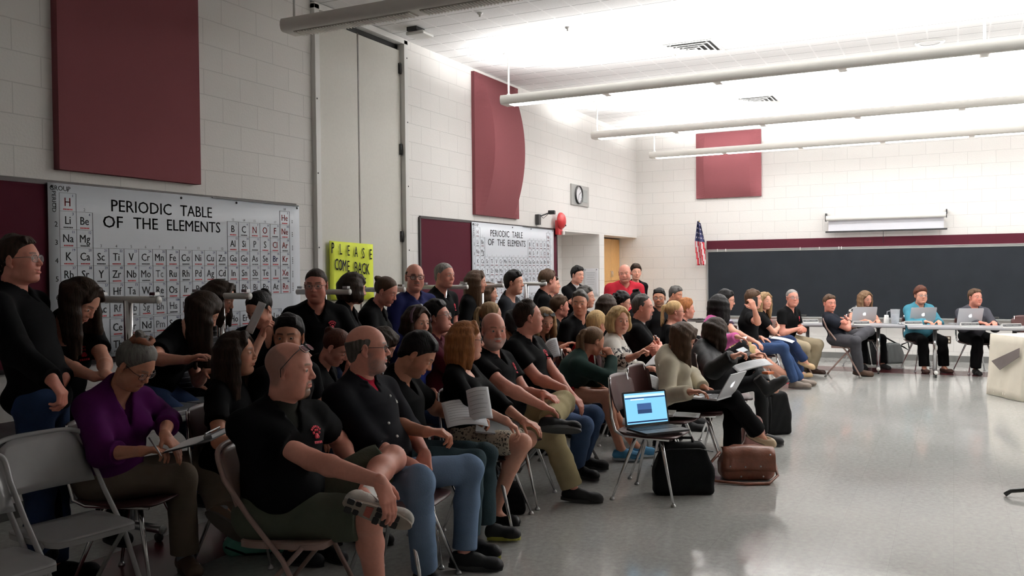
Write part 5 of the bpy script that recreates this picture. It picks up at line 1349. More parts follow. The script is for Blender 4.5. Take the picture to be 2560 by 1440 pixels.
# ---- back row on the tables
add('P10', 'person with short dark hair, glasses and black polo left of the yellow sign', (790, 712), -125, yd=4.22, seat=.76, lean=10, haz=-152, hp=-6, fat=.4, skin='r', top=BP, bot=('jeans', NAVY), shoe=SN(), legs='perch', hair=('buzz', 'dbrown'), glasses=('wire',), emblem=True, lid=.4, armL={'w': (.22, .2, .02), 'hd': (.5, .2, -.8)}, armR={'w': (.22, -.2, .02), 'hd': (.5, -.2, -.8)})
add('P11', 'person with dark bobbed hair in a black jacket, in front of the yellow sign', (884, 722), -70, yd=4.2, seat=.76, lean=10, haz=-38, hp=-8, fem=True, top=('jacket', BLK, 'long', 'deepv'), bot=('trousers', BLK), shoe=SN(), legs='perch', hair=('bob', 'dbrown'))
add('P12', 'person with brown hair in a loose bun, eyes lowered, right of the yellow sign', (966, 728), -72, yd=4.2, seat=.76, lean=12, haz=-78, hp=-24, fem=True, skin='p', top=('jacket', BLK, 'long', 'deepv'), bot=('trousers', BLK), shoe=SN(), legs='perch', hair=('bun', 'brown'), lid=.9, watch='R', armR={'w': (.34, -.1, .02), 'hd': (.7, .2, -.5)})
add('P13', 'person in a dark blue shirt and tie with glasses and moustache, on the tables', (1037, 692), -110, yd=4.3, seat=.76, lean=4, haz=-135, hp=-2, fat=.6, skin='p', top=('shirt', srgb(26, 30, 66), 'long', 'collar'), bot=('trousers', BLK), shoe=SN(), legs='perch', hair=('fringe', 'dbrown'), glasses=('black', .0026), beard=('moustache', 'dbrown'))
add('P14', 'person with cropped grey hair in a black polo, on the tables before the maroon tackboard', (1112, 688), -95, yd=4.35, seat=.76, lean=4, haz=-100, hp=-4, skin='p', top=BP, bot=('trousers', BLK), shoe=SN(), legs='perch', hair=('buzz', 'grey', {'recede': .015}), emblem=True, armR={'w': (.3, -.12, .02), 'hd': (.6, .1, -.6)})
add('P15', 'person with very long brown hair and black top, left edge of the second periodic table', (1192, 705), -70, yd=4.35, seat=.76, lean=6, haz=-66, hp=-4, fem=True, top=('sweater', BLK, 'long', 'crew'), bot=('trousers', BLK), shoe=SN(), legs='perch', hair=('long', 'brown', {'length': .42}))
add('P16', 'person half hidden behind the long-haired woman, only a brown-haired profile showing', (1222, 733), -75, yd=4.75, seat=.76, haz=-72, hp=-4, fem=True, top=('tee', BLK, 'short'), bot=('trousers', BLK), shoe=None, legs='perch', hair=('bob', 'brown'), noleg=True)
add('P17', 'person with short black hair and a wide-necked charcoal top, before the second periodic table', (1286, 706), -80, yd=4.1, seat=.72, lean=4, haz=-82, hp=-2, fem=True, fat=.55, skin='f', top=('sweater', srgb(42, 44, 48), 'long', 'wide'), bot=('trousers', BLK), shoe=SN(), legs='perch', hair=('short', 'black', {'vol': .008}), wide=1.05)
add('P18', 'person with brown hair turned away at the right end of the second periodic table', (1370, 702), -60, yd=4.15, seat=.76, lean=4, haz=-36, hp=-4, fat=.2, skin='p', top=BP, bot=('trousers', BLK), shoe=SN(), legs='perch', hair=('short', 'brown', {'vol': .006}))
add('P19', 'person mostly hidden behind the brown-haired man, a bare forearm and black sleeve showing', (1382, 712), -75, yd=4.95, seat=None, scale=.93, haz=-70, top=('tee', BLK, 'short'), bot=('trousers', BLK), shoe=SN(), hair=('short', 'dbrown'), armR='cross', armL='cross')
add('P20', 'person with black hair standing with arms crossed in the alcove, black polo over white tee', (1444, 687), -110, d=13.1, seat=None, scale=.95, haz=-112, hp=-6, top=BP, bot=('trousers', BLK), shoe=SN(), hair=('short', 'black', {'vol': .008}), armL='cross', armR='cross', emblem=True, under=srgb(205, 205, 205))
add('P21', 'person in a red pullover, bald and bearded, standing by the oak cabinet', (1562, 682), -140, d=12.3, seat=None, scale=.98, lean=8, haz=-168, hp=-10, ht=4, fat=1.1, sw=.21, skin='p', top=('sweater', srgb(150, 34, 46), 'long', 'collar'), bot=('trousers', BLK), shoe=SN(), beard=('stubble', 'dbrown'), bald=(.16, .1, .08), armL='down', armR='down', wide=1.04)
add('P22', 'person with short dark curls peeking out behind the red pullover', (1590, 681), -140, d=13.7, seat=None, scale=.93, haz=-150, fem=True, top=('tee', BLK, 'short'), bot=('trousers', BLK), shoe=SN(), hair=('short', 'dbrown', {'vol': .02}))
# ---- second row of chairs
add('P23', 'person with auburn hair in a loose bun looking down, pearl-studded ear, behind the bearded man', (842, 868), -70, d=5.85, lean=8, haz=-74, hp=-36, fem=True, skin='p', top=('jacket', BLK, 'long', 'deepv'), bot=('trousers', BLK), shoe=SN(), hair=('bun', 'auburn'), lid=.9)
add('P24', 'person behind the bearded man of whom only dark bowed hair shows', (958, 862), -72, d=6.4, lean=14, haz=-60, hp=-40, fem=True, top=('tee', BLK, 'short'), bot=('trousers', BLK), shoe=SN(), hair=('bob', 'dbrown'))
add('P25', 'person with a mauve headband over dark hair and a blue shirt', (1044, 805), -85, d=6.7, lean=4, haz=-105, hp=-6, fem=True, top=('tee', srgb(26, 36, 92), 'short'), bot=('jeans', NAVY), shoe=SN(), hair=('bob', 'dbrown'))
add('P26', 'person in a maroon shirt with swept dark hair, chin on raised hand', (1095, 792), -72, d=7.0, lean=2, haz=-78, hp=12, fat=.3, skin='p', top=('shirt', srgb(70, 22, 34), 'long', 'collar'), bot=('trousers', BLK), shoe=SN(), hair=('short', 'black', {'vol': .014}), glasses=('wire',), armR={'w': (.24, .0, .48), 'hd': (-.2, .2, .9), 'pn': (-1, .3, 0), 'hand': {'curl': .5}})
# ---- front row
add('P27', 'person with grey beard, glasses, black shirt over red and light jeans, hands clasped', (920, 870), -94, d=4.45, lean=0, hipoff=.11, haz=-58, hp=1, fat=.45, skin='p', top=('shirt', (.011, .011, .014), 'roll', 'collar'), bot=('jeans', JEANL), shoe=SN(), hair=('fringe', (.1, .094, .086)), beard=('short', 'grey'), glasses=('black', .0024), under=srgb(150, 22, 46), nose=1.1,
    armR={'E': (930, 1118, -1), 'W': (1026, 1160, None, 4.22), 'H': (1068, 1172, .02), 'hand': {'curl': .8}}, armL={'E': (1022, 1075, 1), 'W': (1062, 1135, None, 4.36), 'H': (1062, 1185, -.05), 'hand': {'curl': .85}}, leg={'RK': (1046, 1206, -1), 'RA': (1062, 1428, 'f'), 'LK': (1172, 1172, 1), 'LA': (1160, 1382, 'f'), 'LT': (.45, -.9, -.1)})
add('P28', 'person with dark cropped hair bent over a stapled handout, dark jeans, black polo', (1045, 886), -84, d=4.95, lean=8, hipoff=.10, haz=-66, hp=-36, skin='t', top=('polo', BLK, 'short', 'polo'), bot=('jeans', TEALJ), shoe=SN((.014, .014, .015), srgb(150, 146, 60)), hair=('short', 'black'), lid=.8, beard=('stubble', 'dbrown'),
    armR={'E': (985, 1062, -1), 'W': (1064, 1080, -1), 'H': (1115, 1078), 'hand': {'curl': .8}}, armL={'E': (1090, 1022, 1), 'W': (1168, 1040, -1), 'H': (1200, 1040), 'hand': {'curl': .8}}, leg={'RK': (1205, 1152, -1), 'RA': (1172, 1346, 'f'), 'LK': (1268, 1136, 1), 'LA': (1212, 1312, 'f')})
add('P29', 'person with strawberry blond hair, glasses and a leopard-print skirt', (1168, 850), -78, d=5.5, lean=2, hipoff=.07, haz=-58, hp=0, fem=True, fat=.2, top=('tee', BLK, 'q', 'scoop'), bot=('skirt', M_LEO), shoe=('flat', BK2), hair=('long', 'red', {'length': .2}), glasses=('brown', .002),
    armR={'E': (1180, 1015, -1), 'W': (1264, 1052, -1), 'H': (1302, 1078), 'hand': {'curl': .7}}, armL={'w': (.36, -.0, .1), 'hd': (.9, -.3, -.2)}, leg={'RK': (1305, 1108, -1), 'RA': (1236, 1278, 'f'), 'LK': (1320, 1098, 1), 'LA': (1248, 1232, 1)})
add('P31', 'person with shaved head and white goatee glancing at the camera, khaki trousers, ankle on knee', (1234, 824), -92, d=6.04, lean=0, hipoff=.06, haz=-132, hp=-3, fat=.6, skin='p', bald=(.2, .15, .13), beard=('short', 'white'), top=BP, bot=('trousers', srgb(152, 140, 108)), shoe=SN(), emblem=True, eye=(.02, .03, .05),
    armR={'E': (1268, 970, -1), 'W': (1366, 1020, -1), 'H': (1412, 1036)}, armL={'w': (.32, .05, .2), 'hd': (.9, -.2, -.2)}, leg={'RK': (1392, 1098, -1), 'RA': (1432, 1222, 'f'), 'RT': (.35, -.93, -.1), 'LK': (1420, 1002, 1), 'LA': (1372, 1050, -1), 'LT': (1450, 1068, 0), 'LS': (-.6, -.35, -.7)})
add('P33', 'person with receding dark hair, chin raised, black polo and jeans, arm across his lap', (1322, 792), -92, d=6.6, lean=1, hipoff=.08, haz=-52, hp=8, fat=.5, skin='p', top=BP, bot=('jeans', srgb(58, 74, 102)), shoe=SN(), hair=('short', 'dbrown', {'recede': .03}), emblem=True, lid=.4,
    armR={'E': (1345, 948, -1), 'W': (1410, 972, -1), 'H': (1440, 1006)}, armL={'w': (.34, .0, .1), 'hd': (.8, -.2, -.5)}, leg={'LK': (1506, 1042, 1), 'RK': (1462, 1066, -1), 'RA': (1440, 1165, 'f'), 'LA': (1455, 1145, 'f')})
add('P30', 'person with a blond ponytail behind the man with the white goatee', (1228, 788), -70, d=7.7, lean=2, haz=-40, hp=-4, fem=True, top=('tee', BLK, 'short'), bot=('trousers', BLK), shoe=SN(), hair=('ponytail', 'dblond', {'length': .2}))
add('P32', 'person with dark hair, head bowed, black v-neck, between the two bald men in front', (1290, 808), -75, d=8.1, lean=10, haz=-82, hp=-44, fem=True, skin='t', top=('tee', BLK, 'short', 'v'), bot=('trousers', BLK), shoe=SN(), hair=('bob', 'black'))
add('P34', 'person with long fair hair and sunglasses on her head, looking down at a sheet', (1362, 800), -95, d=8.5, lean=6, haz=-128, hp=-22, fem=True, top=('tee', BLK, 'short', 'v'), bot=('jeans', NAVY), shoe=SN(), hair=('long', 'dblond', {'length': .2}), glasses=('sun',), lid=.8, armL={'w': (.3, .02, .26), 'hd': (.6, -.5, .3)}, armR={'w': (.3, -.02, .3), 'hd': (.5, .5, .4)})
add('P35', 'person with brown hair and reddish beard in a black polo, profile turned away', (1400, 766), -70, d=9.7, lean=3, haz=-48, hp=-2, skin='r', top=BP, bot=('jeans', NAVY), shoe=SN(), hair=('short', 'brown'), beard=('stubble', 'auburn'), emblem=True)
add('P36', 'person with greying hair and black polo, smiling toward the camera', (1450, 757), -110, d=8.8, lean=3, haz=-165, hp=-5, skin='f', top=BP, bot=('jeans', NAVY), shoe=SN(), hair=('short', 'dgrey', {'recede': .02}), smile=1)
add('P37', 'person behind the smiling greying man, only a rim of grey hair showing', (1464, 743), -90, d=9.9, haz=-80, top=BP, bot=('trousers', BLK), shoe=SN(), hair=('short', 'dgrey'))
add('P38', 'person with messy blond bun and red jacket, turned away', (1492, 812), -62, d=8.5, lean=22, haz=-25, hp=-10, fem=True, top=('jacket', srgb(140, 22, 32), 'long', 'crew'), bot=('trousers', BLK), shoe=SN(), hair=('bun', 'blond', {'vol': .018}), armR={'E': (1540, 930, -1), 'W': (1590, 925, -1), 'H': (1606, 935)})
add('P39', 'person with a light brown ponytail and green sweatshirt, cheek on fist, red shorts', (1484, 852), -62, d=7.45, lean=36, haz=-38, hp=-18, fem=True, skin='t', top=('sweater', srgb(36, 52, 48), 'long', 'crew'), bot=('shorts', srgb(176, 40, 48), .36), shoe=('sneaker', srgb(70, 130, 170), srgb(190, 200, 205)), hair=('ponytail', 'lbrown', {'length': .26}),
    armR={'E': (1548, 958, -1), 'W': (1530, 893, 1), 'H': (1515, 868), 'pn': (-.4, .8, 0), 'hand': {'curl': 1.2, 'fist': True}}, armL={'w': (.36, .02, .1), 'hd': (.8, -.5, 0)}, leg={'RK': (1565, 990, -1), 'RA': (1553, 1125, 'f'), 'LK': (1608, 985, 1), 'LA': (1590, 1118, 'f')})
add('P40', 'person with a blond bob in a white knit with black lace flowers, pointing', (1548, 800), -78, d=7.95, lean=3, haz=-128, hp=-4, fem=True, fat=.2, skin='f', top=('sweater', M_LACE, 'q', 'crew'), bot=('trousers', BLK), shoe=('flat', BK2), hair=('bob', 'blond'), mouth=.5, armR={'E': (1552, 905, -1), 'W': (1592, 888, -1), 'H': (1618, 868), 'hand': {'point': True, 'curl': 1.2}}, armL={'w': (.36, .0, .14), 'hd': (.9, -.2, 0)})
add('P41', 'person with dark brown hair seen from behind, left of the dark-curled woman with glasses', (1518, 765), -60, d=9.4, haz=-15, fem=True, top=('tee', BLK, 'short'), bot=('trousers', BLK), shoe=SN(), hair=('bob', 'dbrown'))
add('P42', 'person with dark curls and glasses in profile behind the blond bob', (1556, 756), -75, d=10.2, haz=-68, hp=-12, fem=True, top=('tee', BLK, 'short'), bot=('trousers', BLK), shoe=SN(), hair=('curly', 'black'), glasses=('black',))
add('P43', 'person with dark swept-up hair hidden behind the man with the goatee', (1592, 752), -70, d=11.0, haz=10, fem=True, top=('tee', BLK, 'short'), bot=('trousers', BLK), shoe=SN(), hair=('updo', 'black'))
add('P44', 'person with thinning hair and a grey-brown goatee, broad black polo, arms folded', (1608, 768), -74, d=8.75, lean=1, haz=-82, hp=-2, fat=.9, skin='p', top=('polo', BLK, 'short', 'polo'), bot=('trousers', BLK), shoe=SN(), hair=('short', 'dgrey', {'recede': .05}), beard=('goatee', 'dgrey'), armL='cross', armR='cross', under=srgb(200, 200, 200))
add('P45', 'person with dark beard and glasses near the back wall, facing left', (1648, 744), -120, d=11.9, haz=-170, hp=-4, skin='t', top=('tee', BLK, 'short'), bot=('trousers', BLK), shoe=SN(), hair=('short', 'black'), beard=('full', 'dbrown'), glasses=('black',))
add('P46', 'person with short greying hair near the back wall, eyes lowered', (1690, 736), -90, d=13.2, haz=-98, hp=-12, skin='t', top=('tee', BLK, 'short'), bot=('trousers', BLK), shoe=SN(), hair=('short', 'dgrey'), lid=.8)
add('P47', 'person with fair ponytail and brown glasses, black scoop-neck top, profile', (1688, 778), -68, d=9.75, lean=2, haz=-63, hp=-2, fem=True, top=('tee', BLK, 'short', 'wide'), bot=('trousers', BLK), shoe=SN(), hair=('ponytail', 'blond', {'length': .16}), glasses=('brown', .002))
add('P48', 'person with short ginger hair in profile beyond the fair ponytail', (1716, 773), -68, d=10.7, haz=-60, fem=True, skin='p', top=('tee', BLK, 'short'), bot=('trousers', BLK), shoe=SN(), hair=('short', 'red', {'vol': .02}))
add('P49', 'person with long brown hair and a beige jacket typing on a silver laptop', (1708, 845), -76, d=7.0, lean=6, hipoff=.12, haz=-70, hp=-36, fem=True, skin='t', top=('jacket', srgb(202, 194, 174), 'long', 'deepv'), under=srgb(120, 118, 116), bot=('trousers', BLK), shoe=('flat', srgb(178, 156, 128), srgb(120, 100, 80)), hair=('long', 'brown', {'length': .3}), lid=.9,
    armR={'E': (1666, 992, -1), 'W': (1724, 980, -1), 'H': (1770, 976), 'hand': {'curl': .5}}, armL={'E': (1730, 940, 1), 'W': (1758, 968, -1), 'H': (1782, 975), 'hand': {'curl': .5}}, leg={'RK': (1858, 992, -1), 'RA': (1896, 1082, 1), 'RT': (1950, 1104, .0), 'LK': (1846, 1008, 1), 'LA': (1832, 1140, 'f')})
add('P50', 'person in a black leather jacket with dark hair looking at a phone', (1788, 832), -72, d=7.8, lean=6, hipoff=.10, haz=-42, hp=-30, fem=True, fat=.6, top=('coat', M_LEATHER, 'long', 'deepv'), under=srgb(110, 108, 108), bot=('leggings', (.016, .017, .018)), shoe=('boot', (.014, .014, .015), (.02, .02, .02)), hair=('long', 'dbrown', {'length': .17, 'vol': .012}),
    armR={'E': (1784, 925, -1), 'W': (1832, 892, -1), 'H': (1856, 880), 'hand': {'curl': .9}}, armL={'w': (.34, .0, .26), 'hd': (.7, -.2, .4), 'hand': {'curl': .8}}, leg={'RK': (1902, 955, -1), 'RA': (1908, 1088, 'f'), 'LK': (1926, 918, 1), 'LA': (1918, 962, -1), 'LT': (1985, 984, 0), 'LS': (.2, -.5, -.75)})
add('P51', 'person in a pink jacket with black hair seen from behind, magazine on the lap', (1798, 764), -66, d=9.4, lean=6, haz=-18, hp=-12, fem=True, scale=.92, top=('jacket', srgb(206, 104, 164), 'long', 'crew'), bot=('leggings', (.012, .012, .013)), shoe=SN(), hair=('long', 'black', {'length': .22}), armR={'E': (1808, 858, -1), 'W': (1842, 842, -1), 'H': (1856, 846)}, leg={'RK': (1872, 856, -1), 'RA': (1895, 970, -1), 'LK': (1890, 850, 1), 'LA': (1900, 960, 1)})
add('P52', 'person with glasses and a striped polo, khaki shorts, red-soled shoes stretched out', (1816, 750), -66, d=10.9, lean=4, haz=-72, hp=-10, top=('polo', M_STRP, 'short', 'polo'), bot=('shorts', srgb(150, 130, 94), 1.0), shoe=('sneaker', srgb(130, 106, 100), srgb(176, 60, 74)), hair=('short', 'black', {'vol': .006}), glasses=('black',), armR={'E': (1835, 830, -1), 'W': (1880, 850, -1)}, leg={'RK': (1930, 884, -1), 'RA': (1986, 950, 'f'), 'RT': (.5, -.86, -.12), 'LK': (1925, 868, 1), 'LA': (1950, 945, 'f')})
add('P53', 'person in black on the phone, elbow raised, jeans', (1884, 748), -70, d=11.4, lean=3, haz=-76, hp=-4, top=('tee', BLK, 'short'), bot=('jeans', JEAND), shoe=SN(srgb(110, 100, 92), srgb(80, 72, 68)), hair=('short', 'brown'), beard=('stubble', 'dbrown'), armR={'E': (1894, 806, -1), 'W': (1886, 772, -1), 'H': (1878, 750), 'pn': (-.2, .9, 0), 'hand': {'curl': .8}}, armL='lap', leg={'RK': (1985, 868, -1), 'RA': (1986, 955, 'f'), 'LK': (2003, 862, 1), 'LA': (2002, 950, 'f')})
add('P54', 'person with long fair hair and a black polo, legs crossed in dark jeans', (1912, 752), -85, d=12.1, lean=3, haz=-125, hp=-2, fem=True, top=('polo', BLK, 'short', 'polo'), bot=('jeans', srgb(34, 46, 74)), shoe=('flat', srgb(176, 150, 116), srgb(150, 130, 100)), hair=('long', 'dblond', {'length': .28}), emblem=True, armR='cross', armL='lap', leg={'RK': (1992, 846, -1), 'RA': (2012, 902, 1), 'RT': (2052, 918, 0), 'LK': (2000, 852, 1), 'LA': (2000, 930, 'f')})
add('P55', 'person with cropped grey hair, glasses, black polo and khaki trousers, hands clasped between knees', (1981, 744), -112, d=12.7, lean=12, haz=-148, hp=0, fat=.3, skin='p', top=BP, bot=('trousers', srgb(150, 138, 116)), shoe=('dress', srgb(56, 38, 32), (.02, .015, .013)), hair=('buzz', 'grey', {'recede': .02}), glasses=('wire',), emblem=True, armL='clasp', armR='clasp', leg={'LK': (2060, 864, -1), 'LA': (2028, 922, 'f'), 'RK': (2012, 868, -1), 'RA': (2016, 918, 'f')})
add('P56', 'person with brown hair, dark polo and grey trousers, arms folded, leg crossed', (2074, 758), -88, d=12.75, lean=-20, haz=-142, hp=-2, skin='r', top=('polo', (.012, .014, .02), 'short', 'polo'), bot=('trousers', GREYT), shoe=('slip', srgb(74, 56, 46), (.03, .022, .02)), hair=('short', 'brown'), smile=.6, armL='cross', armR='cross', watch='R', leg={'RK': (2138, 852, -1), 'RA': (2146, 926, 'f'), 'RT': (.1, -.95, -.08), 'LK': (2178, 826, 1), 'LA': (2134, 850, -1), 'LT': (2160, 838, -.3)})
# ---- behind the tables
add('P57', 'person with long light brown hair and patterned sleeveless top behind the left laptop', (2164, 746), -150, d=13.75, lean=10, haz=-132, hp=-16, ht=6, fem=True, top=('blouse', M_FLOR, 'none', 'v'), bot=('trousers', BLK), shoe=SN(), hair=('long', 'lbrown', {'length': .22}), lid=.5, armL='table', armR='table')
add('P58', 'person in a teal jacket with short reddish hair and glasses, behind the middle laptop', (2302, 738), -150, d=13.35, lean=2, haz=-152, hp=-2, fem=True, fat=1.2, hs=1.02, wide=1.06, top=('jacket', srgb(60, 114, 130), 'long', 'deepv'), bot=('trousers', BLK), shoe=('flat', srgb(70, 48, 42)), hair=('short', 'auburn', {'vol': .022}), glasses=('wire',), armL='table', armR='table')
add('P59', 'person in a charcoal shirt and tie talking, behind the right laptop', (2438, 743), -152, d=13.0, lean=3, haz=-140, hp=0, fat=.4, skin='r', top=('shirt', srgb(62, 62, 68), 'long', 'collar'), bot=('trousers', BLK), shoe=('dress', (.012, .011, .011)), hair=('short', 'brown', {'recede': .015}), mouth=.7, armL='table', armR='table', leg={'out': -.05})
# ================================================================== CHAIRS UNDER THE SEATED PEOPLE
G_SH = 'maroon shell chairs with chrome legs'; G_FB = 'brown folding chairs'; G_FG = 'grey folding chairs'
CH = {'P3': ('s', 'the woman in purple'), 'P7': ('s', 'the long-haired profile behind the sunglasses man'), 'P27': ('s', 'the bearded man in light jeans'), 'P28': ('s', 'the man reading the stapled handout'), 'P29': ('s', 'the leopard-print skirt'),
      'P31': ('s', 'the white-goateed man in khaki'), 'P40': ('s', 'the white lace knit'), 'P44': ('s', 'the folded-arms goateed man'), 'P49': ('s', 'the beige jacket'), 'P50': ('s', 'the leather jacket'), 'P51': ('s', 'the pink jacket'), 'P52': ('s', 'the striped polo'), 'P53': ('s', 'the phone caller'), 'P54': ('s', 'the fair-haired woman with crossed jeans'),
      'P57': ('s', 'the patterned top behind the table'), 'P58': ('s', 'the teal jacket behind the table'), 'P59': ('s', 'the charcoal shirt behind the table'),
      'P9': ('b', 'the man with sunglasses on his shaved head'), 'P55': ('b', 'the khaki-clad man with clasped hands'), 'P56': ('b', 'the man with folded arms and grey trousers'), 'P33': ('g', 'the man in jeans with his chin raised'), 'P39': ('g', 'the green sweatshirt'),
      'P23': ('s', 'the pearl-studded woman'), 'P8': ('s', 'the black-haired man facing the camera'), 'P25': ('s', 'the mauve headband'), 'P26': ('s', 'the maroon shirt'), 'P34': ('s', 'the woman with sunglasses on fair hair'), 'P36': ('s', 'the smiling greying man'), 'P35': ('s', 'the brown-haired man turned away'), 'P38': ('s', 'the red jacket'), 'P47': ('s', 'the fair ponytail with glasses')}
proto = {}
CAZ = {'P3': radians(-70), 'P9': radians(-76), 'P27': radians(-80), 'P31': radians(-80), 'P33': radians(-78)}
def chair_at(kind, label, loc, rz):
    if kind not in proto:
        proto[kind] = shell_chair(label, loc, rz) if kind == 's' else folding_chair(label, loc, rz, {'b': M_FBROWN, 'g': M_FGREY}[kind], {'b': G_FB, 'g': G_FG}[kind])
        return proto[kind]
    return dup(proto[kind], loc, rz, label)
chair_at('s', 'empty maroon shell chair carrying the open black laptop', (5.86, 1.85, 0), radians(-92))
chair_at('s', 'empty maroon shell chair with papers on its seat, behind the laptop chair', (6.47, 1.93, 0), radians(-94))
gc = at_z(168, 1318, .44); chair_at('g', 'empty grey folding chair at lower left, fully in view', (gc[0]+.02, gc[1], 0), radians(-97))
gc2 = at_z(-45, 1420, .44); chair_at('g', 'second grey folding chair, only its seat corner showing at the bottom left corner', (gc2[0], gc2[1], 0), radians(-97))
chair_at('s', 'empty maroon shell chair behind the right end of the table', (14.75, -1.02, 0), radians(-165))
for k, (kd, nm) in CH.items():
    q = PP[k]; cz = CAZ.get(k, q['az']); cf = V3(cos(cz), sin(cz), 0); p = q['P']+cf*(.12 if kd == 's' else .07)
    chair_at(kd, {'s': 'maroon shell chair under ', 'b': 'brown folding chair under ', 'g': 'grey folding chair under '}[kd]+nm, (p[0], p[1], 0), cz)
# ================================================================== PROPS
def frame(o, x, y):
    x = nrm(x); z = nrm(np.cross(x, y)); return np.stack([x, np.cross(z, x), z], 1)
M_SHEET = mat('white_sheet', srgb(226, 228, 232), .8); M_PRINT = mat('sheet_print', srgb(128, 130, 136), .8)
def sheet(label, o, x, y, w_, h, bend=.03, name='handout', lines=8, n=1, cat='paper', curl=0):
    'sheet of paper: corner o, edge directions x and y (room), bent about its long axis'
    o = np.asarray(o, float); F_ = frame(o, x, y); t = thing(name, label, cat, o)
    f_ = lambda u, v, dz=0: F_ @ V3(u*w_, v*h, bend*4*u*(1-u)+curl*v*v+dz)
    for k in range(n):
        P = [[f_(i/10, j/8, -.002*k)+(F_ @ V3(.004*k, .003*k, 0)) for j in range(9)] for i in range(11)]
        MB().grid(P, thick=.0012).build('page', M_SHEET, t)
    mb = MB()
    for q in range(lines):
        v = .88-.8*q/max(1, lines); u1 = .88-.25*((q*7) % 3)/3
        A = [f_(.1+(u1-.1)*i/6, v, .0016) for i in range(7)]; B = [f_(.1+(u1-.1)*i/6, v-.009, .0016) for i in range(7)]
        mb.add(A+B, [(i, i+1, 8+i, 7+i) for i in range(6)])
    if lines: mb.build('print', M_PRINT, t)
    return t
R_ = CM[0]; D_ = CM[1]; Fw = CM[2]; UPV = V3(0, 0, 1)
def from_to(a, b): return nrm(np.asarray(b)-np.asarray(a))
# handout held by the man in the front row
a = at(1116, 1072, 4.92); b = at(1205, 1066, 5.02); c = at(1150, 1012, 5.0)
sheet('creased white handout held open by the bent man in dark jeans', at(1118, 1070, 4.9), from_to(at(1118, 1070, 4.9), at(1225, 1066, 4.95)), from_to(at(1118, 1070, 4.9), at(1165, 1020, 5.12)), .235, .28, .02)
sheet('second leaf of the handout, curling up to a corner beside the leopard skirt', at(1176, 1056, 4.98), from_to(at(1176, 1056, 4.98), at(1232, 1046, 4.98)), from_to(at(1176, 1056, 4.98), at(1210, 1010, 5.02)), .13, .19, .03, lines=6)
h = PP['P6']['arms']['R'][2]; sheet('folded white sheet held up by the dark-haired woman before the periodic table', at(612, 828, 5.78), from_to(at(612, 828, 5.78), at(642, 840, 5.70)), from_to(at(612, 828, 5.78), at(636, 766, 5.82)), .085, .215, .01, lines=0)
sheet('white page held by the fair-haired woman with sunglasses, behind the khaki man', at(1372, 908, 7.5), from_to(at(1372, 908, 7.5), at(1402, 890, 7.45)), from_to(at(1372, 908, 7.5), at(1368, 868, 7.6)), .13, .2, .03)
sheet('printed sheet curving over the lap beside the green sweatshirt', at(1562, 965, 7.0), from_to(at(1562, 965, 7.0), at(1638, 975, 6.95)), from_to(at(1562, 965, 7.0), at(1585, 922, 7.3)), .26, .22, .03)
sheet('white papers in the hand of the pointing blond woman', at(1604, 922, 7.75), from_to(at(1604, 922, 7.75), at(1640, 912, 7.6)), from_to(at(1604, 922, 7.75), at(1632, 888, 7.9)), .18, .2, .01, lines=5)
sheet('white sheet on the knees of the phone caller', at(1925, 846, 10.95), from_to(at(1925, 846, 10.95), at(1972, 856, 10.85)), from_to(at(1925, 846, 10.95), at(1938, 836, 11.3)), .27, .2, .012, lines=4)
# ring binder pages on the leather jacket's lap
sheet('thick stack of white papers on the lap of the leather-jacketed woman', at(1846, 932, 7.3), R_+UPV*.24, nrm(V3(Fw[0], Fw[1], 0))+UPV*.22+R_*.2, .28, .2, .012, n=6, name='paper_stack')
sheet('small magazine on the lap of the person in pink', at(1828, 858, 9.0), from_to(at(1828, 858, 9.0), at(1860, 850, 8.95)), from_to(at(1828, 858, 9.0), at(1838, 846, 9.2)), .15, .16, .006, lines=4, name='magazine')
p0 = at(1920, 932, 7.4); tag(MB().box((0, 0, 0), (.07, .07, .02), rotz(-.6)).build('sticky_note_pad', mat('orange_pad', srgb(226, 128, 84), .7), None, bevel=.002, loc=p0), 'orange note pad sticking out under the stack of white papers', 'note pad')
# clipboard + pen
o = at(392, 1138, 4.12); F_ = frame(o, from_to(o, at(496, 1112, 4.02)), from_to(o, at(432, 1112, 4.32)))
t = thing('clipboard', 'dark clipboard with white paper on the knee of the woman in purple', 'clipboard', o)
mb = MB(); mb.prism([(q[0]+.16, q[1]+.11) for q in rrect(.32, .22, .012)], (0, 0, 0), F_[:, 0], F_[:, 1], .004); mb.build('board', M_BLACK, t)
mb = MB(); mb.prism([(.02, .012), (.235, .012), (.235, .205), (.02, .205)], F_ @ V3(0, 0, .005), F_[:, 0], F_[:, 1], .002); mb.build('paper', M_SHEET, t)
mb = MB(); mb.box(F_ @ V3(.272, .11, .012), (.05, .11, .016), F_); mb.tube([F_ @ V3(.25, .06, .02), F_ @ V3(.262, .06, .032), F_ @ V3(.262, .16, .032), F_ @ V3(.25, .16, .02)], .004, 6); mb.build('clip', M_STEEL, t, bevel=.003)
q = at(404, 1140, 4.0); tag(MB().tube([V3(0, 0, 0), from_to(q, at(385, 1112, 4.05))*.07, from_to(q, at(385, 1112, 4.05))*.14], [.002, .0045, .0045], 8).build('pen', M_STEEL, None, loc=q), 'pen in the hand of the woman in purple', 'pen')
# scrunchie
q = PP['P3']; c0 = q['Hc']+q['RH'] @ V3(0, -.045, .128)*q['hscl']; mb = MB()
mb.tube([c0+q['RH'] @ V3(.042*cos(a_), .038*sin(a_), .008*sin(3*a_)+.014*sin(a_)) for a_ in np.linspace(0, 2*pi, 25)[:-1]], [.014+.005*(k % 2) for k in range(24)], 8, closed=True)
o = mb.build('hair_tie', mat('scrunchie', srgb(120, 72, 50), .8, noise=.5, scale=40), None); o.data.vertices.foreach_set('co', (np.array(mb.v)-q['loc']).astype(np.float32).ravel()); o.parent = q['body']
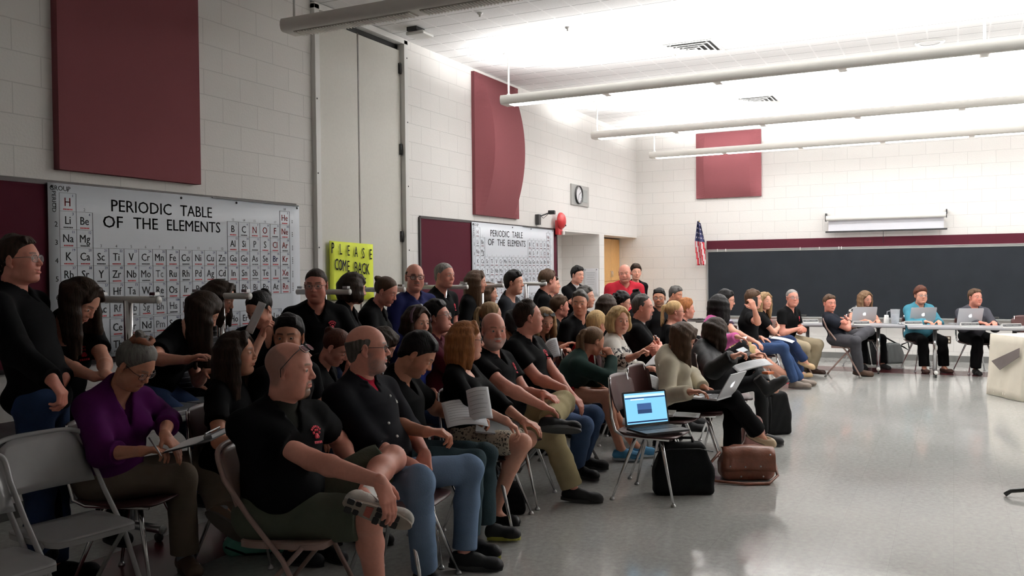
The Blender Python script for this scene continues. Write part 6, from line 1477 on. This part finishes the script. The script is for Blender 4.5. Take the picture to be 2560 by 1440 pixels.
# headband
q = PP['P25']; mb = MB(); hs_ = q['hscl']
mb.tube([q['Hc']+hs_*(q['RH'] @ V3(.098*cos(a_), .035-.03*sin(a_), .02+.102*sin(a_))) for a_ in np.linspace(-.15, pi+.15, 25)], .013, 8); o = mb.build('headband', mat('headband_cloth', srgb(92, 66, 80), .8), None); o.data.vertices.foreach_set('co', (np.array(mb.v)-q['loc']).astype(np.float32).ravel()); o.parent = q['body']
# ties
for k in ('P13', 'P59'):
    q = PP[k]; P = []
    for j in range(9):
        s_ = .93-.085*j*.9; c = q['Tf'].cast(q['T'](s_, .35, 0), -q['fw'], .6)
        if c is None: continue
        wd = .014+.0028*j; P.append([c+q['fw']*.01-q['l']*wd, c+q['fw']*.013, c+q['fw']*.01+q['l']*wd])
    mb = MB().grid(np.array(P)[:, ::-1], thick=.003); mb.shift(-q['loc']); o = mb.build('tie', mat('tie_silk', srgb(70, 74, 84) if k == 'P13' else srgb(28, 28, 32), .4, noise=.5, scale=60), None); o.parent = q['shirt']
# shirt buttons, pen slip on the bearded man
q = PP['P27']
for s_, b_ in ((.52, .02), (.38, .02), (.24, .02), (.78, -.05)):
    c = q['Tf'].cast(q['T'](s_, .35, -b_), -q['fw'], .6)
    if c is not None:
        nz = q['Tf'].grad(c); x = nrm(np.cross(nz, V3(.1, .2, 1))); mb = MB(); mb.lathe([(.007, 0), (.007, .004), (0, .005)], c+nz*.004, 12, 0, np.stack([x, np.cross(nz, x), nz], 1)); mb.shift(-q['loc']); o = mb.build('button', M_METALW, None); o.parent = q['shirt']
# phones
def phone(label, o, x, y, w_=.072, h=.145, lit=False):
    F_ = frame(o, x, y); t = thing('phone', label, 'phone', o); mb = MB(); mb.prism(rrect(w_, h, .01), (0, 0, 0), F_[:, 0], F_[:, 1], .008); mb.build('case', M_BLACK, t)
    mb = MB(); mb.prism(rrect(w_-.008, h-.02, .004), F_ @ V3(0, 0, .0082), F_[:, 0], F_[:, 1], .0008); mb.build('screen', mat('phone_screen', srgb(150, 160, 170), .1, emit=.25), t)
phone('phone held in both hands by the leather-jacketed woman', at(1856, 877, 7.5), from_to(at(1856, 877, 7.5), at(1880, 868, 7.5)), from_to(at(1856, 877, 7.5), at(1850, 860, 7.7)))
q = PP['P53']; w_ = q['arms']['R'][2]+q['arms']['R'][3]*.09; phone('phone at the ear of the man with raised elbow', q['Hc']+q['RH'] @ V3(.094, .015, -.03), -q['f'], nrm(V3(0, 0, 1)+q['f']*-.35), .066, .125)
# ---- laptops
M_ALU = mat('silver_aluminium', srgb(186, 188, 192), .38, .15); M_KEYS = mat('laptop_keys', (.02, .02, .022), .5); M_LOGO = mat('white_logo', (.9, .92, .95), .3, emit=.8)
def laptop(label, loc, rz, w_, d_, tilt, m, logo=False, screen=None, name='laptop'):
    'local: user side +x, lid hinged at -x'
    t = thing(name, label, 'laptop', loc, rz)
    mb = MB(); mb.prism(rrect(d_, w_, .012), (0, 0, 0), (1, 0, 0), (0, 1, 0), .014); mb.build('base', m, t, bevel=.002)
    mb = MB()
    for r in range(5):
        for c_ in range(13): mb.box((-d_*.32+r*.021, (c_-6)*w_*.068, .0152), (.016, w_*.058, .002))
    mb.box((d_*.28, 0, .0148), (d_*.28, w_*.3, .001)); mb.build('keyboard', M_KEYS, t)
    a_ = radians(tilt); ux = V3(0, 1, 0); uy = V3(-sin(a_), 0, cos(a_)); hinge = V3(-d_/2+.004, 0, .016); nz = np.cross(ux, uy)   # nz faces the user
    mb = MB(); mb.prism([(p[0], p[1]+d_*.49) for p in rrect(w_, d_*.98, .012)], hinge, ux, uy, -.006 if (nz @ V3(1, 0, 0)) > 0 else .006)
    lid = mb.build('lid', m, t, bevel=.0015); s_ = 1 if nz[0] > 0 else -1; inn = nz*s_
    mb = MB(); mb.prism([(p[0], p[1]+d_*.5) for p in rrect(w_*.93, d_*.86, .002)], hinge+inn*.0006, ux, uy, .0008*s_)
    sc = mb.build('screen', screen or M_KEYS, lid)
    if logo:
        mb = MB(); oc = hinge+uy*d_*.5-inn*.0072; r = .026
        pts = []
        for k in range(40):
            q = 2*pi*k/40; rr = r*(1-.10*abs(cos(q))**6*(1 if sin(q) > -.2 else .3)); x, y = rr*sin(q), rr*cos(q)
            if y > 0: y -= .35*r*max(0, 1-abs(x)/(r*.45))**2*.6
            if x*(-s_) > 0 or True:
                bx = (x*1.0-r*1.02)**2+(y-.1*r)**2
                if bx < (.42*r)**2: x = r*1.02-sqrt(max(0, (.42*r)**2-(y-.1*r)**2))
            pts.append((x, y))
        mb.prism(pts, oc, ux*(-s_), uy, .0006); mb.prism([(0, r*.86), (r*.1, r*1.12), (r*.34, r*1.3), (r*.26, r*1.0)], oc, ux*(-s_), uy, .0006)
        mb.build('logo', M_LOGO, lid)
    return t
def screen_mat():
    m = bpy.data.materials.new('lit_web_page'); m.use_nodes = True; b = m.node_tree.nodes['Principled BSDF']; c = srgb(120, 188, 226)
    b.inputs['Base Color'].default_value = (.02, .02, .02, 1); b.inputs['Emission Color'].default_value = (*c, 1); b.inputs['Emission Strength'].default_value = 1.0; b.inputs['Roughness'].default_value = .25; return m
LP = laptop('open black laptop showing a pale blue web page on the empty shell chair', (5.80, 1.80, .462), radians(-128), .36, .245, 12, M_BLACK, False, screen_mat(), 'laptop')
lid = [c for c in LP.children if c.name.startswith('lid')][0]
# page furniture on the screen: header bar, search box, picture, task bar
a_ = radians(12); ux = V3(0, 1, 0); uy = V3(-sin(a_), 0, cos(a_)); hg = V3(-.245/2+.004, 0, .016); nz = np.cross(ux, uy); s_ = 1 if nz[0] > 0 else -1; inn = nz*s_
def scr(name, x0, x1, y0, y1, col, e):
    m = cmat('screen_graphic', col, rough=.3, emit=e); mb = MB(); pl = [(x0, y0), (x1, y0), (x1, y1), (x0, y1)]; mb.prism(pl, hg+inn*.0016, ux, uy, .0003*s_); return mb.build(name, m, lid)
scr('header_bar', -.165, .165, .190, .199, srgb(30, 70, 120), .8); scr('search_box', -.12, -.01, .181, .188, srgb(225, 240, 250), 1); scr('web_picture', -.072, .045, .085, .155, srgb(60, 96, 150), .6); scr('task_bar', -.165, .165, .026, .036, srgb(20, 40, 80), .6)
scr('browser_bar', -.165, .165, .2, .216, srgb(190, 215, 235), .9); scr('picture_water', -.072, .045, .085, .112, srgb(44, 62, 92), .5)
# beige woman's laptop
pb = at(1768, 992, 6.72); laptop('silver laptop on the lap of the woman in the beige jacket', (pb[0]+.02, pb[1]-.03, pb[2]-.005), radians(80), .31, .22, 30, M_ALU, True)
# three on the head table
for (px, py, d_, rz, w_, nm) in ((2156, 806, 0, -150, .38, 'left silver laptop on the table, in front of the patterned top'), (2303, 808, 0, -151, .39, 'middle silver laptop on the table, in front of the teal jacket'), (2420, 812, 0, -150, .37, 'right silver laptop on the table, in front of the charcoal shirt')):
    p = at_z(px, py, TZ); back = V3(cos(radians(rz)), sin(radians(rz)), 0)
    laptop(nm, (p[0]+.13, p[1]+.045, TZ+.001), radians(rz+180), w_, .235, 16, M_ALU, True)
# name plates
M_PL = mat('name_plate_black', (.03, .03, .032), .4); M_PLT = mat('name_plate_text', srgb(130, 130, 130), .5)
def nameplate(label, px, py, wd=.24, rz=-150, z=TZ):
    p = at_z(px, py, z); t = thing('name_plate', label, 'name plate', p, radians(rz)+pi/2, 'name plates on the tables')
    mb = MB(); mb.prism([(-.03, 0), (.03, 0), (.03, .006), (.012, .055), (.0, .055), (-.018, .012), (-.03, .006)], (-wd/2, 0, 0), (0, 1, 0), (0, 0, 1), wd) ; mb.build('holder', M_METALW, t)
    mb = MB(); mb.box((0, -.0105, .032), (wd*.97, .004, .036), rotx(-.42)); mb.build('plate', M_PL, t)
    mb = MB()
    for k in range(11):
        if k != 5: mb.box((-wd*.3+k*wd*.06, -.0135, .032), (wd*.04, .003, .009), rotx(-.42))
    mb.build('lettering', M_PLT, t)
nameplate('black name plate before the left silver laptop', 2153, 812); nameplate('black name plate before the middle silver laptop', 2283, 812, .26); nameplate('black name plate before the right silver laptop', 2424, 816, .26); nameplate('black name plate at the right end of the table', 2529, 819, .27)
nameplate('black name plate at the left end of the tables, behind the khaki-clad man', 2026, 807)
p = at_z(1745, 799, TZ); t = thing('tablet', 'black tablet lying at the far left end of the tables', 'tablet', p, radians(70)); MB().box((0, 0, .008), (.26, .2, .014)).build('body', M_BLACK, t, bevel=.003); MB().box((-.08, .05, .02), (.08, .06, .012)).build('charger', M_BLACK, t, bevel=.003)
o = at(1188, 1082, 5.25); t = thing('folder', 'slim grey folder under the hands on the leopard-print lap', 'folder', o)
F_ = frame(o, R_*1+UPV*-.12, nrm(V3(Fw[0], Fw[1], 0))+UPV*.3); mb = MB(); mb.prism([(0, 0), (.26, 0), (.26, .2), (0, .2)], (0, 0, 0), F_[:, 0], F_[:, 1], .012); mb.build('cover', mat('folder_grey', srgb(120, 122, 124), .5), t, bevel=.002)
mb = MB(); mb.prism([(.004, -.001), (.256, -.001), (.256, .19), (.004, .19)], F_ @ V3(0, 0, .004), F_[:, 0], F_[:, 1], .004); mb.build('paper', M_SHEET, t)
q = PP['P27']; c = q['Tf'].cast(q['T'](.72, .35, .09), -q['fw'], .6)
if c is not None:
    nz = q['Tf'].grad(c); xr = nrm(q['l']-nz*(q['l'] @ nz)); yu = np.cross(nz, xr); mb = MB(); E_ = np.stack([xr, yu, nz], 1)
    mb.box(c+nz*.005-xr*.006, (.004, .022, .003), E_); mb.box(c+nz*.005+xr*.006-yu*.004, (.004, .014, .003), E_); mb.box(c+nz*.005-yu*.009, (.018, .004, .003), E_); mb.shift(-q['loc']); e = mb.build('chest_mark', M_METALW, None); e.parent = q['shirt']
# cups, pitcher, napkin, pad
p = at_z(2216, 808, TZ); t = thing('paper_cup_stack', 'stack of upturned white paper cups beside the water pitcher', 'cup stack', p)
for k in range(4): MB().lathe([(.041, 0), (.04, .004), (.029, .085), (0, .086)], (0, 0, .013*k+.001), 20).build('cup', M_METALW, t)
p = at_z(2238, 809, TZ); t = thing('water_pitcher', 'clear plastic water pitcher half full on the table', 'pitcher', p)
M_CLEAR = mat('clear_plastic', (.8, .84, .88), .08); M_CLEAR.node_tree.nodes['Principled BSDF'].inputs['Alpha'].default_value = .22
M_WATER = mat('water', (.6, .66, .72), .03); M_WATER.node_tree.nodes['Principled BSDF'].inputs['Alpha'].default_value = .35
MB().lathe([(0, .002), (.055, .002), (.058, .02), (.068, .2), (.072, .215), (.069, .215), (.064, .2), (.055, .02), (0, .008)], n=28).build('jug', M_CLEAR, t)
MB().lathe([(0, .01), (.053, .01), (.0595, .14), (0, .14)], n=28).build('water', M_WATER, t)
MB().tube([(0, .068, .19), (0, .11, .18), (0, .115, .1), (0, .062, .06)], .008, 8).build('handle', M_CLEAR, t)
p = at_z(2254, 810, TZ+.002); mb = MB(); mb.grid([[(-.05+.1*i/6, -.05+.1*j/6, .012+.01*sin(i*2+j*3)) for j in range(7)] for i in range(7)], thick=.003)
tag(mb.build('paper_napkin', M_SHEET, None, loc=p), 'crumpled white napkin between the pitcher and the middle laptop', 'napkin')
# tablet on the far corner of the table
# papers on the second empty chair
sheet('white papers lying on the empty chair beside the laptop', (6.36, 1.98, .462), V3(.2, -1, 0), V3(1, .2, 0), .3, .22, .004, n=2, name='paper_stack')
t = thing('notebook', 'small white notebook on top of the papers on the empty chair', 'notebook', (6.38, 1.93, .476), radians(-80)); MB().box((0, 0, .008), (.15, .21, .016)).build('block', M_SHEET, t, bevel=.003); MB().box((0, 0, .0175), (.152, .212, .003)).build('cover', mat('notebook_cover', srgb(205, 205, 205), .6), t, bevel=.001)
tag(sheet('crumpled white tissue behind the black laptop on its chair', (5.88, 1.98, .464), V3(1, .3, 0), V3(-.3, 1, .1), .12, .1, .04, lines=0, name='tissue'), None, 'tissue')
# ---- bags
def softbox(name, label, cat, loc, rz, sz, m, v=.012, k=.03, extra=None, group=None):
    t = thing(name, label, cat, loc, rz, group); hx, hy, hz = [q/2 for q in sz]
    F = Field((-hx-.05, -hy-.05, -.02), (hx+.05, hy+.05, sz[2]+.08), v)
    c = V3(0, 0, hz); r = k
    def fn(X, Y, Z):
        bx = np.abs(X)-(hx-r)+.12*hx*np.maximum(0, (Z-hz)/hz); by = np.abs(Y)-(hy-r)+.35*hy*np.maximum(0, (Z-hz)/hz); bz = np.abs(Z-hz)-(hz-r)
        return np.sqrt(np.maximum(bx, 0)**2+np.maximum(by, 0)**2+np.maximum(bz, 0)**2)+np.minimum(np.maximum(np.maximum(bx, by), bz), 0)-r
    F.add((fn, c-V3(hx, hy, hz), c+V3(hx, hy, hz)), .01); V, Q = F.mesh(); nn = vnormals(V, Q); V = V+nn*(ripple(V, int(loc[0]*31), 1.1)*.005)[:, None].astype(np.float32); V[:, 2] = np.maximum(V[:, 2], .0)
    o = bpy.data.objects.new('body', mesh_np('body', V, Q)); C.objects.link(o); o.parent = t; o.data.materials.append(m); return t
M_BAGB = mat('black_nylon', (.005, .005, .0055), .8, spec=.15, noise=.15, scale=60, bump=.3, bscale=300); M_BROWN = mat('brown_leather', srgb(120, 70, 50), .42, noise=.22, scale=16, bump=.25, bscale=60)
bp = at_z(1706, 1236, 0); bg = softbox('laptop_bag', 'black nylon laptop bag standing under the laptop chair', 'bag', (bp[0]+.02, bp[1]+.0, 0), radians(-153), (.13, .42, .36), M_BAGB)
MB().tube([(.0, -.07, .34), (.0, -.06, .39), (.0, .06, .39), (.0, .07, .34)], .01, 8).build('handle', M_BAGB, bg); MB().tube([(.04, -.2, .3), (.066, -.1, .325), (.066, .1, .325), (.04, .2, .3)], .004, 6).build('zip', M_BLACK, bg)
bp = at_z(1862, 1200, 0); bg = softbox('handbag', 'slouchy brown leather handbag with a looping strap on the floor', 'bag', (bp[0]+.05, bp[1], 0), radians(-156), (.19, .40, .25), M_BROWN, k=.06)
# flap, studs, strap
P = [[(.02+.09*sin(min(1, j/5)*pi/2)+.006*sin(i*1.3), -.19+.38*i/10, .255-.012*abs(i-5)/5-.17*max(0, (j-1)/7)**1.3) for j in range(9)] for i in range(11)]
MB().grid(P, thick=-.006).build('flap', M_BROWN, bg)
for y, z in ((-.14, .115), (-.03, .11), (.08, .115), (.15, .2), (-.06, .04), (.1, .04)): MB().lathe([(.007, 0), (.005, .005), (0, .006)], (.112, y, z), 10, 0, roty(pi/2)).build('stud', M_STEEL, bg)
MB().tube([(0, -.19, .2), (.05, -.27, .13), (.16, -.26, .02), (.22, -.05, .012), (.2, .12, .012), (.12, .2, .05), (0, .19, .2)], .011, 8).build('strap', M_BROWN, bg)
bp = at_z(1884, 1132, 0); bg = softbox('tote_bag', 'dusty pink upright tote behind the brown handbag', 'bag', (bp[0]+.08, bp[1]+.02, 0), radians(-150), (.1, .2, .30), mat('dusty_pink_leather', srgb(150, 104, 98), .5, noise=.08, scale=20), v=.01)
MB().tube([(.03, -.06, .28), (.06, -.1, .1), (.2, -.22, .02), (.28, -.12, .012), (.24, .0, .012)], .009, 8).build('strap', mat('taupe_strap', srgb(96, 76, 70), .5), bg)
bp = at_z(1932, 1098, 0); bg = softbox('backpack', 'black backpack behind the boot of the leather-jacketed woman', 'bag', (bp[0]+.3, bp[1]+.03, 0), radians(-140), (.18, .26, .40), M_BAGB)
MB().tube([(.03, .0, .4), (.0, .03, .44), (-.04, .0, .4)], .009, 8).build('handle', M_BAGB, bg); MB().tube([(.08, -.1, .36), (.11, -.11, .2), (.09, -.11, .06)], .012, 8).build('strap', M_BAGB, bg)
bp = at_z(1278, 1290, 0); bg = softbox('handbag', 'black handbag on the floor beside the black flats, strap trailing', 'bag', (bp[0]+.07, bp[1]+.03, 0), radians(-154), (.13, .17, .2), M_BAGB, v=.01)
MB().tube([(0, -.06, .18), (-.03, -.12, .26), (-.02, -.26, .22), (.02, -.3, .06), (.0, -.24, .012)], .009, 8).build('strap', M_BAGB, bg)
bp = at_z(635, 1392, 0); bg = softbox('tote_bag', 'flat teal cloth bag lying under the brown folding chair', 'bag', (bp[0]+.1, bp[1]+.06, 0), radians(-145), (.24, .36, .14), mat('teal_cloth', srgb(96, 160, 146), .8, noise=.08, scale=20), v=.012, k=.05)
MB().tube([(.11, -.16, .06), (.135, -.05, .02), (.135, .08, .02), (.11, .17, .05)], .006, 6).build('piping', M_BAGB, bg)
p = at_z(2238, 905, 0); bg = softbox('messenger_bag', 'grey messenger bag under the table beside the teal-jacketed woman', 'bag', (p[0]-.2, p[1]+.02, 0), radians(-150), (.16, .3, .33), mat('grey_canvas', srgb(62, 64, 64), .8), v=.014)
MB().tube([(0, .14, .3), (.02, .24, .34), (.03, .26, .2), (.02, .17, .26), (.0, -.02, .36), (0, -.16, .44)], .012, 8).build('strap', M_BAGB, bg)
p = at_z(2195, 912, 0); bg = softbox('backpack', 'black backpack on the floor behind the left table leg', 'bag', (p[0]+.1, p[1]+.05, 0), radians(-140), (.2, .34, .42), M_BAGB, v=.014)
MB().tube([(.06, -.1, .38), (.12, -.16, .2), (.1, -.3, .06), (.08, -.4, .012)], .014, 8).build('strap', M_BAGB, bg)
# water bottle on the floor
p = at_z(1207, 1352, 0); t = thing('water_bottle', 'white sports bottle with black collar on the floor by the yellow-soled shoes', 'bottle', p)
MB().lathe([(0, 0), (.034, 0), (.036, .01), (.036, .07), (.033, .09), (.036, .11), (.036, .165), (.03, .178)], n=24).build('flask', mat('bottle_white', srgb(196, 202, 206), .35), t)
MB().lathe([(.033, .172), (.035, .178), (.035, .2), (.02, .208), (0, .208)], n=20).build('collar', M_BLACK, t); MB().lathe([(.011, .205), (.012, .225), (.008, .232), (0, .232)], n=14).build('spout', M_METALW, t)
MB().box((.0, -.0355, .05), (.03, .004, .025)).build('print_mark', M_BLACK, t)

# treads of the upturned running-shoe sole
def treads(k, nm, col, accent):
    q = PP[k]; hip, K, An, toe, sole = q['legs'][nm]; z = -sole; y = nrm(toe-z*(toe @ z)); x = np.cross(y, z); LS = .27*1.03*(.5+.5*q['sc'])
    so = [c for c in q['body'].children_recursive if c.name.startswith('sole')]; so = so[0 if nm == 'L' else -1]
    o = An+z*(-.0805); B = lambda px, py: o+x*px+y*py
    for (px, py, w_, h_) in ((-.021, -.045, .026, .03), (.021, -.045, .026, .03), (-.02, -.012, .022, .024), (.022, -.012, .022, .024), (-.026, .075, .03, .026), (.004, .078, .022, .026), (.03, .075, .02, .026), (-.024, .112, .032, .03), (.012, .115, .03, .03), (-.016, .15, .03, .03), (.016, .15, .026, .028)):
        mb = MB(); mb.prism([(a*.5, b*.5) for a, b in rrect(w_*2, h_*2, .012)], B(px, py), x, y, .005 if (np.cross(x, y) @ sole) > 0 else -.005); mb.shift(-q['loc']); e = mb.build('tread', col, None, bevel=.002); e.parent = so.parent; 
    mb = MB(); mb.prism([(-.02, .02), (.024, .02), (.028, .05), (-.026, .05)], o, x, y, .003 if (np.cross(x, y) @ sole) > 0 else -.003); mb.shift(-q['loc']); e = mb.build('sole_accent', accent, None); e.parent = so.parent
    # laces and side stripes on the upper
    for k_ in range(5):
        yy = .035+.022*k_; zz = .012-.011*k_; mb = MB(); mb.tube([An+x*-.03+y*yy+z*(zz-.018), An+x*-.012+y*(yy+.003)+z*(zz+.004), An+x*.012+y*(yy+.003)+z*(zz+.004), An+x*.03+y*yy+z*(zz-.018)], .0035, 6); mb.shift(-q['loc']); e = mb.build('lace', M_METALW, None); e.parent = so.parent
    for s_ in (-1, 1):
        for (y0, y1) in ((.02, .07), (.05, .1), (.08, .05), (.105, .075)):
            mb = MB(); mb.tube([An+x*s_*.038+y*y0+z*-.012, An+x*s_*.0425+y*(y0+y1)/2+z*-.035, An+x*s_*.043+y*y1+z*-.055], .0035, 6); mb.shift(-q['loc']); e = mb.build('stripe', M_FGREY, None); e.parent = so.parent
treads('P9', 'L', cmat('tread_rubber', (.02, .018, .018), rough=.6), cmat('sole_accent', srgb(150, 70, 56), rough=.5))
